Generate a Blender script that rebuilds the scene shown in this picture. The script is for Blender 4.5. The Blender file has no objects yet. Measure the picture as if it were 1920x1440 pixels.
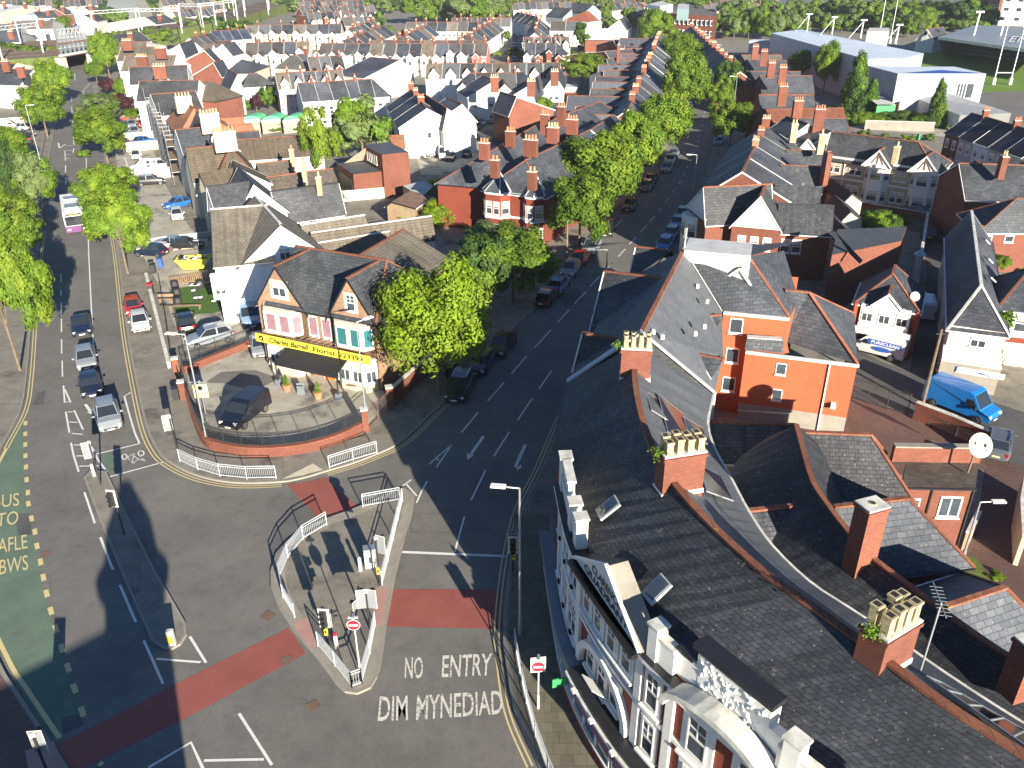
import bpy,bmesh,math,random
from mathutils import Vector,Matrix,noise
from mathutils.geometry import tessellate_polygon
R=math.radians
rnd=random.Random(7)
sc=bpy.context.scene
col=sc.collection
# ---------------------------------------------------------------- camera
CAMH,PITCH,ROLL,FOC=33.0,R(27.7),R(-0.45),1550.0
cd=bpy.data.cameras.new('camera');cam=bpy.data.objects.new('camera',cd);col.objects.link(cam)
cd.sensor_fit='HORIZONTAL';cd.sensor_width=36.0;cd.lens=FOC/1920*36.0
cd.clip_start=0.5;cd.clip_end=6000
cam.matrix_world=Matrix.Translation((0,0,CAMH))@Matrix.Rotation(math.pi/2-PITCH,4,'X')@Matrix.Rotation(ROLL,4,'Z')
sc.camera=cam
# ---------------------------------------------------------------- light
SUN_EL,SUN_AZ=R(16.5),R(180-24.5)
w=bpy.data.worlds.new('World');sc.world=w;w.use_nodes=True
nt=w.node_tree;bg=nt.nodes['Background'];sky=nt.nodes.new('ShaderNodeTexSky')
sky.sky_type='NISHITA';sky.sun_disc=False;sky.sun_elevation=SUN_EL;sky.sun_rotation=SUN_AZ;sky.ozone_density=6.0;sky.dust_density=0.2
nt.links.new(sky.outputs[0],bg.inputs[0]);bg.inputs[1].default_value=0.058
ld=bpy.data.lights.new('sun','SUN');ld.energy=5.0;ld.angle=R(0.4);ld.color=(1.0,0.92,0.78)
sun=bpy.data.objects.new('sun',ld);col.objects.link(sun)
sd=Vector((math.sin(SUN_AZ)*math.cos(SUN_EL),math.cos(SUN_AZ)*math.cos(SUN_EL),math.sin(SUN_EL)))
sun.rotation_euler=sd.to_track_quat('Z','Y').to_euler();sun.location=(20,-60,80)
sc.view_settings.view_transform='Standard';sc.view_settings.look='None'
sc.view_settings.exposure=1.4;sc.view_settings.gamma=1.0
sc.cycles.max_bounces=5;sc.cycles.transparent_max_bounces=6;sc.cycles.diffuse_bounces=3;sc.cycles.glossy_bounces=2
# ---------------------------------------------------------------- pixel -> place helper (1920x1440 survey of the photograph)
def at(x,y,z=0.0):
 u=(x-960)/FOC;v=-(y-720)/FOC
 c,s=math.cos(ROLL),math.sin(ROLL)
 u,v=c*u-s*v,s*u+c*v
 d=Vector((u,math.cos(PITCH)+v*math.sin(PITCH),-math.sin(PITCH)+v*math.cos(PITCH)))
 t=(z-CAMH)/d.z
 return Vector((d.x*t,d.y*t,z))
def V2(v):return Vector((v[0],v[1]))
def perp(d):return Vector((-d.y,d.x))
# ---------------------------------------------------------------- materials
MATS={}
def _m(name):
 m=bpy.data.materials.new(name);m.use_nodes=True
 n=m.node_tree;b=n.nodes['Principled BSDF']
 return m,n,b,n.nodes.new,n.links.new
def _coords(n,uv=True,scale=1.0):
 tc=n.nodes.new('ShaderNodeTexCoord');
 return tc.outputs['UV']if uv else tc.outputs['Object']
def ramp(n,src,stops):
 r=n.nodes.new('ShaderNodeValToRGB');e=r.color_ramp.elements
 while len(e)<len(stops):e.new(0.5)
 for i,(p,c)in enumerate(stops):
  e[i].position=p;e[i].color=(c[0],c[1],c[2],1)if not isinstance(c,(int,float))else(c,c,c,1)
 n.links.new(src,r.inputs[0]);return r.outputs[0]
def noise_t(n,vec,scale,detail=4,rough=0.6):
 t=n.nodes.new('ShaderNodeTexNoise');t.inputs['Scale'].default_value=scale;t.inputs['Detail'].default_value=detail
 t.inputs['Roughness'].default_value=rough
 n.links.new(vec,t.inputs['Vector']);return t.outputs[0]
def mixc(n,fac,a,b,mode='MIX'):
 m=n.nodes.new('ShaderNodeMix');m.data_type='RGBA';m.blend_type=mode
 for sck,v in((0,fac),(6,a),(7,b)):
  if isinstance(v,(int,float)):m.inputs[sck].default_value=v
  elif isinstance(v,tuple):m.inputs[sck].default_value=(v[0],v[1],v[2],1)
  else:n.links.new(v,m.inputs[sck])
 return m.outputs[2]
def geo_pos(n):return n.nodes.new('ShaderNodeNewGeometry').outputs['Position']
def plain(name,c,rough=0.6,metal=0.0,var=0.12,sc_=1.5,coat=0.0,spec=None):
 if name in MATS:return MATS[name]
 m,n,b,N,L=_m(name)
 if var:
  f=noise_t(n,geo_pos(n),sc_,5)
  cc=ramp(n,f,[(0.3,tuple(x*(1-var)for x in c)),(0.7,tuple(min(1,x*(1+var))for x in c))])
  L(cc,b.inputs['Base Color'])
 else:b.inputs['Base Color'].default_value=(*c,1)
 b.inputs['Roughness'].default_value=rough;b.inputs['Metallic'].default_value=metal
 b.inputs['Coat Weight'].default_value=coat
 if spec is not None:b.inputs['Specular IOR Level'].default_value=spec
 MATS[name]=m;return m
def tinted(name,rough=0.5,coat=0.0,metal=0.0,dirt=0.15,scl=0.8):
 if name in MATS:return MATS[name]
 m,n,b,N,L=_m(name)
 oi=N('ShaderNodeObjectInfo');f=noise_t(n,geo_pos(n),scl,5)
 g=ramp(n,f,[(0.3,1-dirt),(0.65,1.0)])
 c=mixc(n,1.0,oi.outputs['Color'],g,'MULTIPLY');L(c,b.inputs['Base Color'])
 b.inputs['Roughness'].default_value=rough;b.inputs['Coat Weight'].default_value=coat;b.inputs['Metallic'].default_value=metal
 MATS[name]=m;return m
def masonry(name,c1,c2,mortar,bw,bh,ms=0.01,rough=0.85,stain=0.25,tint=False,bump=0.3,lich=None,streak=0.0):
 if name in MATS:return MATS[name]
 m,n,b,N,L=_m(name)
 uv=_coords(n);br=N('ShaderNodeTexBrick');L(uv,br.inputs['Vector'])
 br.inputs['Scale'].default_value=1.0;br.inputs['Brick Width'].default_value=bw;br.inputs['Row Height'].default_value=bh
 br.inputs['Mortar Size'].default_value=ms;br.inputs['Mortar Smooth'].default_value=0.2;br.inputs['Bias'].default_value=-0.1
 br.inputs['Color1'].default_value=(*c1,1);br.inputs['Color2'].default_value=(*c2,1);br.inputs['Mortar'].default_value=(*mortar,1)
 cc=br.outputs['Color']
 p=geo_pos(n)
 f1=noise_t(n,p,0.35,6,0.65);f2=noise_t(n,p,3.0,4)
 g1=ramp(n,f1,[(0.25,1-stain),(0.75,1+stain*0.4)]);g2=ramp(n,f2,[(0.25,1-stain*0.5),(0.75,1.0+stain*0.2)])
 cc=mixc(n,1.0,cc,g1,'MULTIPLY');cc=mixc(n,1.0,cc,g2,'MULTIPLY')
 if streak:
  mp=N('ShaderNodeMapping');mp.inputs['Scale'].default_value=(2.5,0.12,1);L(uv,mp.inputs[0])
  s=ramp(n,noise_t(n,mp.outputs[0],1.0,5),[(0.35,1-streak),(0.6,1.0)]);cc=mixc(n,1.0,cc,s,'MULTIPLY')
 if lich:
  fl=noise_t(n,p,lich[3]if len(lich)>3 else 2.2,8,0.75)
  k=ramp(n,fl,[(0.60,0.0),(0.70,0.75)]);cc=mixc(n,k,cc,(lich[0],lich[1],lich[2]))
 if name.startswith('slate_old')or name=='slate':
  fl=noise_t(n,p,9.0,2,0.5);k=ramp(n,fl,[(0.70,0.0),(0.74,0.8)]);cc=mixc(n,k,cc,(0.30,0.29,0.25))
  fl=noise_t(n,p,0.22,3,0.5);k=ramp(n,fl,[(0.35,0.72),(0.65,1.2)]);cc=mixc(n,1.0,cc,k,'MULTIPLY')
 if tint:
  oi=N('ShaderNodeObjectInfo');cc=mixc(n,1.0,cc,oi.outputs['Color'],'MULTIPLY')
 oi2=N('ShaderNodeObjectInfo');rr=ramp(n,oi2.outputs['Random'],[(0,0.86),(1,1.14)]);cc=mixc(n,1.0,cc,rr,'MULTIPLY')
 L(cc,b.inputs['Base Color']);b.inputs['Roughness'].default_value=rough
 b.inputs['Specular IOR Level'].default_value=0.35
 if bump:
  bp=N('ShaderNodeBump');bp.inputs['Strength'].default_value=bump;bp.inputs['Distance'].default_value=0.02
  L(br.outputs['Fac'],bp.inputs['Height']);bp.invert=True;L(bp.outputs[0],b.inputs['Normal'])
 MATS[name]=m;return m
def ground_mat(name,c,c2,patch=None,s=0.25,rough=0.9,crack=0.0,fine=0.1):
 m,n,b,N,L=_m(name);p=geo_pos(n)
 f=noise_t(n,p,s,8,0.62);cc=ramp(n,f,[(0.3,c),(0.7,c2)])
 g=ramp(n,noise_t(n,p,14.0,3),[(0.3,1-fine),(0.7,1+fine)]);cc=mixc(n,1.0,cc,g,'MULTIPLY')
 if patch:
  k=ramp(n,noise_t(n,p,patch[3],7,0.7),[(0.54,0),(0.66,0.85)]);cc=mixc(n,k,cc,patch[:3])
 if name.startswith('asphalt')or name in('pave','yard'):
  g=ramp(n,noise_t(n,p,0.9,9,0.8),[(0.32,0.80),(0.5,1.0),(0.72,1.10)]);cc=mixc(n,1.0,cc,g,'MULTIPLY')
  g=ramp(n,noise_t(n,p,5.0,3,0.5),[(0.24,0.55),(0.30,1.0)]);cc=mixc(n,1.0,cc,g,'MULTIPLY')
 if crack:
  v=N('ShaderNodeTexVoronoi');v.feature='DISTANCE_TO_EDGE';v.inputs['Scale'].default_value=0.16
  mp=N('ShaderNodeVectorMath');mp.operation='ADD';t=N('ShaderNodeTexNoise');t.inputs['Scale'].default_value=0.7;t.inputs['Detail'].default_value=5;L(p,t.inputs['Vector'])
  L(p,mp.inputs[0]);L(t.outputs[1],mp.inputs[1]);L(mp.outputs[0],v.inputs['Vector'])
  k=ramp(n,v.outputs[0],[(0.0,1-crack),(0.006,1.0)]);cc=mixc(n,1.0,cc,k,'MULTIPLY')
 L(cc,b.inputs['Base Color']);b.inputs['Roughness'].default_value=rough;b.inputs['Specular IOR Level'].default_value=0.3
 MATS[name]=m;return m
def worn(name,c,under,amt=0.5,s=5.0):
 m,n,b,N,L=_m(name);p=geo_pos(n)
 k=ramp(n,noise_t(n,p,s,8,0.75),[(amt,0),(amt+0.10,1.0)])
 L(mixc(n,k,c,under),b.inputs['Base Color']);b.inputs['Roughness'].default_value=0.8;MATS[name]=m;return m
def leafmat(name,c,trans=0.26,var=0.35):
 m,n,b,N,L=_m(name)
 oi=N('ShaderNodeObjectInfo');g=ramp(n,noise_t(n,geo_pos(n),0.9,4),[(0.3,tuple(x*(1-var)for x in c)),(0.7,tuple(x*(1+var)for x in c))])
 rr=ramp(n,oi.outputs['Random'],[(0,0.85),(1,1.15)]);cc=mixc(n,1.0,g,rr,'MULTIPLY');cc=mixc(n,1.0,cc,oi.outputs['Color'],'MULTIPLY')
 L(cc,b.inputs['Base Color']);b.inputs['Roughness'].default_value=0.6;b.inputs['Specular IOR Level'].default_value=0.2
 tr=N('ShaderNodeBsdfTranslucent');L(mixc(n,1.0,cc,(1.25,1.35,0.6),'MULTIPLY'),tr.inputs[0])
 mx=N('ShaderNodeMixShader');mx.inputs[0].default_value=trans
 L(b.outputs[0],mx.inputs[1]);L(tr.outputs[0],mx.inputs[2]);L(mx.outputs[0],n.nodes['Material Output'].inputs[0])
 MATS[name]=m;return m
ground_mat('asphalt',(0.135,0.127,0.115),(0.19,0.178,0.16),s=0.18,crack=0.1,fine=0.12)
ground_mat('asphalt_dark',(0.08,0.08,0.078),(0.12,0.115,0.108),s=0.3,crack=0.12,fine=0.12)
ground_mat('urban',(0.13,0.12,0.10),(0.21,0.19,0.155),patch=(0.06,0.10,0.025,0.09),s=0.12)
ground_mat('pave',(0.19,0.172,0.14),(0.27,0.245,0.20),patch=(0.11,0.10,0.085,0.3),s=0.5,crack=0.25)
ground_mat('yard',(0.34,0.315,0.255),(0.47,0.435,0.36),patch=(0.13,0.12,0.10,0.22),s=0.4,crack=0.2)
ground_mat('redsurf',(0.25,0.075,0.06),(0.33,0.10,0.085),s=0.5,fine=0.1)
ground_mat('pinkpave',(0.36,0.20,0.17),(0.45,0.27,0.22),s=0.9)
ground_mat('greensurf',(0.10,0.15,0.105),(0.15,0.20,0.145),patch=(0.12,0.12,0.10,0.35),s=0.6)
ground_mat('turf',(0.06,0.12,0.02),(0.09,0.17,0.03),s=0.7)
ground_mat('pitch',(0.12,0.20,0.02),(0.155,0.25,0.03),s=0.05)
ground_mat('weeds',(0.08,0.11,0.02),(0.16,0.20,0.05),s=1.2)
ground_mat('ballast',(0.13,0.09,0.06),(0.2,0.15,0.11),s=0.6,fine=0.3)
ground_mat('kerb',(0.24,0.22,0.185),(0.31,0.285,0.24),s=1.0)
ground_mat('concrete',(0.24,0.22,0.18),(0.33,0.30,0.25),s=0.8)
ground_mat('leadgrey',(0.42,0.42,0.41),(0.58,0.57,0.55),s=0.8)
worn('white_line',(0.72,0.70,0.64),(0.13,0.125,0.115),0.60,7)
worn('text_line',(0.66,0.63,0.54),(0.13,0.125,0.115),0.52,6)
worn('yellow_line',(0.62,0.50,0.24),(0.14,0.13,0.11),0.60,7)
masonry('slabs',(0.16,0.145,0.105),(0.21,0.19,0.135),(0.09,0.085,0.06),0.6,0.6,0.012,stain=0.3,bump=0)
masonry('blockpave',(0.15,0.09,0.075),(0.19,0.11,0.09),(0.08,0.06,0.05),0.3,0.15,0.01,stain=0.25,bump=0)
masonry('brick',(0.19,0.052,0.031),(0.25,0.078,0.046),(0.23,0.13,0.09),0.225,0.075,0.008,stain=0.25)
masonry('brick_new',(0.40,0.098,0.040),(0.44,0.118,0.050),(0.33,0.14,0.08),0.225,0.075,0.006,stain=0.1)
masonry('brick_warm',(0.34,0.185,0.105),(0.48,0.29,0.17),(0.42,0.34,0.25),0.225,0.075,0.008,stain=0.3)
masonry('brick_dark',(0.25,0.075,0.04),(0.32,0.10,0.05),(0.2,0.12,0.09),0.225,0.075,0.008,stain=0.25)
masonry('brick_red',(0.24,0.045,0.026),(0.29,0.06,0.033),(0.2,0.08,0.05),0.225,0.075,0.006,stain=0.2)
masonry('stone',(0.46,0.36,0.20),(0.56,0.45,0.27),(0.5,0.44,0.34),0.4,0.2,0.015,stain=0.25)
masonry('buff',(0.62,0.50,0.30),(0.68,0.56,0.36),(0.5,0.42,0.28),0.3,0.1,0.006,stain=0.2)
masonry('slate',(0.052,0.058,0.070),(0.082,0.088,0.098),(0.03,0.03,0.032),0.50,0.30,0.018,stain=0.35,tint=True,bump=0.5,lich=(0.20,0.19,0.165,2.4),rough=0.7)
masonry('slate_old',(0.050,0.056,0.067),(0.080,0.085,0.096),(0.026,0.026,0.028),0.36,0.24,0.016,stain=0.45,tint=True,bump=0.8,lich=(0.27,0.245,0.21,3.2),rough=0.75,streak=0.35)
masonry('slate_smooth',(0.088,0.094,0.104),(0.104,0.11,0.12),(0.066,0.07,0.077),0.5,0.25,0.008,stain=0.2,tint=True,bump=0.2,rough=0.65,streak=0.2)
masonry('tiles',(0.165,0.145,0.12),(0.20,0.178,0.15),(0.08,0.065,0.05),0.33,0.33,0.02,stain=0.35,tint=True,bump=0.7,rough=0.85,streak=0.3)
masonry('tiles_red',(0.33,0.14,0.08),(0.42,0.19,0.10),(0.15,0.07,0.05),0.3,0.3,0.015,stain=0.35,tint=True,bump=0.6,rough=0.85)
masonry('mossroof',(0.10,0.08,0.065),(0.14,0.12,0.10),(0.05,0.04,0.03),0.45,0.3,0.01,stain=0.4,lich=(0.13,0.06,0.02,1.6),rough=0.95)
masonry('corrug',(0.62,0.64,0.66),(0.64,0.66,0.68),(0.5,0.52,0.54),1.0,80.0,0.03,stain=0.12,tint=True,bump=0.3,rough=0.5)
masonry('planks',(0.36,0.27,0.17),(0.42,0.32,0.21),(0.1,0.07,0.05),0.12,3.0,0.012,stain=0.3,tint=True,bump=0.3)
masonry('ridge_red',(0.24,0.085,0.05),(0.31,0.125,0.068),(0.13,0.06,0.045),0.45,2.0,0.02,stain=0.35,bump=0.3,lich=(0.45,0.27,0.05,1.4))
masonry('render_tint',(0.98,0.98,0.98),(1,1,1),(0.97,0.97,0.97),3,3,0.001,stain=0.10,tint=True,bump=0,rough=0.9,streak=0.12)
plain('white',(0.78,0.76,0.70),0.5,var=0.05);plain('cream',(0.55,0.47,0.34),0.7,var=0.12)
plain('trim_dirty',(0.62,0.60,0.53),0.7,var=0.3,sc_=2.0)
plain('dark_paint',(0.02,0.02,0.023),0.45,var=0.1);plain('iron',(0.03,0.03,0.032),0.5,var=0)
plain('glass',(0.05,0.065,0.08),0.08,var=0.5,sc_=0.7,spec=0.9);plain('car_glass',(0.02,0.025,0.03),0.05,var=0,spec=1.0)
plain('blind',(0.55,0.5,0.42),0.5,var=0.2,sc_=1.2)
plain('galv',(0.42,0.44,0.45),0.45,metal=0.6,var=0.12);plain('railwhite',(0.56,0.59,0.61),0.45,metal=0.15,var=0.06)
plain('tyre',(0.02,0.02,0.02),0.8,var=0);plain('chrome',(0.6,0.61,0.62),0.25,metal=0.9,var=0);plain('blackplastic',(0.03,0.03,0.03),0.6,var=0)
plain('lampglass',(0.8,0.8,0.78),0.15,var=0);plain('redlens',(0.5,0.02,0.02),0.2,var=0)
plain('pot',(0.46,0.37,0.21),0.8,var=0.25,sc_=4);plain('pot_red',(0.5,0.2,0.1),0.8,var=0.25,sc_=4);plain('pot_mouth',(0.02,0.018,0.015),0.95,var=0)
plain('bark',(0.16,0.12,0.08),0.9,var=0.3,sc_=3);plain('signred',(0.62,0.02,0.04),0.4,var=0.03);plain('signyellow',(0.80,0.66,0.06),0.5,var=0.04)
plain('lightyellow',(0.82,0.78,0.30),0.5,var=0.04);plain('black',(0.01,0.01,0.01),0.5,var=0);plain('wood',(0.25,0.17,0.10),0.8,var=0.3,sc_=3)
plain('steel_blue',(0.16,0.19,0.21),0.5,var=0.1);plain('mauve',(0.30,0.17,0.19),0.35,var=0.15);plain('plate',(0.22,0.23,0.24),0.5,var=0.1);plain('solar',(0.03,0.018,0.016),0.12,var=0.15,spec=0.8);plain('teal',(0.03,0.15,0.16),0.4,var=0.05)
plain('green_paint',(0.04,0.30,0.10),0.5,var=0.1);plain('orange',(0.75,0.18,0.02),0.5,var=0.1);plain('blue_paint',(0.03,0.09,0.35),0.5,var=0.1)
plain('purple',(0.15,0.05,0.16),0.5,var=0.1);plain('skin',(0.5,0.32,0.22),0.6,var=0);plain('cloth',(0.05,0.05,0.06),0.9,var=0.2)
plain('tan_poly',(0.60,0.53,0.38),0.7,var=0.15);plain('rust',(0.16,0.10,0.07),0.85,var=0.3,sc_=1);plain('gantry',(0.60,0.64,0.60),0.5,metal=0.2,var=0.05)
tinted('paint',0.32,coat=0.6,dirt=0.06);tinted('matte_tint',0.7,dirt=0.15)
leafmat('leaf',(0.115,0.19,0.018));leafmat('leaf_yellow',(0.17,0.24,0.022));leafmat('leaf_dark',(0.048,0.09,0.018),0.2);leafmat('leaf_pale',(0.15,0.20,0.065));leafmat('leaf_purple',(0.05,0.014,0.02),0.15);leafmat('leaf_lime',(0.20,0.30,0.016))
plain('green_dome',(0.10,0.45,0.22),0.5,var=0.1)
M=MATS
# ---------------------------------------------------------------- mesh builder
class MB:
 def __init__(s):s.v=[];s.f=[];s.m=[];s.mats=[];s.uv=[];s.smooth=[]
 def mi(s,mat):
  if mat not in s.mats:s.mats.append(mat)
  return s.mats.index(mat)
 def face(s,pts,mat,uv=None,sm=False):
  pts=[Vector(p)for p in pts];i0=len(s.v);s.v+=pts;s.f.append(list(range(i0,i0+len(pts))));s.m.append(s.mi(mat));s.smooth.append(sm)
  if uv is None:
   n=Vector((0,0,0));k=len(pts)
   for i in range(k):
    a,b=pts[i],pts[(i+1)%k];n+=Vector(((a.y-b.y)*(a.z+b.z),(a.z-b.z)*(a.x+b.x),(a.x-b.x)*(a.y+b.y)))
   if n.length<1e-9:n=Vector((0,0,1))
   n.normalize()
   if abs(n.z)>0.995:U,W=Vector((1,0,0)),Vector((0,1,0))
   else:U=Vector((-n.y,n.x,0)).normalized();W=n.cross(U)
   if W.z<0:W=-W
   uv=[(p.dot(U),p.dot(W))for p in pts]
  s.uv+=uv
 def box(s,c,sz,mat,rz=0.0,rx=0.0,ry=0.0):
  mt=Matrix.Translation(c)@Matrix.Rotation(rz,4,'Z')@Matrix.Rotation(ry,4,'Y')@Matrix.Rotation(rx,4,'X')
  x,y,z=sz[0]/2,sz[1]/2,sz[2]/2
  P=[mt@Vector(p)for p in((-x,-y,-z),(x,-y,-z),(x,y,-z),(-x,y,-z),(-x,-y,z),(x,-y,z),(x,y,z),(-x,y,z))]
  for q in((0,3,2,1),(4,5,6,7),(0,1,5,4),(1,2,6,5),(2,3,7,6),(3,0,4,7)):s.face([P[i]for i in q],mat)
 def bar(s,a,b,wd,ht,mat,up=None):
  a,b=Vector(a),Vector(b);d=b-a
  if d.length<1e-6:return
  dn=d.normalized();upv=Vector(up)if up else(Vector((0,0,1))if abs(dn.z)<0.95 else Vector((1,0,0)))
  sx=dn.cross(upv).normalized()*wd/2;sy=sx.cross(dn).normalized()*ht/2
  A=[a-sx-sy,a+sx-sy,a+sx+sy,a-sx+sy];B=[p+d for p in A]
  s.face(A[::-1],mat);s.face(B,mat)
  for i in range(4):j=(i+1)%4;s.face([A[i],A[j],B[j],B[i]],mat)
 def cyl(s,a,b,r0,r1,mat,n=8,cap=True,sm=True):
  a,b=Vector(a),Vector(b);d=(b-a).normalized();up=Vector((0,0,1))if abs(d.z)<0.95 else Vector((1,0,0))
  x=d.cross(up).normalized();y=d.cross(x)
  A=[a+(x*math.cos(t)+y*math.sin(t))*r0 for t in(2*math.pi*i/n for i in range(n))]
  B=[b+(x*math.cos(t)+y*math.sin(t))*r1 for t in(2*math.pi*i/n for i in range(n))]
  for i in range(n):j=(i+1)%n;s.face([A[i],A[j],B[j],B[i]],mat,sm=sm)
  if cap:s.face(A[::-1],mat);s.face(B,mat)
 def poly(s,pts,z,mat):
  pts=[Vector((p[0],p[1],z))for p in pts]
  for t in tessellate_polygon([pts]):
   q=[pts[i]for i in t]
   if(q[1]-q[0]).cross(q[2]-q[0]).z<0:q.reverse()
   s.face(q,mat)
 def prism(s,pts,z0,z1,mat,side=None):
  s.poly(pts,z1,mat);k=len(pts)
  ar=sum(pts[i][0]*pts[(i+1)%k][1]-pts[(i+1)%k][0]*pts[i][1]for i in range(k))
  for i in range(k):
   a,b=pts[i],pts[(i+1)%k]
   if ar<0:a,b=b,a
   s.face([(a[0],a[1],z0),(b[0],b[1],z0),(b[0],b[1],z1),(a[0],a[1],z1)],side or mat)
 def ribbon(s,pts,wd,z0,z1,mat,closed=False):
  P=[V2(p)for p in pts];k=len(P);L_,R_=[],[]
  for i in range(k):
   a=P[i-1]if(i>0 or closed)else P[i];b=P[(i+1)%k]if(i<k-1 or closed)else P[i]
   d=(b-a);d=d.normalized()if d.length>1e-9 else Vector((1,0));n=perp(d)*wd/2
   L_.append(P[i]+n);R_.append(P[i]-n)
  for i in range(k if closed else k-1):
   j=(i+1)%k;a,b,c,d=L_[i],L_[j],R_[j],R_[i]
   s.face([(d.x,d.y,z1),(c.x,c.y,z1),(b.x,b.y,z1),(a.x,a.y,z1)],mat)
   if z1-z0>0.02:
    s.face([(a.x,a.y,z0),(a.x,a.y,z1),(b.x,b.y,z1),(b.x,b.y,z0)],mat)
    s.face([(d.x,d.y,z0),(c.x,c.y,z0),(c.x,c.y,z1),(d.x,d.y,z1)],mat)
  if z1-z0>0.02 and not closed:
   for i in(0,k-1):a,d=L_[i],R_[i];s.face([(a.x,a.y,z0),(d.x,d.y,z0),(d.x,d.y,z1),(a.x,a.y,z1)],mat)
 def mesh(s,name,origin=(0,0,0),merge=False):
  o=Vector(origin);me=bpy.data.meshes.new(name)
  me.from_pydata([v-o for v in s.v],[],s.f)
  for m in s.mats:me.materials.append(M[m]if isinstance(m,str)else m)
  me.polygons.foreach_set('material_index',s.m);me.polygons.foreach_set('use_smooth',s.smooth)
  ul=me.uv_layers.new(name='UVMap');ul.data.foreach_set('uv',[c for u in s.uv for c in u])
  if merge:
   bm=bmesh.new();bm.from_mesh(me);bmesh.ops.remove_doubles(bm,verts=bm.verts,dist=0.0005);bm.to_mesh(me);bm.free()
  me.update();return me
 def build(s,name,parent=None,origin=None,merge=False,color=None):
  org=origin if origin is not None else(parent['_o']if parent is not None and '_o' in parent else(0,0,0))
  o=bpy.data.objects.new(name,s.mesh(name,org,merge));col.objects.link(o)
  if parent is not None:o.parent=parent
  else:o.location=org
  if color:o.color=(*color,1)
  return o
def tag(o,label=None,cat=None,group=None,kind=None):
 if label:o['label']=label
 if cat:o['category']=cat
 if group:o['group']=group
 if kind:o['kind']=kind
 return o
def thing(name,label,cat,loc=(0,0,0),rz=0.0,group=None,world_parts=True):
 o=bpy.data.objects.new(name,None);col.objects.link(o);o.empty_display_size=0.3
 o.location=Vector((loc[0],loc[1],loc[2]if len(loc)>2 else 0.0));o.rotation_euler=(0,0,rz)
 tag(o,label,cat,group)
 o['_o']=tuple(o.location)if world_parts else(0.0,0.0,0.0)
 return o
def copy_tree(o,parent=None):
 c=o.copy();col.objects.link(c);c.parent=parent
 for ch in o.children:copy_tree(ch,c)
 return c
def structure(name,mb,color=None):return tag(mb.build(name,color=color),kind='structure')
def smooth(pts,n=6,closed=False):
 P=[V2(p)for p in pts];k=len(P);out=[]
 for i in range(k if closed else k-1):
  p0=P[(i-1)%k]if(closed or i>0)else P[i];p1=P[i];p2=P[(i+1)%k];p3=P[(i+2)%k]if(closed or i<k-2)else p2
  for j in range(n):
   t=j/n;out.append(0.5*((2*p1)+(p2-p0)*t+(2*p0-5*p1+4*p2-p3)*t*t+(3*p1-p0-3*p2+p3)*t**3))
 if not closed:out.append(P[-1])
 return out
def G(*pp,z=0.0):return[V2(at(x,y,z))for x,y in pp]
FONTC={}
def text_geo(txt,shear=0.0,bold=0.0):
 c=bpy.data.curves.new('t','FONT');c.body=txt;c.shear=shear;c.offset=bold;c.resolution_u=3
 o=bpy.data.objects.new('t',c);col.objects.link(o);dg=bpy.context.evaluated_depsgraph_get()
 me=bpy.data.meshes.new_from_object(o.evaluated_get(dg));bpy.data.objects.remove(o);bpy.data.curves.remove(c)
 vs=[v.co.copy()for v in me.vertices];fs=[list(p.vertices)for p in me.polygons];bpy.data.meshes.remove(me)
 x0=min(v.x for v in vs);x1=max(v.x for v in vs);y0=min(v.y for v in vs);y1=max(v.y for v in vs)
 return[((v.x-x0)/(x1-x0),(v.y-y0)/(y1-y0))for v in vs],fs
def text_on(mb,txt,bl,br,tl,tr,mat,shear=0.0,bold=0.0,lift=(0,0,0)):
 vs,fs=text_geo(txt,shear,bold);bl,br,tl,tr,lf=Vector(bl),Vector(br),Vector(tl),Vector(tr),Vector(lift)
 W=[(bl*(1-a)+br*a)*(1-b)+(tl*(1-a)+tr*a)*b+lf for a,b in vs]
 for f in fs:mb.face([W[i]for i in f],mat)
 # ================================================================ ground, roads, pavements, markings
KB=0.14
gmb=MB();gmb.poly([(-1500,-120),(1500,-120),(1500,2600),(-1500,2600)],0.0,'urban');structure('ground',gmb)
KA=[(160,128),(172,155),(181,185),(190,240),(197,300),(208,400),(222,480),(238,613),(256,713),(275,797),(295,843),(320,868),(372,893),(440,906),(520,905),(565,898),(610,885),(660,870),(700,855),(740,837),(770,815),(800,785),(830,757),(905,678),(950,627),(1003,577),(1060,515),(1110,460),(1150,415),(1180,380),(1215,345),(1247,308),(1275,262),(1290,220),(1300,180),(1305,140),(1303,110),(1288,80),(1268,55)]
KBL=[(127,137),(117,175),(107,215),(100,250),(92,293),(84,360),(77,433),(66,520),(60,580),(52,680),(46,735),(43,753),(33,783),(0,843),(-45,930),(-62,1020),(-50,1130),(0,1250),(33,1303),(80,1375),(123,1440),(200,1560)]
KD=[(1298,70),(1322,100),(1340,135),(1350,170),(1349,200),(1345,240),(1333,300),(1313,365),(1285,430),(1200,545),(1130,645),(1080,740),(1052,795),(1017,880),(985,945),(968,1000),(953,1090),(946,1187),(952,1250),(968,1337),(1010,1433),(1070,1560)]
kA,kB,kD=smooth(G(*KA)),smooth(G(*KBL)),smooth(G(*KD))
mb=MB();mb.poly(G((127,110),(165,110),(240,500),(330,800),(820,720),(1200,330),(1250,60),(1330,60),(1420,200),(1330,500),(1150,800),(1080,1000),(1150,1600),(-200,1600),(-200,900),(-30,700),(40,500),(80,200)),0.02,'asphalt');structure('road',mb)
mb=MB();mb.prism(kA+G((1200,12),(700,10),(200,60)),0,KB,'pave');structure('pavement',mb)
mb=MB();mb.prism(kB+[Vector((-60,8)),Vector((-140,60)),Vector((-320,300))]+G((-300,110),(60,128)),0,KB,'pave');structure('pavement',mb)
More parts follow.
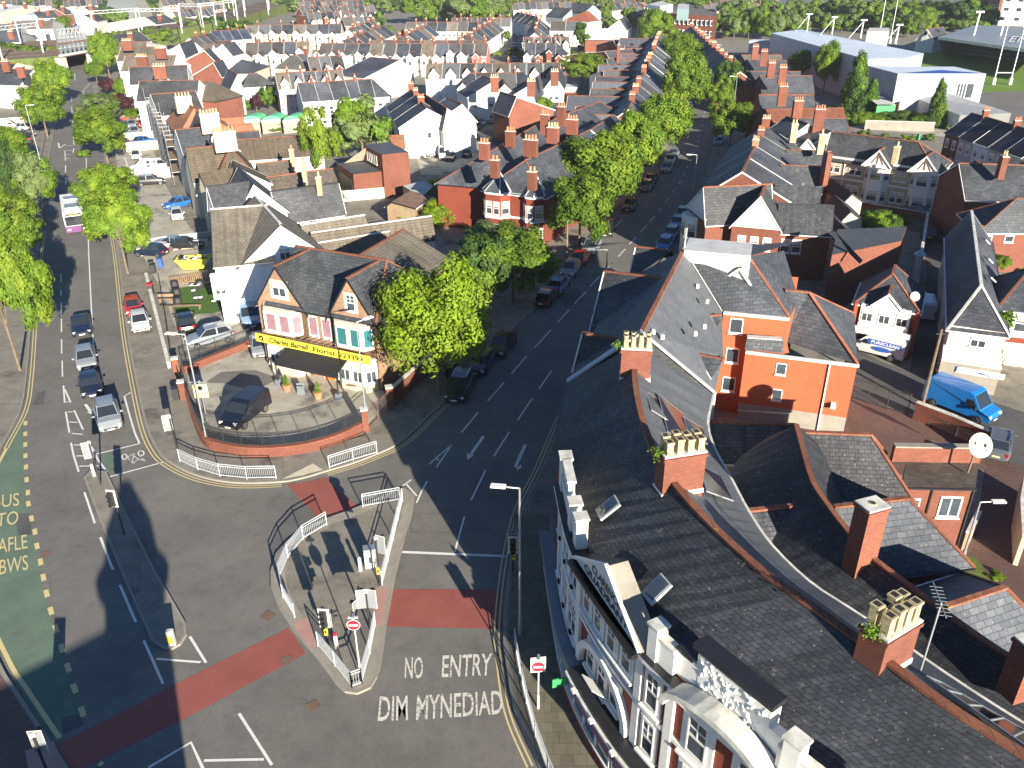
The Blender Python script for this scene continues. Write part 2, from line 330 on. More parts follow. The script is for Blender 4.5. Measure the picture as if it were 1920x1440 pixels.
mb=MB();mb.prism(kD+[Vector((40,6)),Vector((90,40)),Vector((220,190))]+G((2050,40),(1400,25)),0,KB,'pave');structure('pavement',mb)
mb=MB()
for k in(kA,kB,kD):mb.ribbon(k,0.16,0.0,KB+0.006,'kerb')
structure('kerb',mb)
ISL=G((774,929),(769,967),(757,1008),(739,1081),(722,1174),(710,1244),(704,1273),(693,1291),(670,1301),(649,1298),(632,1282),(597,1235),(550,1180),(524,1139),(511,1104),(510,1075),(520,1040),(540,1018),(575,992),(614,975),(655,961),(700,942),(730,928),(757,918))
ISN=G((170,885),(198,887),(210,912),(233,960),(290,1073),(347,1173),(348,1193),(337,1210),(323,1218),(307,1215),(287,1203),(233,1083),(183,960),(160,898))
mb=MB();mb.prism(ISL,0.0,KB,'pave');mb.ribbon(ISL,0.16,0.0,KB+0.006,'kerb',closed=True)
mb.ribbon([p+(Vector((sum(q.x for q in ISL)/len(ISL),sum(q.y for q in ISL)/len(ISL)))-p).normalized()*0.45 for p in ISL],0.7,KB,KB+0.004,'concrete',closed=True);structure('traffic_island',mb)
mb=MB();mb.prism(ISN,0.0,KB,'pave');mb.ribbon(ISN,0.14,0.0,KB+0.006,'kerb',closed=True);structure('traffic_island',mb)
# coloured surfacing
mb=MB()
for q in(((732,1105.5),(938,1105.5),(944,1180),(722,1175.5)),((541,1178),(574,1226),(330,1357),(190,1425),(150,1445),(126,1445),(112,1395),(330,1283)),((537,908),(560,906),(613,895),(632,920),(655,938),(672,951),(612,975),(598,972),(570,945))):mb.poly(G(*q),0.026,'redsurf')
structure('crossing_surface',mb)
mb=MB();z=KB+0.008
for q in(((706,1104),(730,1106),(720,1176),(697,1175)),((549,1174),(576,1160),(597,1212),(583,1222)),((48,1412),(102,1393),(120,1440),(135,1470),(60,1470))):mb.poly(G(*q),z,'pinkpave')
mb.poly(G((528,902),(587,872),(606,884),(565,895)),z,'tan_poly');structure('tactile_paving',mb)
mb=MB();mb.poly(G((44,783),(46,880),(52,940),(57,960),(70,1043),(87,1127),(110,1210),(133,1293),(150,1345),(112,1383),(75,1360),(33,1290),(0,1215),(-40,1120),(-52,1030),(-35,940),(4,850)),0.026,'greensurf')
mb.poly(G((190,856),(208,850),(222,880),(204,888)),0.026,'greensurf');structure('bus_lane',mb)
mb=MB();mb.poly(G((965,965),(1030,965),(1035,1120),(1060,1230),(1100,1350),(1190,1560),(1075,1560),(1015,1430),(975,1340),(957,1240),(953,1180),(958,1090)),KB+0.004,'slabs')
mb.poly(G((30,1310),(-5,1258),(-45,1200),(-150,1250),(-150,1560),(185,1560),(115,1440)),KB+0.004,'blockpave');structure('footway',mb)
# forecourts, yards and side streets lie on the block
SHN=[0]
def sheet(name,mat,*pp,z=KB+0.004):
 SHN[0]+=1;mb=MB();mb.poly(G(*pp),z+SHN[0]*0.0011,mat);return structure(name,mb)
sheet('forecourt','yard',(395,670),(480,640),(700,700),(728,755),(690,800),(600,835),(500,835),(400,810),(370,760),(345,690),(350,672))
sheet('forecourt_patch','asphalt',(415,700),(480,697),(525,712),(480,735),(420,722),(385,720),z=KB+0.008)
sheet('car_park','yard',(210,235),(278,240),(300,330),(350,420),(400,480),(250,480),(222,330))
sheet('beer_garden','yard',(262,470),(400,455),(480,600),(475,640),(345,660),(310,560))
sheet('artificial_grass','turf',(318,545),(425,528),(440,575),(400,590),(330,592),z=KB+0.009)
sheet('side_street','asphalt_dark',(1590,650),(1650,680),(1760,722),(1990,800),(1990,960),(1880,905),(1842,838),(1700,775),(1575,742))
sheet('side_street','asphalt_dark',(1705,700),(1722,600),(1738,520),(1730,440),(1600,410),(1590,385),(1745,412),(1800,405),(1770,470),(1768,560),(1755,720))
sheet('yard_paving','blockpave',(1540,755),(1590,745),(1700,780),(1845,845),(1850,880),(1800,905),(1560,880),(1400,830))
sheet('alley','blockpave',(1850,860),(1925,880),(1935,1010),(1925,1130),(1960,1250),(1850,1190),(1790,1080),(1830,980))
sheet('grass_verge','weeds',(1795,1040),(1830,1050),(1855,1090),(1850,1110),(1800,1090),(1780,1070),z=KB+0.009)
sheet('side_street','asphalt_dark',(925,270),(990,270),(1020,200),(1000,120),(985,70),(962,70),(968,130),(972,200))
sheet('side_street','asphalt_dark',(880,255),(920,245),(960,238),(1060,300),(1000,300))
sheet('yard_paving','yard',(780,290),(880,262),(960,290),(900,330),(790,330))
sheet('stadium_pitch','pitch',(1640,128),(1720,95),(1790,95),(2060,125),(2060,180),(1900,172),(1760,178))
sheet('stadium_apron','asphalt',(1760,180),(1900,172),(2070,182),(2070,230),(1880,232),(1820,200))
sheet('rear_lane','yard',(1590,215),(1700,228),(1780,245),(1770,258),(1600,240))
sheet('side_street','asphalt_dark',(128,38),(150,38),(165,62),(150,66),(126,60))
# markings
wl=MB();Z=0.030
def seg(off,sc_,wd,*pp,mb_=None,z=Z,mat='white_line'):
 P=[V2(at(off[0]+x/sc_,off[1]+y/sc_))for x,y in pp];(mb_ or wl).ribbon(P,wd,z,z,mat)
def dashes(path,on,gap,wd,mb_,mat='white_line',start=0.0):
 P=smooth(G(*path),8);d=0.0;cur=[];L=-start
 for a,b in zip(P,P[1:]):
  n=max(1,int((b-a).length/0.2))
  for i in range(n):
   p=a.lerp(b,i/n);L+=(b-a).length/n
   if L>=0 and(L%(on+gap))<on:cur.append(p)
   elif len(cur)>1:mb_.ribbon(cur,wd,Z,Z,mat);cur=[]
   else:cur=[]
 if len(cur)>1:mb_.ribbon(cur,wd,Z,Z,mat)
o3,o6,o7,o5,o8,o9=(0,480),(0,700),(0,960),(640,480),(480,900),(1000,400)
for a,b in(((343,100),(344,150)),((344,190),(344,225)),((345,260),(345,340)),((346,355),(346,430)),((347,470),(347,550)),((350,590),(352,680))):seg(o3,3,.11,a,b)
seg((0,0),3,.13,(485,860),(487,1000),(492,1200),(500,1440));seg(o3,3,.13,(500,0),(512,250),(526,515))
for a,b in(((365,850),(368,905)),((369,930),(369,970)),((370,1000),(370,1040)),((412,770),(416,815)),((416,835),(411,860)),((404,600),(406,640)),((408,680),(410,720)),((400,540),(402,570)),((365,820),(412,822)),((365,845),(410,848)),((366,870),(402,872)),((367,890),(392,893))):seg((0,0),3,.15,a,b)
for a in(((715,140),(730,335)),((730,180),(795,330)),((730,330),(775,325)),((740,435),(782,670)),((835,420),(935,635)),((765,437),(820,437)),((780,550),(870,555)),((810,680),(930,690)),((800,785),(830,930),(887,1110)),((830,810),(945,808)),((862,932),(975,932)),((893,1048),(1110,1045)),((1030,830),(1100,970),(1205,1115)),((1490,205),(1400,262),(1460,480),(1520,680),(1570,790)),((1070,915),(1570,795)),((1240,1165),(1830,1005)),((950,1340),(985,1440),(1068,1690))):seg(o6,6,.13,*a)
seg(o6,6,.22,(960,350),(1015,425));wl.poly([V2(at(x/6,700+y/6))for x,y in((980,440),(1055,405),(1052,476))],Z,'white_line')
def circ(off,s,cx,cy,rx,ry,wd):wl.ribbon([V2(at(off[0]+(cx+rx*math.cos(t))/s,off[1]+(cy+ry*math.sin(t))/s))for t in[i*math.pi/8 for i in range(16)]],wd,Z,Z,'white_line',closed=True)
circ(o6,6,1402,942,28,30,.09);circ(o6,6,1588,903,32,30,.09)
for a in(((1430,950),(1490,915),(1520,905)),((1490,915),(1560,975),(1600,915)),((1440,950),(1480,1010),(1510,920)),((1560,975),(1615,980)),((1480,1010),(1520,1012)),((1600,960),(1630,990)),((1480,1010),(1560,975))):seg(o6,6,.07,*a)
for a in(((565,143),(635,325)),((675,412),(765,622)),((810,725),(918,968)),((880,828),(1130,847)),((1068,702),(1160,850)),((1345,1135),(1530,1425)),((1148,1400),(1485,1393)),((835,1440),(1075,1298),(1140,1440),(1180,1560))):seg(o7,3,.14,*a)
seg(o8,3.43,.22,(940,465),(1600,492))
for a in(((1340,238),(1278,465)),((935,45),(1000,0)),((968,30),(1035,105)),((1100,10),(1060,85),(1032,150))):seg(o8,3.43,.12,*a)
for a in(((495,1172),(622,1062)),((622,1062),(535,1190)),((530,1138),(550,1152)),((812,1205),(730,1375)),((945,990),(858,1128)),((1073,803),(992,925)),((1183,645),(1112,750)),((770,880),(675,995)),((915,713),(823,818)),((1042,565),(957,663)),((1180,415),(1088,516)),((1282,303),(1215,376)),((1375,203),(1310,272)),((1452,117),(1400,173)),((1530,35),(1475,90))):seg(o5,3,.12,*a)
seg(o5,3,.25,(800,1015),(730,1115));wl.poly([V2(at(640+x/3,480+y/3))for x,y in((708,1148),(706,1110),(748,1122))],Z,'white_line')
seg(o5,3,.25,(1035,1062),(980,1185),(1000,1195));wl.poly([V2(at(640+x/3,480+y/3))for x,y in((985,1212),(1014,1190),(1008,1170))],Z,'white_line')
for a in(((718,440),(675,490)),((828,322),(765,390)),((928,215),(862,282)),((1020,110),(962,175)),((1095,25),(1048,75)),((797,58),(735,125)),((650,25),(870,25))):seg(o9,4.8,.12,*a)
dashes([(1236,396),(1260,362),(1280,333),(1292,307),(1308,267),(1318,227),(1322,200),(1323,160),(1322,130)],2.0,3.5,.12,wl)
seg((0,0),6,.12,(935,1090),(940,1015),(1020,935));seg((0,0),6,.14,(770,905),(820,900));seg((0,0),6,.2,(840,830),(845,905))
seg((0,0),3,.25,(335,835),(328,805));seg((0,0),3,.2,(335,835),(368,812))
seg((1280,480),3,.1,(990,635),(1140,682))
tag(wl.build('road_marking'),kind='structure')
# kerb-side yellow lines and the bus lane dashes
yl=MB()
def off(P,d,i0,i1):
 out=[]
 for i in range(i0,i1):
  a,b=P[max(i-1,0)],P[min(i+1,len(P)-1)];out.append(P[i]+perp((b-a).normalized())*d)
 return out
def near(P,px,py):
 q=V2(at(px,py));return min(range(len(P)),key=lambda i:(P[i]-q).length)
for(P,s,a,b)in((kA,-1,(205,380),(527,905)),(kA,-1,(610,885),(835,752)),(kD,-1,(1080,740),(1010,1433)),(kB,1,(77,433),(0,843))):
 i0,i1=sorted((near(P,*a),near(P,*b)))
 for d in(0.30,0.55):yl.ribbon(off(P,s*d,i0,i1+1),.09,Z,Z,'yellow_line')
i0,i1=sorted((near(kB,0,843),near(kB,100,1410)));yl.ribbon(off(kB,0.45,i0,i1),.22,Z,Z,'yellow_line')
BD=[(48,794),(47.7,814),(47.7,834),(48,855),(49,876),(50,900),(52.5,924)]+[(x/3,960+y/3)for x,y in((160,-45),(178,38),(197,113),(209,193),(229,283),(245,370),(263,460),(287,558),(315,658),(348,768),(383,877),(420,995),(463,1125))]
W=G(*BD)
for i,p in enumerate(W):
 q=W[i+1]if i<len(W)-1 else W[i-1];d=(q-p).normalized()*0.36;yl.ribbon([p-d,p+d],.26,Z+.004,Z+.004,'yellow_line')
yl.ribbon(G((186,1432),(193,1434)),.22,Z+.004,Z+.004,'yellow_line')
tag(yl.build('yellow_line'),kind='structure')
def road_text(txt,q,mat,shear=0.0,z=Z+0.002,name='road_lettering',bold=0.0):
 mb=MB();P=[at(x,y,z)for x,y in q];text_on(mb,txt,P[0],P[1],P[2],P[3],mat,shear,bold);return tag(mb.build(name),kind='structure')
road_text('NO',[(758.5,1273),(793,1272),(760,1232),(793,1231)],'text_line',bold=.01)
road_text('ENTRY',[(828,1270),(920,1266),(830,1229),(923,1225)],'text_line',bold=.01)
road_text('DIM',[(708,1352),(765,1350),(712,1306),(764,1304)],'text_line',bold=.01)
road_text('MYNEDIAD',[(780,1350),(943,1338),(782,1304),(941,1294)],'text_line',bold=.01)
road_text('BUS',[(-14,953),(36,948),(-12,929),(36,924)],'yellow_line');road_text('STO',[(-20,990),(34,982),(-18,965),(35,957)],'yellow_line')
road_text('SAFLE',[(-16,1040),(52,1028),(-14,1012),(50,1002)],'yellow_line');road_text('BWS',[(-2,1078),(53,1068),(0,1050),(52,1040)],'yellow_line')
# utility covers, patches
mc=MB()
for q in(((487,1158),(502,1144),(518,1152),(503,1166)),((572,1322),(592,1312),(602,1324),(583,1338)),((524,1246),(528,1232),(550,1230),(546,1246)),((76,1035),(96,1031),(96,1041),(78,1045))):
 mc.poly(G(*q),Z+.003,'rust');
tag(mc.build('manhole_cover'),kind='structure')
mb=MB();mb.poly(G((70,738),(86,732),(82,758),(62,760)),0.026,'asphalt_dark');mb.poly(G((28,965),(55,962),(60,1002),(35,1005)),0.029,'asphalt_dark');mb.poly(G((115,1348),(150,1337),(158,1360),(118,1378)),0.029,'asphalt_dark')
mb.poly(G((1042,555),(1085,540),(1095,565),(1060,578)),0.026,'asphalt_dark');structure('road_patch',mb)
mb=MB()
for a,b in(((776,963),(856,964)),((776,963),(770,1000)),((770,998),(852,999)),((856,960),(848,1003)),((93,1090),(100,1120)),((175,808),(184,830)),((184,826),(268,806))):mb.ribbon(G(a,b),0.035,0.025,0.025,'asphalt_dark')
structure('tar_line',mb)
# ================================================================ building kit
CAM2=Vector((0,0))
def unit_window(style,far=False):
 fr=MB();gl=MB();g=fr if far else gl;t=0.075;dp=0.05
 def fb(x0,x1,z0,z1,d=dp):fr.box(((x0+x1)/2,-d/2,(z0+z1)/2),(x1-x0,d,z1-z0),'white')
 fb(-.5,.5,-.5,-.5+t);fb(-.5,.5,.5-t,.5);fb(-.5,-.5+t,-.5+t,.5-t);fb(.5-t,.5,-.5+t,.5-t)
 if style==0:fb(-.5+t,.5-t,-.03,.03,.045)
 if style==1:fb(-.03,.03,-.5+t,.5-t,.045)
 if style==2:fb(-.03,.03,-.5+t,.5-t,.045);fb(-.5+t,.5-t,.14,.19,.044)
 if style==4:fb(-.03,.03,.02,.5-t,.044);fb(-.5+t,.5-t,-.03,.03,.045);fb(-.5+t,.5-t,.2,.23,.043)
 y=-0.02;h=.5-t
 if style==5:g.face([(-h,y,-h),(h,y,-h),(h,y,h),(-h,y,h)],'mauve')
 elif style==6:g.face([(-h,y,-h),(h,y,-h),(h,y,h),(-h,y,h)],'teal')
 else:
  g.face([(-h,y,-h),(h,y,-h),(h,y,h),(-h,y,h)],'glass')
  if style in(0,2):g.face([(-h,y-.004,.10),(h,y-.004,.10),(h,y-.004,h),(-h,y-.004,h)],'blind')
 return fr.mesh('window'),(None if far else gl.mesh('pane'))
WIN={}
def winmesh(style,far):
 if(style,far)not in WIN:WIN[(style,far)]=unit_window(style,far)
 return WIN[(style,far)]
sillm=MB();sillm.box((0,-.06,0),(1.12,.12,.09),'trim_dirty');SILL=sillm.mesh('sill')
CHIMC={}
class House:
 def __init__(s,name,label,cat,pos,group=None,wall='render_tint',wc=(0.80,0.77,0.70),roof='slate',rc=(1,1,1),far=None):
  s.root=thing(name,label,cat,(pos[0],pos[1],0),0,group);s.pos=Vector((pos[0],pos[1],0))
  s.w,s.r,s.t,s.tr=MB(),MB(),MB(),MB();s.wall,s.wc,s.roof,s.rc=wall,wc,roof,rc
  s.d=math.hypot(pos[0],pos[1]);s.far=(s.d>170)if far is None else far;s.ridgec='ridge_red'
 def vol(s,r1,r2,zr,ze,wf,wb=None,hip=(0,0),ov=.25,base=0.0,verge='white',ridge=True,zeb=None,wall=None,roof=None,ref=None,close=(1,1),gut=True,bargew=.16):
  wall=wall or s.wall;roof=roof or s.roof;wb=wf if wb is None else wb;zeb=ze if zeb is None else zeb
  r1,r2=V2(r1),V2(r2);d=(r2-r1).normalized();n=perp(d);ref=CAM2 if ref is None else V2(ref)
  if n.dot(ref-(r1+r2)/2)<0:n=-n
  h1,h2=hip;e1,e2=r1-d*h1,r2+d*h2
  F1,F2,B1,B2=e1+n*wf,e2+n*wf,e1-n*wb,e2-n*wb
  def q(p,z):return(p.x,p.y,z)
  zt=zr-0.12
  s.w.face([q(F1,base),q(F2,base),q(F2,ze),q(F1,ze)],wall);s.w.face([q(B1,base),q(B2,base),q(B2,zeb),q(B1,zeb)],wall)
  for(F,B,r,h,c)in((F1,B1,r1,h1,close[0]),(F2,B2,r2,h2,close[1])):
   if not c:continue
   if h>0:s.w.face([q(F,base),q(B,base),q(B,zeb),q(F,ze)],wall)
   else:s.w.face([q(F,base),q(B,base),q(B,zeb-.02),q(r,zt),q(F,ze-.02)],wall)
  sf,sb=(zr-ze)/wf,(zr-zeb)/wb;ve=ov*0.6
  o1=d*(-(ov if h1>0 else ve*close[0]));o2=d*(ov if h2>0 else ve*close[1])
  a,b=F1+n*ov+o1,F2+n*ov+o2;c_,d_=B2-n*ov+o2,B1-n*ov+o1
  zf,zb=ze-sf*ov+.02,zeb-sb*ov+.02
  R1=r1+(d*0 if h1>0 else o1);R2=r2+(d*0 if h2>0 else o2)
  T=s.r;T.face([q(a,zf),q(b,zf),q(R2,zr),q(R1,zr)],roof);T.face([q(c_,zb),q(d_,zb),q(R1,zr),q(R2,zr)],roof)
  if h1>0:T.face([q(d_,zb),q(a,zf),q(R1,zr)],roof)
  if h2>0:T.face([q(b,zf),q(c_,zb),q(R2,zr)],roof)
  k=0.10
  T.face([q(a,zf-k),q(R1,zr-k),q(R2,zr-k),q(b,zf-k)],roof);T.face([q(d_,zb-k),q(R1,zr-k),q(R2,zr-k),q(c_,zb-k)],roof)
  for(p0,z0,p1,z1)in((a,zf,b,zf),(c_,zb,d_,zb))+(((d_,zb,a,zf),)if h1>0 else())+(((b,zf,c_,zb),)if h2>0 else()):
   s.tr.face([q(p0,z0-.14),q(p1,z1-.14),q(p1,z1-.01),q(p0,z0-.01)],'white' if verge else 'dark_paint')
  for(h,R_,f,fz,bb,bz,sg,c)in((h1,R1,a,zf,d_,zb,-1,close[0]),(h2,R2,b,zf,c_,zb,1,close[1])):
   if h==0 and c:
    m=verge or 'dark_paint';x=d*(0.02*sg)
    for(p,z)in((f,fz),(bb,bz)):
     A=[q(p+x,z-bargew),q(R_+x,zr-bargew),q(R_+x,zr+.015),q(p+x,z+.015)];B=[(v[0]-d.x*.05*sg,v[1]-d.y*.05*sg,v[2])for v in A]
     s.tr.face(A,m);s.tr.face(B,m);s.tr.face([A[3],A[2],B[2],B[3]],m);s.tr.face([A[0],A[1],B[1],B[0]],m)
  if gut and not s.far:
   for p0,p1,z,nn in((a,b,zf,n),(c_,d_,zb,-n)):s.tr.bar(q(p0+nn*.05,z-.06),q(p1+nn*.05,z-.06),.1,.09,'white' if rnd.random()<.5 else 'dark_paint')
  if ridge:
   wd=.26 if not s.far else.3
   s.t.bar(q(R1,zr+.02),q(R2,zr+.02),wd,.12,s.ridgec)
   if not s.far:
    if h1>0:s.t.bar(q(R1,zr),q(a,zf+.03),.2,.09,s.ridgec);s.t.bar(q(R1,zr),q(d_,zb+.03),.2,.09,s.ridgec)
    if h2>0:s.t.bar(q(R2,zr),q(b,zf+.03),.2,.09,s.ridgec);s.t.bar(q(R2,zr),q(c_,zb+.03),.2,.09,s.ridgec)
  return dict(f=(F1,F2,n),b=(B1,B2,-n),e1=(F1,B1,-d),e2=(F2,B2,d),d=d,n=n,r1=r1,r2=r2)
 def flat(s,pts,zt,base=0.0,wall=None,roof='leadgrey',par=0.0,parm=None):
  wall=wall or s.wall;k=len(pts)
  for i in range(k):a,b=pts[i],pts[(i+1)%k];s.w.face([(a[0],a[1],base),(b[0],b[1],base),(b[0],b[1],zt+par),(a[0],a[1],zt+par)],wall)
  s.r.poly(pts,zt+.01,roof)
  if par:s.tr.ribbon(pts,.3,zt,zt+par+.04,parm or 'trim_dirty',closed=True)
 def win(s,p,n,z,w,h,style=0,sill=True,off=0.012):
  far=s.far;wm,gm=winmesh(style,far);rz=math.atan2(n.x,-n.y)
  o=bpy.data.objects.new('window',wm);col.objects.link(o);o.parent=s.root
  o.location=Vector((p.x+n.x*off,p.y+n.y*off,z))-s.pos;o.rotation_euler=(0,0,rz);o.scale=(w,1,h)
  if gm:
   g=bpy.data.objects.new('pane',gm);col.objects.link(g);g.parent=o
   if sill:
    g=bpy.data.objects.new('sill',SILL);col.objects.link(g);g.parent=o;g.location=(0,0,-.5-.045/h);g.scale=(1,1,1/h)
  return o
 def wins(s,side,zs,n,w=.95,h=1.45,style=0,marg=.7,skip=(),vis=True,sill=True):
  a,b,nn=side;mid=(a+b)/2
  if vis and nn.dot(CAM2-mid)<0:return
  L=(b-a).length
  for i in range(n):
   t=.5 if n==1 else(marg+(L-2*marg)*i/(n-1))/L
   for j,z in enumerate(zs):
    if(i,j)in skip:continue
    s.win(a.lerp(b,t),nn,z,w,h,style,sill=sill)
 def door(s,side,t,mat='dark_paint',w=.95,h=2.1,z0=.14,name='door'):
  a,b,nn=side;p=a.lerp(b,t);mb=MB();rz=math.atan2(nn.x,-nn.y)
  mb.box((p.x+nn.x*.03,p.y+nn.y*.03,z0+h/2),(w,.06,h),mat,rz);mb.box((p.x+nn.x*.025,p.y+nn.y*.025,z0+h/2+.04),(w+.16,.04,h+.1),'white',rz)
  return mb.build(name,s.root)
 def chim(s,p,zb,zt,a=1.3,b=.6,rz=0.0,pots=3,rows=1,mat='brick',pot='pot',ph=.6,sq=False,cap=True,weed=False,flash=True):
  mb=MB();mb.box((p[0],p[1],(zb+zt)/2),(a,b,zt-zb),mat,rz);full=not s.far
  if cap:mb.box((p[0],p[1],zt-.12),(a+.12,b+.12,.13),mat,rz);mb.box((p[0],p[1],zt+.03),(a+.05,b+.05,.08),'trim_dirty',rz)
  o=mb.build('chimney',s.root);mp=mb if s.far else MB();c,sn=math.cos(rz),math.sin(rz)
  for r_ in range(rows):
   for i in range(pots):
    x=(i+.5)/pots*a-a/2;y=(r_+.5)/rows*b-b/2;P=Vector((p[0]+c*x-sn*y,p[1]+sn*x+c*y,zt+.05));hh=ph*rnd.uniform(.85,1.1)
    pm=MB();rr=min(.17,a/pots*.42)
    if sq:
     pm.box((P.x,P.y,P.z+hh/2),(rr*1.7,rr*1.7,hh),pot,rz);pm.box((P.x,P.y,P.z+hh-.04),(rr*2.05,rr*2.05,.09),pot,rz);pm.box((P.x,P.y,P.z+hh+.004),(rr*1.3,rr*1.3,.02),'pot_mouth',rz)
    else:
     pm.cyl(P,P+Vector((0,0,hh)),rr,rr*.72,pot,8,cap=False);pm.cyl(P+Vector((0,0,hh-.06)),P+Vector((0,0,hh+.03)),rr*.9,rr*.9,pot,8);pm.cyl(P+Vector((0,0,hh+.02)),P+Vector((0,0,hh+.04)),rr*.6,rr*.6,'pot_mouth',8)  # near-black disc across the mouth of each pot
    if s.far:continue
    pm.build('chimney_pot',o,origin=s.root['_o'])
  if s.far:
   pm=MB()
   for i in range(pots):
    x=(i+.5)/pots*a-a/2;P=Vector((p[0]+c*x,p[1]+sn*x,zt+.05));pm.cyl(P,P+Vector((0,0,ph)),.15,.12,pot,5)
   pm.build('chimney_pot',o,origin=s.root['_o'])
  return o
 def P(s,kind,mat,*pts,flip=False):
  {'w':s.w,'r':s.r,'t':s.tr,'k':s.t}[kind].face([p.copy()if isinstance(p,Vector)else at(*p)for p in pts],mat)
 def drop(s,pts,mat=None,base=0.0):
  for a,b in zip(pts,pts[1:]):
   a,b=Vector(a),Vector(b);s.w.face([(a.x,a.y,base),(b.x,b.y,base),(b.x,b.y,b.z),(a.x,a.y,a.z)],mat or s.wall)
 def done(s):
  if s.w.v:s.w.build('wall',s.root,color=s.wc)
  r_=s.r.build('roof',s.root,color=s.rc)if s.r.v else None
  if s.t.v:s.t.build('ridge_tiles',r_ or s.root,origin=s.root['_o'])
  if s.tr.v:s.tr.build('trim',s.root)
  return s.root
ORD=['first','second','third','fourth','fifth','sixth','seventh','eighth','ninth','tenth','eleventh','twelfth','thirteenth','fourteenth','fifteenth','sixteenth','seventeenth','eighteenth','nineteenth','twentieth','twenty-first','twenty-second','twenty-third','twenty-fourth']
WH,CR,PK,BR,GY=('white',(.72,.70,.66)),('cream',(.60,.54,.42)),('pale pink',(.60,.49,.42)),('brick',(1,1,1)),('grey',(.42,.41,.39))
def terrace(p1,p2,n,zr=8.6,ze=5.6,wf=4.0,wb=4.0,pal=(WH,WH,CR,WH),wall='render_tint',roofs=('slate','slate','slate','tiles'),desc='the terrace',fg=0,rw=0,rwl=4.0,chim=1,hipends=(0,0),end='left',group=None,wn=2,rcs=((1,1,1),(.8,.85,.95),(1.15,1.1,1.0)),ref=None,per=None,chm='brick',pots=3,name='terraced_house',zbase=0,jit=0.0,order=None):
 a,b=V2(at(*p1,zr)),V2(at(*p2,zr));out=[]
 for i in range(n):
  q1,q2=a.lerp(b,i/n),a.lerp(b,(i+1)/n);pc=pal[i%len(pal)]if per is None else per[i%len(per)]
  isb=pc[0].endswith('brick');wm='brick' if isb else wall;rf=roofs[(i*7+3)%len(roofs)]if len(roofs)>1 else roofs[0]
  h=House(name,'%s house, %s from the %s, %s'%(pc[0],ORD[i],end,desc),'house',(q1+q2)/2,group or('houses in '+desc),wall=wm,wc=pc[1],roof=rf,rc=tuple(c_*k_ for c_ in rcs[(i*5+1)%len(rcs)])if(k_:=rnd.uniform(.78,1.3))else 0)
  hp=(hipends[0]if i==0 else 0,hipends[1]if i==n-1 else 0);dz=rnd.uniform(-.05,.05)+jit*(i%2)
  d=(q2-q1).normalized();q1i=q1+d*hp[0];q2i=q2-d*hp[1]
  v=h.vol(q1i,q2i,zr+dz,ze+dz,wf,wb,hip=hp,close=(1,1),ov=.2,verge='white' if h.far else 'white',ref=ref,bargew=.1 if 0<i<n-1 else.2)
  L=(q2-q1).length;nn=v['n']
  if fg:
   m=q1.lerp(q2,.5 if L<6 else.3);gw=min(1.7,L*.3);top=zr-.7
   h.vol(m,m+nn*(wf+.35),top,top-gw*1.25,gw,gw,ov=.12,ref=m+d*50,base=ze-1.0 if fg==1 else 0,close=(0,1))
  if rw:
   m=q1.lerp(q2,.32+rnd.uniform(-.05,.06));rl=rwl*rnd.uniform(.55,1.25);e=m+nn*(wf+rl);top=zr-rnd.uniform(1.0,2.6);g2=L*rnd.uniform(.24,.31)
   sv=h.vol(m,e,top,top-g2*.95,g2,g2,ov=.15,ref=m+d*50,close=(0,1));h.wins(sv['e2'],[3.9]if ze>4.5 else[1.6],1,w=.8,h=1.2,style=3)
   h.wins((q1.lerp(q2,.62)+nn*wf,q2+nn*wf,nn),[1.5,4.1]if ze>4.5 else[1.5],1,w=.9,h=1.3)
   if not h.far or i%2==0:h.wins((sv['f'][0],sv['f'][1],sv['f'][2]),[3.9],1,w=.8,h=1.1,style=3)
  elif wn:h.wins(v['f'],[1.55,4.35]if ze>4.5 else[1.5],wn,w=.95,h=1.45,marg=L*.25);
  for k_,sd_ in((0,'e1'),(n-1,'e2')):
   if i==k_ and not h.far:h.wins(v[sd_],[4.0],1,w=.7,h=1.1,style=3)
  if chim and i%chim==0 and rnd.random()<.85:
   c=q2-d*.35 if i<n-1 else q2-d*.6
   h.chim(c,zr-.9,zr+rnd.uniform(.7,1.2),rnd.uniform(.8,1.2),.45,math.atan2(nn.y,nn.x),pots=pots,mat=chm if isinstance(chm,str)else chm[i%len(chm)],pot='pot' if i%2 else 'pot_red',ph=.5)
  h.done();out.append(h)
 return out
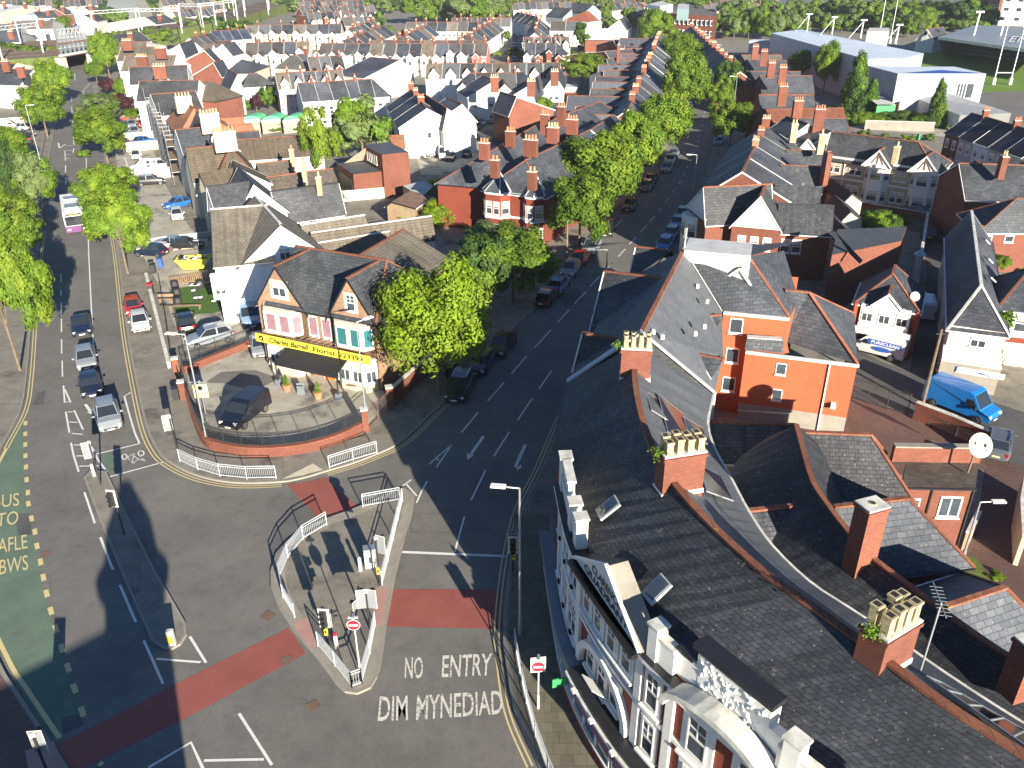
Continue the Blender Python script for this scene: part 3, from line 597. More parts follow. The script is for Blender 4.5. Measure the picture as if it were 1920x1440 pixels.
 # ================================================================ trees, vehicles, street furniture kit
def leaf_crown(seed,n,ls,kind='leaf',lobes=26,shape='round',hol=.45,second=None):
 r_=random.Random(seed);mb=MB();cl=[]
 for i in range(lobes):
  th=r_.uniform(0,2*math.pi);u=r_.uniform(-.75,1)
  if shape=='cone':z=r_.uniform(-.95,.95);rad=(1-(z+1)/2)*.82+.12;c=Vector((math.cos(th)*rad*.75,math.sin(th)*rad*.75,z));cr=.16+rad*.22
  elif shape=='vase':z=r_.uniform(-.5,.85);rad=.35+.45*(z+.5)/1.35;c=Vector((math.cos(th)*rad,math.sin(th)*rad,z));cr=r_.uniform(.22,.34)
  elif shape=='hedge':c=Vector((r_.uniform(-.9,.9),r_.uniform(-.5,.5),r_.uniform(-.6,.6)));cr=r_.uniform(.2,.35)
  else:
   s_=math.sqrt(max(0,1-u*u));k=r_.uniform(.72,.98)if i%5 else r_.uniform(.2,.5);c=Vector((math.cos(th)*s_*k,math.sin(th)*s_*k,u*k*.95));cr=r_.uniform(.17,.3)if i%5 else.42
  cl.append((c,cr,r_.random()))
 wsum=sum(c[1]**2 for c in cl)
 for c,cr,tone in cl:
  for j in range(int(n*cr*cr/wsum)):
   v=Vector((r_.gauss(0,1),r_.gauss(0,1),r_.gauss(0,1))).normalized();rr=cr*(r_.random()**.4)*r_.uniform(.9,1.12)
   p=c+v*rr
   nrm=(v*1.3+c.normalized()*.6+Vector((0,0,.3))+Vector((r_.uniform(-1,1),r_.uniform(-1,1),r_.uniform(-1,1)))*.75).normalized()
   a=nrm.orthogonal().normalized();b=nrm.cross(a);t=r_.uniform(0,6.28);a,b=a*math.cos(t)+b*math.sin(t),b*math.cos(t)-a*math.sin(t);q=ls*r_.uniform(.6,1.25)
   i0=len(mb.v);mb.v+=[p-a*q,p+b*q*.6,p+a*q,p-b*q*.6];mb.f.append([i0,i0+1,i0+2,i0+3]);mb.m.append(mb.mi(second if(second and tone<.3)else kind));mb.smooth.append(False);mb.uv+=[(0,0)]*4
 return mb.mesh('crown')
def trunk_mesh(seed,h=1.0):
 r_=random.Random(seed);mb=MB();mb.cyl((0,0,0),(0,0,.5),.05,.038,'bark',7,cap=False);mb.cyl((0,0,.5),(.01,0,.8),.04,.012,'bark',6,cap=False)
 for i in range(7):
  t=i*2.4+r_.uniform(-.4,.4);z=r_.uniform(.36,.55);l=r_.uniform(.2,.32)
  mb.cyl((0,0,z),(math.cos(t)*l,math.sin(t)*l,z+r_.uniform(.2,.34)),.022,.006,'bark',5,cap=False)
 return mb.mesh('trunk')
TRUNKS=[trunk_mesh(i)for i in range(3)]
CROWNS={}
SPEC={'lime':('leaf',26000,.046,90,'round','leaf_yellow'),'plane':('leaf',20000,.05,60,'round','leaf_yellow'),'bright':('leaf_lime',26000,.036,80,'round','leaf_yellow'),'yellow':('leaf_yellow',9000,.06,26,'round','leaf'),'dark':('leaf_dark',14000,.055,40,'round','leaf'),'pale':('leaf_pale',14000,.05,40,'round','leaf'),'purple':('leaf_purple',6000,.06,18,'round',None),'conifer':('leaf_dark',14000,.05,60,'cone','leaf'),'shrub':('leaf',4000,.09,14,'round','leaf_yellow'),'hedge':('leaf',6000,.07,26,'hedge','leaf_dark'),'far':('leaf',8000,.085,30,'round','leaf_pale'),'fardark':('leaf_dark',7000,.085,28,'round','leaf'),'farpale':('leaf_pale',8000,.085,30,'round','leaf')}
def crown(kind,i):
 k=(kind,i)
 if k not in CROWNS:s=SPEC[kind];CROWNS[k]=leaf_crown(hash(kind)%1000*0+len(kind)*31+i*17+sum(map(ord,kind)),s[1],s[2],s[0],s[3],s[4],second=s[5])
 return CROWNS[k]
tcount=[0]
def tree(cx,cy,rx,ry,kind,label,clear=2.2,group=None,name='tree',cat='tree',base=None,tint=None,sy=1.0,var=None,low=False):
 """crown centre and half sizes as surveyed; height follows from the ground it stands on"""
 hc=6.0;tcount[0]+=1;i=tcount[0]if var is None else var
 for _ in range(8):
  p=at(cx,cy,hc);dep=(p-Vector((0,0,CAMH))).length;dep2=dep*math.cos(math.atan2(abs(cx-960),FOC));ph=math.asin((CAMH-hc)/dep)
  a=rx*dep2/FOC;m=ry*dep2/FOC;rz=math.sqrt(max((m*m-(a*sy*math.sin(ph))**2),(.35*m)**2))/math.cos(ph);hc=.5*hc+.5*(rz*(1 if not low else.9)+clear)
 p=at(cx,cy,hc);t=thing(name,label,cat,(p.x,p.y,0),rnd.uniform(0,6.28),group,world_parts=False)
 c=bpy.data.objects.new('crown',crown(kind,i%2));col.objects.link(c);c.parent=t;c.location=(0,0,hc);c.scale=(a,a,rz)if kind=='lime' else(a*1.06,a*1.06,rz*1.05)
 if tint:c.color=(*tint,1)
 if not low:
  k=bpy.data.objects.new('trunk',TRUNKS[i%3]);col.objects.link(k);k.parent=t;hh=hc+rz*.35;k.scale=(max(a*.9,2.0),max(a*.9,2.0),hh/.8)
  b=at(base[0],base[1],.1)if base else None
  if b is not None:
   off_=(b-Vector((p.x,p.y,.1)));t.rotation_euler=(0,0,0);k.location=(off_.x,off_.y,0)
 return t
 # ---- cars
def car_meshes(L=4.2,W=1.76,H=1.5,hood=1.0,ws=.75,rear=.5,tail=.35,bh=.92,gc=.2,clad=False,boot=False,rails=False):
 """profile along x: front at -L/2"""
 x0,x1=-L/2,L/2;hw=W/2
 xs=[x0,x0+.12,x0+.45,x0+hood,x0+hood+.45*0+.02,-0.1,.6,x1-tail-rear+.1,x1-.35,x1-.06,x1]
 zt=[.62,.72,bh-.10,bh-.02,bh,bh+.02,bh+.03,bh+.05,bh+.02,bh-.12,.62]
 zb=[.32,.24,.22,gc,gc,gc,gc,gc,.24,.3,.36];wd=[.70,.86,.96,.985,.99,1,1,.99,.95,.86,.74]
 b=MB();rings=[]
 for x,t,z,k in zip(xs,zt,zb,wd):
  w_=hw*k;m=(t+z)/2+.08
  rings.append([Vector(p)for p in((x,-w_*.9,z),(x,-w_,z+.1),(x,-w_*1.0,m),(x,-w_*.93,t-.03),(x,-w_*.80,t+.01),(x,0,t+.035),(x,w_*.80,t+.01),(x,w_*.93,t-.03),(x,w_,m),(x,w_,z+.1),(x,w_*.9,z))])
 for r0,r1 in zip(rings,rings[1:]):
  for i in range(10):b.face([r0[i],r1[i],r1[i+1],r0[i+1]],('blackplastic' if(clad and i in(0,9))else 'paint'),sm=True)
  b.face([r0[0],r0[10],r1[10],r1[0]],'blackplastic')
 b.face(rings[0][::-1],'paint');b.face(rings[-1],'paint')
 # cabin
 g=MB();cx0=x0+hood;cx1=x1-(tail if not boot else.85);rx0=cx0+ws;rx1=cx1-rear;zr=H;bw=hw*.90;rw=hw*.70;zl=bh-.02
 def ring(x,w_,z):return[Vector((x,-w_,z)),Vector((x,w_,z))]
 A0=ring(cx0,bw*.92,zl);A1=ring(rx0,rw,zr-.03);B1=ring(rx1,rw,zr-.05);B0=ring(cx1,bw*.9,zl+.04)
 mm=(rx0+rx1)/2;Mr=[Vector((mm,-rw*1.02,zr)),Vector((mm,rw*1.02,zr))];Mb=ring(mm,bw,zl)
 rf=MB()
 for a_,c_ in((A1,Mr),(Mr,B1)):rf.face([a_[0],a_[1],c_[1],c_[0]],'paint',sm=True)
 def inset(q,k=.07,out=.012):
  c=sum(q,Vector())/len(q);n=(q[1]-q[0]).cross(q[2]-q[0]).normalized()
  if n.dot(c-Vector((0,0,.8)))<0:n=-n
  return[p+(c-p)*k+n*out for p in q]
 Q={'windscreen':[A0[0],A0[1],A1[1],A1[0]],'rear_window':[B0[0],B0[1],B1[1],B1[0]]}
 sides=[]
 for s_ in(0,1):sides+=[[A0[s_],Mb[s_],Mr[s_],A1[s_]],[Mb[s_],B0[s_],B1[s_],Mr[s_]]]
 for q in list(Q.values())+sides:b.face(q,'paint')
 gs={}
 for k,q in Q.items():m=MB();m.face(inset(q,.08),'car_glass');gs[k]=m
 parts=[('body',b,None),('roof',rf,'body')]+[(k,m,None)for k,m in gs.items()]
 for q in sides:m=MB();m.face(inset(q,.11),'car_glass');parts.append(('side_window',m,None))
 if rails:
  m=MB()
  for s_ in(-1,1):m.bar((rx0+.1,s_*rw*.95,zr+.04),(rx1-.1,s_*rw*.95,zr+.03),.05,.05,'chrome')
  parts.append(('roof_rail',m,None))
 for s_ in(-1,1):
  m=MB();m.box((x0+.15,s_*hw*.66,.66),(.16,.34,.15),'lampglass',rz=s_*.45);parts.append(('headlight',m,None))
  m=MB();m.box((x1-.06,s_*hw*.70,.80),(.14,.22,.24),'redlens',rz=-s_*.3);parts.append(('tail_light',m,None))
  m=MB();m.box((cx0+.3,s_*(hw+.09),bh+.06),(.12,.2,.13),'paint');parts.append(('wing_mirror',m,None))
 m=MB();m.box((x0+.03,0,.50),(.10,W*.55,.16),'blackplastic');m.box((x0+.01,0,.32),(.10,W*.62,.09),'blackplastic');parts.append(('grille',m,None))
 m=MB();m.box((x0-.025,0,.43),(.02,.5,.11),'white');parts.append(('number_plate',m,None))
 m=MB();m.box((x1+.012,0,.6),(.02,.5,.11),'lightyellow');parts.append(('number_plate',m,None))
 return parts,[(x0+.78,hw),(x1-.78,hw)],.32
def van_meshes(L=5.2,W=1.95,H=2.2,hood=.75,high=False,winrow=False,livery=None):
 x0,x1=-L/2,L/2;hw=W/2;b=MB();g=MB()
 prof=[(x0,.35),(x0,.75),(x0+.15,.98),(x0+hood,1.15),(x0+hood+.75,H-.12),(x0+hood+1.1,H),(x1-.25,H),(x1-.04,H-.18),(x1,.4)]
 def hwz(z):return hw*(1.0 if z<1.25 else 1.0-.11*(z-1.25)/max(.1,H-1.25))
 Lf=[Vector((x,-hwz(z)*(.9 if x<x0+.12 else 1),z))for x,z in prof];Rt=[Vector((p.x,-p.y,p.z))for p in Lf]
 for i in range(len(prof)-1):b.face([Lf[i],Rt[i],Rt[i+1],Lf[i+1]],'paint')
 b.face(Lf,'paint');b.face(Rt[::-1],'paint');b.face([Lf[0],Lf[-1],Rt[-1],Rt[0]],'blackplastic')
 w1=MB();a,c=Lf[3].lerp(Lf[4],.08),Lf[3].lerp(Lf[4],.93);n=Vector((-.8,0,.6))*.02;w1.face([a+n+Vector((0,.08,0)),Vector((a.x,-a.y-.08,a.z))+n,Vector((c.x,-c.y-.1,c.z))+n,c+n+Vector((0,.1,0))],'car_glass')
 parts=[('body',b,None),('windscreen',w1,None)]
 for s_ in(-1,1):
  m=MB();y=lambda z:s_*(hwz(z)+.01);X=x0+hood+.25
  m.face([(X,y(1.2),1.2),(X+.95,y(1.2),1.2),(X+.95,y(H-.4),min(H-.4,1.78)),(X+.42,y(H-.4),min(H-.4,1.78))],'car_glass');parts.append(('side_window',m,None))
  if winrow:
   m=MB()
   for k in range(2):q=X+1.1+k*(L-hood-1.8)/2;e=(L-hood-2.0)/2-.05;m.face([(q,y(1.2),1.2),(q+e,y(1.2),1.2),(q+e,y(H-.4),H-.42),(q,y(H-.4),H-.42)],'car_glass')
   parts.append(('side_window',m,None))
  m=MB();m.box((x0+.08,s_*hw*.68,.82),(.16,.32,.2),'lampglass',rz=s_*.3);parts.append(('headlight',m,None))
  m=MB();m.box((x1+.0,s_*hw*.88,1.0),(.06,.14,.4),'redlens');parts.append(('tail_light',m,None))
  m=MB();m.box((x0+hood+.35,s_*(hw+.12),1.25),(.12,.22,.26),'blackplastic');parts.append(('wing_mirror',m,None))
 m=MB();m.box((x0+.0,0,.5),(.08,W*.8,.2),'blackplastic');parts.append(('bumper',m,None))
 m=MB();m.box((x0-.05,0,.48),(.02,.5,.11),'white');parts.append(('number_plate',m,None))
 return parts,[(x0+.85,hw),(x1-.95,hw)],.34
def wheel_mesh(r_):
 t=MB();t.cyl((0,-.11,0),(0,.11,0),r_,r_,'tyre',16);k=MB();k.cyl((0,-.115,0),(0,-.09,0),r_*.62,r_*.62,'chrome',12);k.cyl((0,.115,0),(0,.09,0),r_*.62,r_*.62,'chrome',12)
 for i in range(5):
  a=i*1.2566;
  for s_ in(-1,1):k.bar((0,s_*.118,0),(math.cos(a)*r_*.55,s_*.118,math.sin(a)*r_*.55),.05,.02,'blackplastic')
 return t.mesh('tyre'),k.mesh('rim')
WHEELS={}
def make_vehicle(kind,name,cat):
 fn,kw=KINDS[kind];parts,ax,wr=fn(**kw);root=thing(name,'',cat,(0,0,0),0,None,world_parts=False);byn={}
 for nme,m,par in parts:o=m.build(nme,byn.get(par,root),origin=(0,0,0));byn.setdefault(nme,o)
 if wr not in WHEELS:WHEELS[wr]=wheel_mesh(wr)
 for x,hw in ax:
  for s_ in(-1,1):
   t=bpy.data.objects.new('wheel',WHEELS[wr][0]);col.objects.link(t);t.parent=root;t.location=(x,s_*(hw-.1),wr)
   k=bpy.data.objects.new('rim',WHEELS[wr][1]);col.objects.link(k);k.parent=t
 return root
KINDS={'hatch':(car_meshes,dict()),'small':(car_meshes,dict(L=3.75,W=1.68,H=1.48,hood=.85,rear=.35,tail=.25)),'saloon':(car_meshes,dict(L=4.6,W=1.82,H=1.45,hood=1.25,ws=.85,rear=.6,boot=True)),'suv':(car_meshes,dict(L=4.4,W=1.84,H=1.66,hood=1.1,rear=.4,tail=.25,bh=1.05,gc=.26,clad=True,rails=True)),'estate':(car_meshes,dict(L=4.6,W=1.8,H=1.5,hood=1.2,rear=.3,tail=.2,rails=True)),'mini':(car_meshes,dict(L=3.85,W=1.73,H=1.42,hood=1.05,ws=.5,rear=.35,tail=.2,bh=.9)),'van':(van_meshes,dict(L=4.6,W=1.85,H=1.9,hood=1.0)),'bigvan':(van_meshes,dict(L=5.4,W=2.0,H=2.3,hood=.8)),'midvan':(van_meshes,dict(L=5.0,W=1.95,H=2.0,hood=.85)),'minibus':(van_meshes,dict(L=5.0,W=1.95,H=2.05,hood=.85,winrow=True))}
PROTO={}
def nest(o):return[(c,nest(c))for c in o.children]
def flat_nest(t):return[x for c,k in t for x in[c]+flat_nest(k)]
def copy_nest(o,kids):
 r=o.copy();col.objects.link(r);out=[]
 def rec(par,ks):
  for c,k in ks:n=c.copy();col.objects.link(n);n.parent=par;out.append(n);rec(n,k)
 rec(r,kids);return r,out
def vehicle(kind,p,toward,color,label,cat='car',name=None,group=None,z=.03):
 """p and toward: surveyed ground points; the nose points from p to toward"""
 a,b=V2(at(*p,.3)),V2(at(*toward,.3));d=(b-a);yaw=math.atan2(-d.y,-d.x)
 nm=name or{'van':'delivery_van','bigvan':'panel_van','midvan':'panel_van','minibus':'minibus'}.get(kind,'parked_car')
 if kind not in PROTO:r0=make_vehicle(kind,nm,cat);PROTO[kind]=(r0,nest(r0));r_,allk=r0,flat_nest(PROTO[kind][1])
 else:r_,allk=copy_nest(*PROTO[kind])
 r_.name=nm;r_.location=(a.x,a.y,z);r_.rotation_euler=(0,0,yaw);tag(r_,label,cat,group)
 for k in allk:k.color=(*color,1)
 return r_
 # ================================================================ curved parade (bottom right) with its back ranges
def resample(pts,n=3):return smooth([Vector(p)for p in pts],n)
def strip(mb,A,za,B,zb,mat):
 u=0.0
 for i in range(len(A)-1):
  a0,a1,b0,b1=A[i],A[i+1],B[i],B[i+1];du=((a1-a0).length+(b1-b0).length)/2;h=math.hypot((b0-a0).length,zb-za)
  mb.face([(a0.x,a0.y,za),(a1.x,a1.y,za),(b1.x,b1.y,zb),(b0.x,b0.y,zb)],mat,uv=[(u,0),(u+du,0),(u+du,h),(u,h)]);u+=du
def slab_line(mb,A,z,w_,h_,mat):
 for a,b in zip(A,A[1:]):mb.bar((a.x,a.y,z),(b.x,b.y,z),w_,h_,mat)
RA=resample([(7.3,44.6),(6.7,40),(6.5,36),(6.65,32.2),(7.3,29.3),(8.2,26.8),(9.4,24.2),(10.6,22.4),(12.0,20.2),(13.2,18.2),(15.0,15.9),(17,13.6)])
EA=resample([(3.6,46.2),(2.8,42),(2.55,38.5),(2.6,35),(2.8,32),(3.3,29),(4.1,26.4),(5.3,23.7),(6.6,21.6),(8,19.6),(9.6,17.4),(12,14.9)])
BA=resample([(12.3,44.6),(11.2,41),(11.0,38.3),(11.2,35.6),(11.4,32.5),(11.8,30),(12.7,27.6),(13.8,26),(15,24.3),(16.2,22.4),(17.8,20.2),(19.8,17.9)])
ZR,ZE,ZB=12.2,8.85,8.8
q=thing('curved_parade','long curved brick and white terrace with shops below and a dark slate roof, nearest building','building',(8,28,0));QO=q['_o']
mb=MB();strip(mb,EA,ZE,RA,ZR,'slate_old');strip(mb,BA,ZB,RA,ZR,'slate_smooth');strip(mb,EA,ZE-.1,BA,ZB-.1,'slate_smooth');roofq=mb.build('roof',q)
mb=MB();slab_line(mb,RA,ZR+.03,.3,.14,'ridge_red');mb.build('ridge_tiles',roofq,origin=QO)
mb=MB();strip(mb,BA,0.0,BA,ZB,'render_tint');mb.face([(EA[0].x,EA[0].y,0),(BA[0].x,BA[0].y,0),(BA[0].x,BA[0].y,ZB),(RA[0].x,RA[0].y,ZR-.05),(EA[0].x,EA[0].y,ZE)],'brick');mb.face([(EA[-1].x,EA[-1].y,0),(BA[-1].x,BA[-1].y,0),(BA[-1].x,BA[-1].y,ZB),(RA[-1].x,RA[-1].y,ZR-.05),(EA[-1].x,EA[-1].y,ZE)],'brick')
strip(mb,EA[:13],0.0,EA[:13],ZE-.05,'brick_red');mb.build('rear_wall',q,color=WH[1])
mb=MB();slab_line(mb,[p+Vector((.08,0))for p in BA],ZB-.05,.12,.1,'trim_dirty');slab_line(mb,[p-Vector((.08,0))for p in EA[:10]],ZE-.05,.12,.1,'dark_paint');mb.build('gutter',q)
# facade curve
FC=smooth([(2.25,38.4),(2.35,36.6),(2.5,34),(2.72,31),(3.12,28.6),(3.95,26.0),(5.05,23.5),(6.3,21.5),(7.7,19.5),(9.3,17.3),(11.4,14.9),(14,12.2),(16,10.2)],8)
FS=[0.0]
for a,b in zip(FC,FC[1:]):FS.append(FS[-1]+(b-a).length)
def fpt(s,o=0.0,z=0.0):
 s=max(0,min(FS[-1]-1e-3,s));i=next(k for k in range(len(FS)-1)if FS[k+1]>s);t=(s-FS[i])/(FS[i+1]-FS[i]);p=FC[i].lerp(FC[i+1],t);d=(FC[i+1]-FC[i]).normalized();n=Vector((d.y,-d.x))
 if n.dot(Vector((-1,-1)))<0:n=-n
 return Vector((p.x+n.x*o,p.y+n.y*o,z)),n
def fs(px,py,z):p=V2(at(px,py,z));i=min(range(len(FC)),key=lambda k:(FC[k]-p).length);return FS[i]
def fbox(mb,s0,s1,z0,z1,o0,o1,mat,step=.8,top=None):
 n=max(1,int(math.ceil((s1-s0)/step)))
 for i in range(n):
  a,b=s0+(s1-s0)*i/n,s0+(s1-s0)*(i+1)/n;P=[[fpt(x,o,0)[0]for o in(o0,o1)]for x in(a,b)]
  def v(i_,j_,z):p=P[i_][j_];return(p.x,p.y,z)
  mb.face([v(0,1,z0),v(1,1,z0),v(1,1,z1),v(0,1,z1)],mat);mb.face([v(0,0,z1),v(0,1,z1),v(1,1,z1),v(1,0,z1)],top or mat);mb.face([v(0,0,z0),v(0,1,z0),v(1,1,z0),v(1,0,z0)],mat);mb.face([v(0,0,z0),v(1,0,z0),v(1,0,z1),v(0,0,z1)],mat)
  if i==0:mb.face([v(0,0,z0),v(0,1,z0),v(0,1,z1),v(0,0,z1)],mat)
  if i==n-1:mb.face([v(1,0,z0),v(1,1,z0),v(1,1,z1),v(1,0,z1)],mat)
S0=fs(1062,862,10.5);SP0=fs(1092,1052,8.8);SP1=fs(1210,1228,8.8);SG0=SP1+.15;SG1=fs(1478,1417,10.5);SEND=FS[-1]-.2
mb=MB();fbox(mb,S0,SEND,0,9.0,-.35,0,'brick_red');mb.build('facade_wall',q)
for nm_,z0,z1,o in(('cornice',8.85,9.05,.38),('cornice_moulding',8.7,8.86,.25),('string_course',6.05,6.25,.14)):mb=MB();fbox(mb,S0,SEND,z0,z1,-.1,o,'white',top='dark_paint' if z1>9 else None);mb.build(nm_,q)
for a,b,zt in((S0,SP0-.6,10.0),(SP1+.2,SP1+1.6,10.2),(SG1-.5,SEND,10.1)):
 mb=MB();fbox(mb,a,b,9.06,zt,-.30,.02,'white');fbox(mb,a,b,zt,zt+.12,-.36,.08,'trim_dirty');mb.build('parapet',q)
for s_,w_,zt in((S0+.35,.7,10.9),(S0+3.6,.6,10.5),(SP0-.9,.55,10.6),(SP1+.5,.5,10.6),(SG1,.6,10.7),(SG1+3.6,.6,10.7)):mb=MB();fbox(mb,s_-w_/2,s_+w_/2,9.06,zt,-.42,.12,'white');fbox(mb,s_-w_/2-.06,s_+w_/2+.06,zt,zt+.12,-.48,.18,'trim_dirty');mb.build('parapet_pier',q)
mb=MB();fbox(mb,S0+.8,S0+2.6,10.1,10.9,-.3,.0,'white',step=.3);fbox(mb,S0+.7,S0+2.7,10.9,11.02,-.36,.08,'trim_dirty')
mb.build('parapet',q)
# pilasters and window strips
BAYS=[]
nb=6;L0=SP0-S0
for i in range(4):BAYS.append((S0+.4+i*(L0-.4)/3))
for s_ in BAYS+[SP0+.15,SP1-.1,SP1+1.75,SG1+.4,SG1+3.5,SG1+6.5]:mb=MB();fbox(mb,s_-.2,s_+.2,3.6,8.7,0,.16,'white');mb.build('pilaster',q)
def fwin(s_,z,w_,h_,style=4,surround=.16,o=.03):
 p,n=fpt(s_,o,z);mb=MB();mb.box((p.x,p.y,z),(w_+2*surround,.1,h_+2*surround),'white',math.atan2(n.x,-n.y));mb.box((p.x+n.x*.08,p.y+n.y*.08,z-h_/2-surround),(w_+2*surround+.1,.3,.12),'white',math.atan2(n.x,-n.y));mb.build('window_surround',q)
 rz=math.atan2(n.x,-n.y)
 fm,gm=winmesh(style,False);o_=bpy.data.objects.new('window',fm);col.objects.link(o_);o_.parent=q;o_.location=Vector((p.x+n.x*.055,p.y+n.y*.055,z))-Vector(QO);o_.rotation_euler=(0,0,rz);o_.scale=(w_,1,h_)
 g=bpy.data.objects.new('pane',gm);col.objects.link(g);g.parent=o_
def seq(a,b,n):return[a+(b-a)*(i+.5)/n for i in range(n)]
for a,b in zip(BAYS,BAYS[1:]):
 for s_ in seq(a+.2,b-.2,2):fwin(s_,7.6,.62,1.7);fwin(s_,4.9,.7,1.9)
for s_ in seq(SP0+.5,SP1-.4,4):fwin(s_,7.75,.68,1.55,surround=.2)
for s_ in seq(SP0+1.2,SP1-1.1,3):fwin(s_,4.9,.72,2.0 if abs(s_-(SP0+SP1)/2)<.2 else 1.5,surround=.12)
for z in(7.5,4.9):fwin(SP1+.75,z,.7,1.9)
gc=(SP1+1.9+SG1-.2)/2
for s_ in seq(SP1+2.0,SG1-.1,2):
 fwin(s_,7.3,.95,2.0,surround=.3);fwin(s_,4.6,.95,1.8,surround=.25)
for a in(SG1+1.2,SG1+2.5,SG1+4.4,SG1+5.5):fwin(a,7.5,.75,1.8);fwin(a,4.8,.8,1.8)
# arch over the first-floor windows of the pediment bay
def farch(sc0,hw,z0,rise,r_in,o0,o1,mat,name,n=18):
 mb=MB();pts=[]
 for i in range(n+1):
  t=math.pi*i/n;pts.append((sc0-hw*math.cos(t),z0+rise*math.sin(t),sc0-(hw-r_in)*math.cos(t),z0+(rise-r_in)*math.sin(t)))
 for a,b in zip(pts,pts[1:]):
  P=[fpt(a[0],o1,a[1])[0],fpt(b[0],o1,b[1])[0],fpt(b[2],o1,b[3])[0],fpt(a[2],o1,a[3])[0]];Q=[fpt(a[0],o0,a[1])[0],fpt(b[0],o0,b[1])[0],fpt(b[2],o0,b[3])[0],fpt(a[2],o0,a[3])[0]]
  mb.face(P,mat);mb.face([P[0],P[1],Q[1],Q[0]],mat);mb.face([P[2],P[3],Q[3],Q[2]],mat)
 return mb.build(name,q)
farch((SP0+SP1)/2,(SP1-SP0)/2-.45,3.7,2.35,.35,0,.3,'white','window_arch')
farch(gc,(SG1-SP1-1.6)/2,8.35,1.35,.28,-.1,.75,'trim_dirty','arched_hood')
farch(gc,(SG1-SP1-1.6)/2-.2,8.3,1.15,1.1,0,.2,'white','tympanum')
# sculpted gable above it: wall, frieze in relief, black coping
gw0,gw1=gc-1.75,gc+1.45
mb=MB();fbox(mb,gw0,gw1,9.06,11.15,-.75,-.2,'white');fbox(mb,gw0-.9,gw0,9.06,10.3,-.6,-.2,'white');fbox(mb,gw1,gw1+1.0,9.06,10.2,-.6,-.2,'white');mb.build('gable_wall',q)
mb=MB();fbox(mb,gw0-.15,gw1+.15,11.15,11.38,-.72,.0,'dark_paint');mb.build('coping',q);mb=MB();fbox(mb,gw0-1.0,gw0-.15,10.3,10.42,-.7,-.1,'dark_paint');mb.build('coping',q)
mb=MB();NU,NV=90,40;GR=[]
for iu in range(NU+1):
 row=[]
 for iv in range(NV+1):
  u,v_=gw0+.1+(gw1-gw0-.2)*iu/NU,9.4+1.6*iv/NV;w_=noise.noise(Vector((u*3.2,v_*3.2,1.0)))+.5*noise.noise(Vector((u*7.5,v_*7.5,4.0)));ed=min(1,min(iu,NU-iu,iv,NV-iv)/5);row.append(fpt(u,-.19+max(0,w_)*.13*ed,v_)[0])
 GR.append(row)
for iu in range(NU):
 for iv in range(NV):mb.face([GR[iu][iv],GR[iu+1][iv],GR[iu+1][iv+1],GR[iu][iv+1]],'white')
mb.build('carved_frieze',q)
# pediment with its lettering
p0,n0=fpt(SP0-.1,.3,9.06);p1,n1=fpt(SP1+.1,.3,9.06);dch=(p1-p0).normalized();nch=Vector((dch.y,-dch.x,0));nch=-nch if nch.dot(Vector((-1,-1,0)))<0 else nch
Lp=(p1-p0).length;ap=p0+dch*Lp*.50+Vector((0,0,1.9));back=-nch*.95
mb=MB();mb.face([p0,p1,ap],'white');mb.face([p0+back,p1+back,ap+back],'white');mb.face([p0,ap,ap+back,p0+back],'dark_paint');mb.face([ap,p1,p1+back,ap+back],'concrete');mb.face([p0,p1,p1+back,p0+back],'white')  # left slope's shade is put into its dark colour, sunlit right slope paler
mb.build('pediment',q)
mb=MB();mb.bar(p0+nch*.12-Vector((0,0,.12)),p1+nch*.12-Vector((0,0,.12)),.5,.22,'black');mb.bar(p0+nch*.05+Vector((0,0,.06)),ap+nch*.05+Vector((0,0,.06)),.16,.12,'white');mb.bar(ap+nch*.05+Vector((0,0,.06)),p1+nch*.05+Vector((0,0,.06)),.16,.12,'white');mb.build('pediment_moulding',q)
mb=MB();U=Vector((0,0,1));o_=nch*.03
a,b=p0+dch*Lp*.17,p0+dch*Lp*.83;text_on(mb,'QUADRANT',a+U*.12,b+U*.12,a+U*.56,b+U*.56,'black',bold=.02,lift=o_)
a,b=p0+dch*Lp*.29,p0+dch*Lp*.71;text_on(mb,'CLARENCE',a+U*.66,b+U*.66,a+U*1.06,b+U*1.06,'black',bold=.02,lift=o_)
mb.build('lettering',q)
# shopfronts
SS0,SS1=fs(1028,990,3.4),SEND
mb=MB();fbox(mb,S0-3.5,SP0+1.0,3.2,3.45,0,.75,'steel_blue');fbox(mb,SP0+1.0,SEND,3.45,3.65,0,.85,'dark_paint');mb.build('shop_roof',q)
mb=MB();fbox(mb,SP0+1.0,SEND,2.75,3.4,.5,.92,'purple');fbox(mb,SP0+1.0,SEND,3.36,3.5,.5,1.0,'trim_dirty');fbox(mb,S0-3.5,SP0+1.0,2.6,3.2,.4,.7,'steel_blue');fas=mb.build('shop_fascia',q)
mb=MB();fbox(mb,S0-3.5,SEND,.14,.75,0,.42,'brick_red');fbox(mb,S0-3.5,SEND,.75,.86,0,.5,'white');mb.build('stall_riser',q)
mb=MB();fbox(mb,S0-3.5,SEND,.86,2.75,0,.34,'glass');mb.build('shop_window',q)
mb=MB();s_=S0-3.5
while s_<SEND-.2:fbox(mb,s_,s_+.09,.86,2.75,.3,.42,'white');s_+=1.25
mb.build('shop_window_frame',q)
for i,s_ in enumerate([SP0+2.2+1.7*k for k in range(7)]):mb=MB();p,n=fpt(s_,1.05,3.55);mb.box(p,(.22,.22,.16),'white',.5);mb.build('fascia_lamp',q)
mb=MB();p,n=fpt(SP0+1.05,1.25,2.9);mb.box(p,(.06,.75,.5),'green_paint',math.atan2(n.x,-n.y));mb.build('projecting_sign',q)
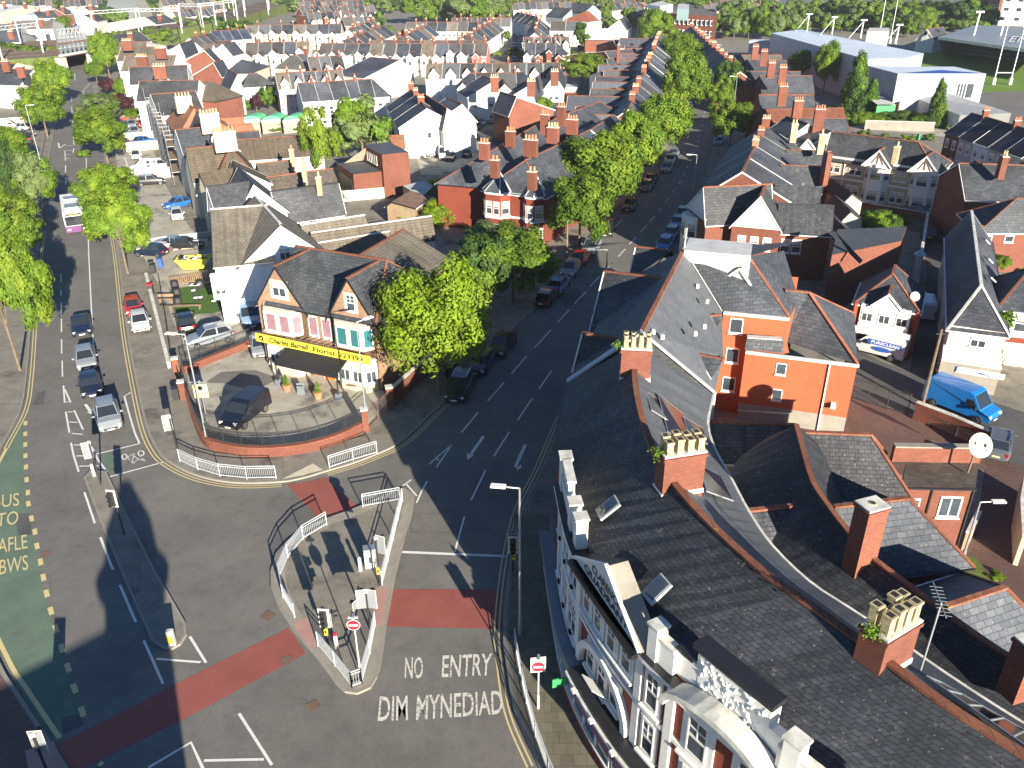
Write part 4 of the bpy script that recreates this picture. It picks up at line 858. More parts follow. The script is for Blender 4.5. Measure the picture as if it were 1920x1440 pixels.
# open casement hanging out of the arch
p,n=fpt((SP0+SP1)/2+.25,.55,4.6);mb=MB();mb.box(p,(1.0,.05,1.05),'white',math.atan2(n.x,-n.y),rx=.75);mb.box(p+Vector((n.x,n.y,.5))*.04,(.84,.05,.9),'glass',math.atan2(n.x,-n.y),rx=.75);mb.build('open_window',q)
# chimneys, rooflights, panels on the curved roof
def qchim(px,py,a,b,z0,z1,pots,rows,sq,ph=.75,weeds=True,host=None,mat='brick',rzo=0.0):
 p=at(px,py,z0+.6);P2=V2(p);i=min(range(1,len(RA)-1),key=lambda k:(RA[k]-P2).length);d=(RA[i+1]-RA[i-1]).normalized();rz=math.atan2(d.y,d.x)+math.pi/2+rzo
 h=House.__new__(House);h.root=host or q;h.far=False;h.pos=Vector(QO);o=h.chim((p.x,p.y),z0,z1,a,b,rz,pots,rows,mat,'pot',ph,sq)
 mb=MB();mb.box((p.x,p.y,z0+.62),(a+.08,b+.08,.22),'white',rz);mb.build('flashing',o,origin=QO)
 if weeds:
  mb=MB();r_=random.Random(int(px));c=Vector((p.x-math.cos(rz)*a*.5,p.y-math.sin(rz)*a*.5,z1+.05))
  for k in range(260):
   v=c+Vector((r_.gauss(0,.2),r_.gauss(0,.14),r_.gauss(0,.13)));a_=Vector((r_.uniform(-1,1),r_.uniform(-1,1),r_.uniform(-1,1))).normalized()*.06;b_=a_.orthogonal().normalized()*.035;mb.face([v-a_,v+b_,v+a_,v-b_],'leaf')
  tag(mb.build('weeds_on_chimney',None,origin=c),'tuft of green weeds growing on the chimney at the parade, %s'%{1190:'farthest stack with round pots',1271:'middle stack',1652:'nearest stack with square pots'}.get(px,'back stack'),'weeds','weeds on the chimneys')
 return o
qchim(1190,706,1.65,.85,11.0,13.45,4,2,False);qchim(1271,915,1.95,.9,11.0,13.6,4,2,True);qchim(1652,1240,1.75,1.0,11.0,13.35,4,2,True,ph=.8)
def rooflight(px,py,z,w_,h_,host,tilt,mat='glass',name='roof_light',fr='leadgrey',o_=None,n3=None):
 p=at(px,py,z);mb=MB();P2=V2(p);i=min(range(1,len(RA)-1),key=lambda k:(RA[k]-P2).length);d=(RA[i+1]-RA[i-1]).normalized();rz=math.atan2(d.y,d.x);sgn=-1
 mb.box(p,(w_+.2,h_+.2,.12),fr,rz,rx=tilt);mb.box(p+Vector((0,0,.08)),(w_,h_,.08),mat,rz,rx=tilt);return mb.build(name,host,origin=QO)
rooflight(1140,952,10.3,.6,.95,roofq,.68);rooflight(1231,1105,10.3,.6,.95,roofq,.68)
for(P_)in(((1211,733),(1236,750),(1260,792),(1222,768)),((1234,738),(1280,775),(1297,838),(1252,808)),((1281,781),(1318,802),(1326,832),(1290,808)),((1231,817),(1262,838),(1282,875),(1247,850)),((1312,872),(1352,893),(1375,938),(1325,920))):
 mb=MB();V_=[at(x,y,11.0)for x,y in P_]
 def onroof(v):
  best=None
  z=10.5
  for _ in range(6):
   w_=at(v[0],v[1],z);P2=V2(w_);i=min(range(len(RA)),key=lambda k:(RA[k].lerp(BA[k],.4)-P2).length);D=(BA[i]-RA[i]);t=max(0,min(1,(P2-RA[i]).dot(D)/D.length_squared));z=.5*z+.5*(ZR+(ZB-ZR)*t+.22)
  return at(v[0],v[1],z)
 V_=[onroof(v)for v in P_];mb.face(V_,'solar');mb.face([v-Vector((0,0,.07))for v in V_],'blackplastic')
 for a_,b_ in zip(V_,V_[1:]+V_[:1]):mb.bar(a_-Vector((0,0,.03)),b_-Vector((0,0,.03)),.04,.06,'galv')
 mb.build('solar_panel',roofq,origin=QO)
V_=[onroof(v)+Vector((0,0,.25))for v in((1734,1278),(1762,1290),(1960,1405),(1940,1425))];mb=MB();mb.face(V_,'solar');
for a_,b_ in zip(V_,V_[1:]+V_[:1]):mb.bar(a_,b_,.05,.06,'galv')
for t in(.2,.4,.6,.8):mb.bar(V_[0].lerp(V_[3],t),V_[1].lerp(V_[2],t),.04,.07,'galv')
mb.build('solar_panel',roofq,origin=QO)
mb=MB();p=at(1722,1180,12.9);b_=at(1722,1270,10.6);mb.bar(b_,Vector((b_.x,b_.y,14.0)),.05,.05,'galv');p=Vector((b_.x,b_.y,13.9));mb.bar(p-Vector((.1,.6,0)),p+Vector((.25,1.1,0)),.03,.03,'galv')
for k in range(9):c=p+Vector((.04*k-.08,.17*k-.5,0));mb.bar(c-Vector((.2,-.04,0)),c+Vector((.2,-.04,0)),.015,.015,'galv')
mb.build('aerial',q)
# ---- second range behind
h=House('rear_range','slate roofed back range of the parade with a tall brick chimney','building',(17,32),wall='brick',roof='slate_old')
R2=resample([(15.8,39.6),(15.3,36.7),(14.9,34),(15.0,32.0),(15.2,30.2),(15.6,28.2),(16.6,26.1),(17.5,24.2),(18.6,22.3),(20.2,20.3)])
L2=resample([(13.0,40.0),(11.9,38.0),(11.6,35.6),(11.8,32.8),(12.1,30.4),(13.0,28.0),(14.1,26.3),(15.3,24.6),(16.5,22.7),(18,20.6)])
Q2=resample([(19.6,41.3),(18.6,38.6),(17.9,36),(18,34),(18.3,32.4),(18.9,30.8),(19.8,28.6),(20.8,26.6),(22,24.6),(23.5,22.5)])
strip(h.r,L2,7.1,R2,9.5,'slate_old');strip(h.r,Q2,5.8,R2,9.5,'slate_old');slab_line(h.t,R2,9.53,.26,.12,'ridge_red');strip(h.w,Q2,0,Q2,5.8,'brick');h.w.face([(13.0,40.0,0),(19.6,41.3,0),(19.6,41.3,5.8),(15.8,39.6,9.4),(13.0,40.0,7.1)],'brick')
h.r.face([(13.0,40.0,7.1),(15.8,39.6,9.5),(15.2,42.2,7.1)],'slate_old');h.r.face([(15.2,42.2,7.1),(15.8,39.6,9.5),(19.6,41.3,5.8)],'slate_old')
p=at(1612,1048,9.3);h.chim((p.x,p.y),8.6,12.2,1.05,.85,.35,1,1,'brick',ph=.02,cap=True);cw=p.copy();p=at(1915,1268,9.5);h.chim((p.x,p.y),8.6,11.2,1.0,.8,.3,1,1,'brick',ph=.02)
p=V2(at(1400,958,8.6));p2=V2(at(1545,942,8.6));v=h.vol(p,p2,8.6,7.2,1.7,1.2,base=5.5,wall='render_tint',ridge=True,ov=.15)
h.done()
h=House('rear_wing','brick back wing with a hipped patchy slate roof','building',(20,39),wall='brick',roof='slate_old',rc=(1.5,1.38,1.3));h.ridgec='ridge_red'
v=h.vol(V2(at(1500,810,8.3)),V2(at(1633,815,8.3)),8.3,5.8,2.7,2.2,hip=(0,1.9),ov=.2,verge=None);h.wins(v['f'],[4.6],2,w=1.0,h=1.4,style=2,marg=2.9,skip=((0,0),));h.done()
h=House('flat_roofed_wing','brick back wing with a mossy brown roof and a satellite dish at its corner','building',(25,40),wall='brick',roof='mossroof')
P_=[V2(at(x,y,5.9))for x,y in((1692,910),(1830,913),(1836,866),(1700,863))];h.flat(P_,5.8,roof='mossroof');n=Vector((0,-1));d=(P_[1]-P_[0]).normalized();nn=Vector((d.y,-d.x))
h.win(P_[0].lerp(P_[1],.72),nn,4.5,1.25,1.45,1);h.win(P_[0].lerp(P_[1],.18),nn,4.2,.95,1.7,3)
for a,b in((3,2),):h.tr.bar((P_[a].x-.9,P_[a].y+.1,6.35),(P_[b].x,P_[b].y+.1,6.35),.35,1.0,'brick');h.tr.bar((P_[a].x-.9,P_[a].y+.1,6.9),(P_[b].x+.1,P_[b].y+.1,6.9),.45,.1,'concrete')
for x in(.02,.42,.98):c=P_[0].lerp(P_[1],x)+nn*.06;h.tr.bar((c.x,c.y,.2),(c.x,c.y,5.7),.09,.09,'dark_paint')
h.tr.bar((P_[0].x,P_[0].y-.08,5.75),(P_[1].x,P_[1].y-.08,5.75),.12,.1,'dark_paint');h.done()
h=House('rear_wing','brick back wing with pale slate roof right of the tall plain chimney','building',(19,34),wall='brick',roof='slate',rc=(1.35,1.35,1.35))
v=h.vol(V2(at(1568,950,8.2)),V2(at(1703,934,8.2)),8.2,5.8,2.6,2.0,hip=(0,2.2),ov=.2,verge=None);h.wins(v['f'],[4.3],2,w=.9,h=1.3,style=0,marg=1.7,skip=((0,0),));h.done()
h=House('rear_wing','brick back wing with pale slate roof and dark far slope, right edge','building',(22,28),wall='brick',roof='slate',rc=(1.35,1.35,1.35))
h.vol(V2(at(1777,1136,8.2)),V2(at(1885,1101,8.2)),8.2,5.6,2.6,3.4,hip=(0,2.0),ov=.2,verge=None);h.done()
h=House('low_range','low buff brick back building with a long purple slate roof under the orange brick block','building',(15,42),wall='buff',roof='slate_old',rc=(1.5,1.35,1.3))
v=h.vol(V2(at(1322,791,6.6)),V2(at(1490,797,6.6)),6.6,5.0,2.0,2.0,ov=.15,verge=None);h.wins(v['f'],[2.6],2,w=1.0,h=1.0,style=1);h.done()
# satellite dish
c=at(1834,835,7.9);t=thing('satellite_dish','large white satellite dish on a post at the corner of the mossy roof','satellite dish',(c.x,c.y,5.8));mb=MB();n=Vector((.1,-.85,.5)).normalized();X=n.orthogonal().normalized();Y=n.cross(X)
for i in range(20):
 a0,a1=i*math.pi/10,(i+1)*math.pi/10
 for r0,r1 in((0,.3),(.3,.55),(.55,.72)):
  f=lambda r_,a_:c+(X*math.cos(a_)+Y*math.sin(a_))*r_+n*(r_*r_*.45);mb.face([f(r0,a0),f(r1,a0),f(r1,a1),f(r0,a1)]if r0 else[f(0,0),f(r1,a0),f(r1,a1)],'trim_dirty',sm=True)
mb.build('reflector',t);mb=MB();mb.bar(c+Vector((0,.2,-2.0)),c-n*.05,.09,.09,'rust');mb.bar(c+Y*.6+n*.1,c+n*.6,.03,.03,'iron');mb.box(c+n*.6,(.12,.12,.16),'iron');mb.build('mount',t)
# ================================================================ modern orange brick block with big slate roofs
h=House('apartment_block','orange brick block with small white windows and broad slate roofs with a white dormer','building',(14,56),wall='brick_new',roof='slate',rc=(1.15,1.15,1.15))
r_,k,w_,T='r','k','w','t'
A_,B_=at(1281,470,12.2),at(1202,624,12.2)
E1,E2,E3=at(1354,585,8.7),at(1342,640,8.7),at(1340,738,7.6)
h.P('r','slate_smooth',A_,B_,E3,at(1356,667,8.2),E1);h.P('r','slate_smooth',A_,E1,at(1354,584,8.7))
W1,W0=at(1066,715,8.4),at(1248,400,8.4)
Lw,Lw2=Vector((3.5,46.6,8.6)),Vector((8.9,64.2,8.6))
h.P('r','slate',A_,B_,Lw,Lw2)
S1,S2=at(1403,481,11.6),at(1480,595,8.7);S3=at(1357,583,8.7)
h.P('r','slate',A_,S1,S2,S3);h.P('r','slate',A_,S1,at(1500,452,8.7));S4=at(1497,560,8.7);h.P('r','slate',S1,S2,S4,at(1470,470,9.5))
h.flat([V2(at(x,y,12.4))for x,y in((1283,470),(1408,481),(1411,457),(1292,447))],12.45,base=10.5,wall='trim_dirty',roof='leadgrey')
for a,b in((A_,B_),):h.t.bar(a,b,.28,.14,'ridge_red')
h.t.bar(S1,S2,.24,.1,'ridge_red');h.tr.bar(A_+Vector((.1,0,.02)),E1+Vector((0,0,.06)),.07,.05,'trim_dirty')
for a,b in((B_,E3),(B_,Lw)):h.tr.bar(a+Vector((0,0,.1)),b+Vector((0,0,.1)),.5,.12,'leadgrey')
h.w.face([(B_.x,B_.y,0),(E3.x,E3.y,0),E3,B_],'slate');h.w.face([(B_.x,B_.y,0),(Lw.x,Lw.y,0),Lw,B_],'slate')
h.drop([Lw,Lw2],'brick_new');h.drop([Lw2,Vector((15,68,8.6)),at(1497,520,8.7)],'brick_new')
D0,D1,D2=Vector((E3.x,E3.y,7.5)),Vector((S3.x,S3.y,8.6)),Vector((S2.x,S2.y,8.6))
h.drop([D0,D1],'brick_new');h.drop([D1,D2],'brick_new');h.drop([D2,Vector((S4.x,S4.y,8.6))],'brick_new')
h.tr.bar(S3+Vector((0,-.05,-.12)),S2+Vector((0,-.05,-.12)),.25,.2,'white');h.tr.bar(E3,Vector((E3.x,E3.y,.1)),.14,.14,'white')
dd=V2(D2-D1).normalized();nd=Vector((dd.y,-dd.x));
for z,px,py in((7.6,1380,602),(5.1,1372,660),(2.6,1365,717)):h.win(V2(D1).lerp(V2(D2),.22),nd,z,1.0,1.25,3)
# front wing
a,b,c=at(1398,657,6.1),at(1608,683,6.1),at(1602,587,6.1);da=V2(b-a);dn=V2(c-b);e=a+(c-b)
t1,t2=at(1473,543,9.6),at(1517,548,9.6)
h.P('r','slate',at(1468,640,6.1),b,t2,t1);h.P('r','slate',b,c,t2);h.P('r','slate',at(1396,655,6.1),at(1468,662,6.1),at(1468,634,7.2),at(1401,632,7.2));h.P('r','slate',at(1468,662,6.1),t1,at(1440,600,7.4),at(1401,632,7.0))
h.t.bar(t2,b+Vector((0,0,.04)),.24,.1,'ridge_red');h.t.bar(t1,t2,.24,.12,'ridge_red');h.t.bar(t2,c,.2,.1,'ridge_red');h.tr.bar(at(1401,631,7.25),at(1466,635,7.25),.5,.08,'leadgrey')
h.w.face([(a.x,a.y,1.6),(b.x,b.y,1.6),(b.x,b.y,6.0),(a.x,a.y,6.0)],'brick_new');h.w.face([(a.x,a.y,0),(b.x,b.y,0),(b.x,b.y,1.6),(a.x,a.y,1.6)],'concrete');h.w.face([(b.x,b.y,0),(c.x,c.y,0),(c.x,c.y,6.0),(b.x,b.y,6.0)],'brick_new');h.w.face([(a.x,a.y,0),(e.x,e.y,0),(e.x,e.y,7.0),(a.x,a.y,6.0)],'brick_new')
h.tr.bar(a+Vector((0,-.08,-.1)),b+Vector((.1,-.08,-.1)),.22,.2,'white');m=a.lerp(b,.76);h.tr.bar((m.x,m.y-.1,6),(m.x,m.y-.1,.2),.1,.1,'white')
dd=da.normalized();nd=Vector((dd.y,-dd.x))
for z in(4.95,2.75):h.win(V2(a).lerp(V2(b),.345),nd,z,.75,.95,3)
mb=MB();p=V2(a).lerp(V2(b),.86)+nd*.25;mb.box((p.x,p.y,2.6),(.35,.5,.35),'white',math.atan2(nd.x,-nd.y));mb.build('security_light',h.root)
h.done()
# street-side gables and the small dormers of the same block
for nm,tip,end,vb,vt,va,wcol in(('g',(1133,508,11.0),(1251,522,11.6),(1104,623,8.0),(1129,623,8.2),None,'slate'),('g',(1092,624,10.4),(1165,634,10.6),(1073,698,8.0),(1085,697,8.0),None,'slate'),('g',(1192,462,11.0),(1260,470,11.4),(1181,512,9.2),(1200,512,9.4),None,'slate')):
 r1,r2,e1,e2=at(*tip),at(*end),at(*vb),at(*vt);mb=MB();mb.face([r1,r2,e2,e1],'slate');d=(r2-r1);s_=e1-r1;mir=Vector((r1.x,r1.y,r1.z))+Vector((-(e1.x-r1.x)*.2+.6,(r1.y-e1.y),e1.z-r1.z));mb.face([r1,r2,r2+(mir-r1)*.35,mir],'slate')
 mb.face([e1,r1,mir,Vector((mir.x,mir.y,0)),Vector((e1.x,e1.y,0))],'brick_new');mb.face([e1,Vector((e1.x,e1.y,0)),Vector((e2.x,e2.y,0)),e2],'brick_new');o=mb.build('street_gable',h.root,color=(1.15,1.15,1.15));mb=MB();mb.bar(r1,r2,.24,.12,'ridge_red');mb.bar(r1+Vector((0,0,-.03)),e1+Vector((0,0,-.03)),.1,.12,'trim_dirty');mb.build('ridge_tiles',o,origin=h.root['_o'])
def dormer(px0,py0,px1,py1,apx,apy,z,z2,host,face='white',nm='dormer',dep=3.0):
 a,b,c=at(px0,py0,z),at(px1,py1,z),at(apx,apy,z2);d=V2(b-a).normalized();bk=Vector((-d.y,d.x,0))*dep;mb=MB();mb.face([a,b,c],face);mb.face([a,c,c+bk,a+bk*.1],'slate');mb.face([b,c,c+bk,b+bk*.1],'slate');x=Vector((d.y,-d.x,0))*.12
 mb.bar(a+x,c+x,.2,.16,face);mb.bar(b+x,c+x,.2,.16,face);mb.bar(a+x,b+x,.14,.14,face);o=mb.build(nm,host);mb=MB();mb.bar(c+x,c+bk,.2,.12,'ridge_red');mb.build('ridge_tiles',o,origin=host['_o']);return o
dormer(1351,527,1409,535,1388,503,10.2,11.5,h.root)
for tip,e1,e2,e3 in(((1303,662,9.3),(1333,711,8.2),(1356,667,8.4),(1357,673,9.2)),((1330,592,9.3),(1342,618,8.8),(1352,600,8.8),(1352,590,9.3))):
 mb=MB();P_=[at(*x)for x in(tip,e1,e2,e3)];mb.face(P_,'slate');mb.bar(P_[0],P_[3],.2,.1,'ridge_red');mb.bar(P_[0],P_[1],.08,.06,'trim_dirty');mb.build('dormer',h.root)
for x,y in((1280,497),(1285,525),(1308,536),(1326,565),(1321,612),(1304,625),(1225,622),(1242,631)):p=at(x,y,11.8-(x-1225)*.012);mb=MB();mb.box(p,(.22,.22,.3),'trim_dirty');mb.build('roof_vent',h.root)
# ================================================================ houses near and mid distance, each surveyed from its ridge and eaves
def wdist(r1,r2,e):d=(r2-r1).normalized();return abs((e-r1).dot(perp(d)))
def gv(h,r1,r2,zr,ze,e,e2=None,wb=None,hip=(0,0),ref=None,**k):
 a,b=V2(at(*r1,zr)),V2(at(*r2,zr));ea=V2(at(*e,ze));wf=max(.8,wdist(a,b,ea));n=perp((b-a).normalized());
 if n.dot(ea-a)<0:n=-n
 if e2:wb=max(.8,wdist(a,b,V2(at(*e2,ze))))
 return h.vol(a,b,zr,ze,wf,wb if wb else wf,hip=hip,ref=(a+b)/2+n*50,**k)
def HP(name,label,cat,px,py,z=4.0,**k):return House(name,label,cat,V2(at(px,py,z)),**k)
def ch(h,px,py,ztop,a=1.2,b=.6,pots=3,hgt=2.2,rz=None,d=None,**k):
 p=at(px,py,ztop);rz=(math.atan2(d.y,d.x)if d is not None else 0.0)if rz is None else rz;return h.chim((p.x,p.y),ztop-hgt,ztop,a,b,rz,pots,**k)
 # ---- florist's corner building
h=House('florist_shop','warm brick corner shop with two steep gables, yellow fascia and dark awning','shop',(-16,66),wall='brick_warm',roof='slate',rc=(1.15,1.15,1.1));fl=h
A_,B_=Vector((-21.9,66.6)),Vector((-10.9,61.5));dF=(B_-A_).normalized();nF=Vector((dF.y,-dF.x));LF=(B_-A_).length
def fp(t,o=0.0):p=A_+dF*t+nF*o;return Vector((p.x,p.y))
c1,c2=2.55,LF-2.35
v=h.vol(fp(1.2,-4.6),fp(LF-1.6,-4.6),10.0,6.5,4.6,4.6,hip=(0,1.4),ov=.3,verge=None)
for c,hw in((c1,2.55),(c2,2.35)):
 g=h.vol(fp(c,0),fp(c,-5.0),9.9,6.3,hw,hw,ref=fp(c+30,-2),ov=.3,close=(1,0),verge='dark_paint',bargew=.22)
h.wins((fp(c1-1.3),fp(c1+1.3),nF),[7.75],1,w=1.5,h=1.25,style=2);h.wins((fp(c2-1),fp(c2+1),nF),[7.75],1,w=.85,h=1.5,style=4)
for t in(c1+3.15,c1+4.5):h.win(fp(t),nF,5.0,.95,1.9,5)
for z in(7.75,):
 for c,w_ in((c1,2.0),(c2,1.35)):p=fp(c,.0);h.tr.box((p.x,p.y,z-.02),(w_,.016,1.75),'cream',math.atan2(dF.y,dF.x))
def bay(h,c,hw,z0,z1,dep,wst,wmat='cream',roofm='trim_dirty',fr=(.62,),side=.7,bt=True,winh=None,inner=None,P=None,D=None,N=None,zs=None,ww=1.2):
 P=P or fp;D=D or dF;N=N or nF
 pts=[P(c-hw),P(c-hw+dep*.8,dep),P(c+hw-dep*.8,dep),P(c+hw)];mb=MB();mb.prism([(p.x,p.y)for p in pts],z0,z1,roofm,side=wmat);o=mb.build('bay',h.root)
 for zz,hh in zs or((5.0,1.7),):
  for a,b in zip(pts,pts[1:]):
   d=(b-a).normalized();n=Vector((d.y,-d.x));n=-n if n.dot(N)<0 else n;L=(b-a).length;m=(a+b)/2
   k=2 if L>2.0 else 1
   for i in range(k):
    q=a.lerp(b,(i+.5)/k);h.win(q,n,zz,L/k*.8,hh,wst)
 return o
bay(h,c1,2.0,3.9,6.25,.75,5,zs=((5.0,1.75),));bay(h,c2,1.9,3.9,6.25,.75,6,zs=((5.0,1.75),));bay(h,c1,2.1,.14,3.1,.9,2,zs=((1.8,1.7),));bay(h,c2,2.0,.14,3.1,.9,2,zs=((1.8,1.7),))
rz=math.atan2(dF.y,dF.x);mb=MB();m=fp(LF/2,1.12);mb.box((m.x,m.y,3.45),(LF-.4,.12,.75),'signyellow',rz);fasc=mb.build('fascia_sign',h.root)
mb=MB();o=nF.to_3d()*.02;f3=lambda t,z:Vector((fp(t,1.19).x,fp(t,1.19).y,z));text_on(mb,'Charles Barrell',f3(1.7,3.22),f3(5.9,3.22),f3(1.7,3.72),f3(5.9,3.72),'black',shear=.4,lift=o,bold=.025);text_on(mb,'Florist',f3(6.3,3.25),f3(8.6,3.25),f3(6.3,3.68),f3(8.6,3.68),'black',lift=o,bold=.02);text_on(mb,'223399',f3(8.9,3.25),f3(11.3,3.25),f3(8.9,3.68),f3(11.3,3.68),'black',lift=o,bold=.02)
c=f3(.85,3.46)+o;X_=Vector((dF.x,dF.y,0));mb.face([c+X_*.26*math.cos(a)+Vector((0,0,.26*math.sin(a)))for a in[i*.5236 for i in range(12)]],'black');mb.bar(c+X_*-.15+o*1.5-Vector((0,0,.06)),c+X_*.14+o*1.5+Vector((0,0,.08)),.02,.05,'signyellow');mb.bar(c+X_*.02+o*1.5-Vector((0,0,.17)),c+X_*-.02+o*1.5+Vector((0,0,.1)),.02,.04,'signyellow');mb.build('lettering',fasc,origin=h.root['_o'])
mb=MB();q=[fp(3.4,1.1),fp(9.7,1.1),fp(9.7,2.9),fp(3.4,2.9)];mb.face([(q[0].x,q[0].y,3.05),(q[1].x,q[1].y,3.05),(q[2].x,q[2].y,2.4),(q[3].x,q[3].y,2.4)],'dark_paint');mb.face([(q[3].x,q[3].y,2.4),(q[2].x,q[2].y,2.4),(q[2].x,q[2].y,2.15),(q[3].x,q[3].y,2.15)],'dark_paint')
for t in(3.45,9.65):p=fp(t,2.8);mb.bar((p.x,p.y,.14),(p.x,p.y,2.4),.1,.1,'dark_paint');mb.box((p.x,p.y,.45),(.4,.4,.6),'steel_blue',rz)
mb.build('awning',h.root)
h.door((fp(5,.0),fp(8,.0),nF),.6,'orange',1.1,2.2);mb=MB();m=fp(5.2,.05);mb.box((m.x,m.y,1.6),(1.6,.08,1.9),'glass',rz);mb.build('shop_window',h.root)
mb=MB()
for i in range(9):a=fp(3.6+i*.62,1.15);b=fp(3.6+i*.62,0);mb.bar((a.x,a.y,3.85),(b.x,b.y,4.1),.05,.05,'rust')
a,b=fp(3.4,1.15),fp(8.8,1.15);mb.bar((a.x,a.y,4.0),(b.x,b.y,4.0),.05,.05,'rust');mb.build('sign_bracket',h.root)
gv(h,(756,431),(668,482),8.6,6.2,(820,502),wb=3.5,roof='tiles',verge=None);h.done()
for t,lab in((4.7,'left'),(7.9,'right')):
 p=fp(t,3.25);q=thing('plant_pot','terracotta pot with a clipped conifer outside the florist, %s of the pair'%lab,'plant pot',(p.x,p.y,.14),group='pots outside the florist');mb=MB();mb.cyl((p.x,p.y,.14),(p.x,p.y,.75),.27,.4,'pot_red',12);mb.build('pot',q);mb=MB();r_=random.Random(int(t))
 for i in range(240):z=r_.random();a=r_.uniform(0,6.28);rr=(1-z)*.3*r_.uniform(.6,1);v_=Vector((p.x+rr*math.cos(a),p.y+rr*math.sin(a),.75+z*.95));s_=Vector((r_.uniform(-1,1),r_.uniform(-1,1),r_.uniform(-1,1))).normalized()*.06;t_=s_.orthogonal();mb.face([v_-s_,v_+t_,v_+s_,v_-t_],'leaf')
 mb.build('plant',q)
p=fp(6.3,3.4);q=thing('pavement_sign','grey folding board standing between the two plant pots','sign board',(p.x,p.y,.14));mb=MB();mb.box((p.x,p.y,.6),(.6,.05,.95),'steel_blue',rz+.4,rx=.25);mb.box((p.x-.12,p.y+.3,.6),(.6,.05,.95),'steel_blue',rz+.4,rx=-.25);mb.build('board',q)
# ---- white pub and the row running up the left street
h=HP('pub','white pub with a brown concrete tile roof and big gable behind the florist','pub',500,500,wall='render_tint',wc=(.86,.85,.83),roof='tiles',rc=(1.25,1.25,1.2));h.ridgec='trim_dirty'
v1=gv(h,(397,392),(500,384),9.6,6.2,(430,496),wb=4,verge='dark_paint');v2=gv(h,(525,419),(478,367),9.6,6.0,(451,503),e2=(607,471),verge='dark_paint')
e=v2['e1'];h.win(e[0].lerp(e[1],.53),e[2],6.5,1.1,1.2,2)
mb=MB();m=e[0].lerp(e[1],.23)+e[2]*.04;mb.box((m.x,m.y,3.9),(1.7,.08,3.4),'black',math.atan2(e[2].x,-e[2].y));mb.build('blank_panel',h.root)
mb=MB();m=v1['e1'][0]+v1['d']*.2+v1['n']*.25;mb.box((m.x,m.y,4.2),(1.5,.5,2.6),'white',math.atan2(v1['n'].x,-v1['n'].y));mb.build('oriel',h.root);h.win(m+v1['n']*.26,v1['n'],4.2,1.0,1.6,2)
m=V2(at(412,533,4.6));mb=MB();n=Vector((-.35,-.93));mb.cyl((m.x,m.y,4.5),(m.x+n.x*.12,m.y+n.y*.12,4.5),.6,.6,'white',20);mb.build('round_sign',h.root)
gv(h,(565,421),(682,403),6.6,4.2,(578,437),wb=2.5,verge=None);h.done()
h=HP('pub_annexe','long low annexe with a brown ribbed tile roof and white end wall beside the pub','building',700,440,wall='render_tint',wc=(.85,.84,.82),roof='tiles',rc=(1.0,.95,.88));h.ridgec='trim_dirty'
gv(h,(585,436),(807,405),6.2,4.3,(768,443),wb=2.5,verge=None);gv(h,(597,455),(728,434),5.6,3.2,(640,474),wb=2,verge=None,roof='tiles');h.done()
h=HP('terraced_house','white house with a dark slate roof and bright white gable, second up from the pub','house',470,370,wall='render_tint',wc=(.88,.87,.85),roof='slate',rc=(1.1,1.05,1.0));h.ridgec='dark_paint'
v=gv(h,(389,350),(468,340),9.6,6.2,(401,396),wb=4);gv(h,(475,346),(447,312),9.6,6.2,(433,390),e2=(553,412));v=gv(h,(510,359),(633,343),8.0,5.0,(557,407),wb=3,verge='white');ch(h,597,332,9.2,.6,.5,1,2.2,mat='stone');h.wins(v['f'],[4.1],1,w=.9,h=.5,style=1);h.done()
h=HP('terraced_house','cream house with mossy brown roofs and a triangular hipped dormer, third up from the pub','house',440,300,wall='render_tint',wc=(.74,.68,.52),roof='tiles',rc=(.75,.68,.6))
v=gv(h,(350,279),(424,271),9.6,6.2,(371,327),wb=4,verge=None);gv(h,(431,277),(424,262),9.4,6.2,(404,320),e2=(468,307),hip=(2.4,0),verge=None);gv(h,(375,324),(446,313),8.4,6.4,(390,348),wb=2.0,roof='tiles',verge=None,ridge=False);gv(h,(443,314),(436,300),8.8,6.4,(424,338),e2=(503,338),ridge=False);d=v['d']
ch(h,419,247,11.7,2.9,.8,6,2.6,d=d,mat='cream',pot='pot_red');v=gv(h,(440,262),(600,252),7.8,5.4,(458,281),wb=3);h.wins(v['f'],[4.3],4,w=.8,h=1.0,style=3,marg=3)
h.done()
h=HP('back_cottage','nearer mossy roofed low cottage of the pair behind the white gable','house',560,340,wall='render_tint',wc=(.80,.76,.66),roof='mossroof');gv(h,(500,332),(622,316),6.6,4.4,(504,353),wb=2.5,verge=None);ch(h,568,303,8.8,.6,.45,1,3.0,mat='stone',pot='pot_red');h.done()
h=HP('back_cottage','farther mossy roofed low cottage of the pair behind the white gable','house',515,312,wall='render_tint',wc=(.80,.76,.66),roof='mossroof');gv(h,(482,307),(545,300),6.8,4.6,(500,328),wb=2.5,verge=None);ch(h,546,280,8.6,.6,.45,1,3.0,mat='stone',pot='pot_red');h.done()
h=HP('terraced_house','grey slate roofed house with a huge cream chimney, fourth up from the pub','house',370,250,wall='render_tint',wc=(.8,.76,.68),roof='slate',rc=(1.1,1.1,1.1));v=gv(h,(330,243),(394,237),9.8,6.4,(347,275),wb=4.2);gv(h,(400,246),(392,234),9.6,6.4,(375,266),e2=(440,268));ch(h,391,213,12.0,2.7,.8,6,2.8,d=v['d'],mat='cream',pot='pot');gv(h,(438,249),(484,245),7.8,5.2,(440,259),wb=2.5);h.done()
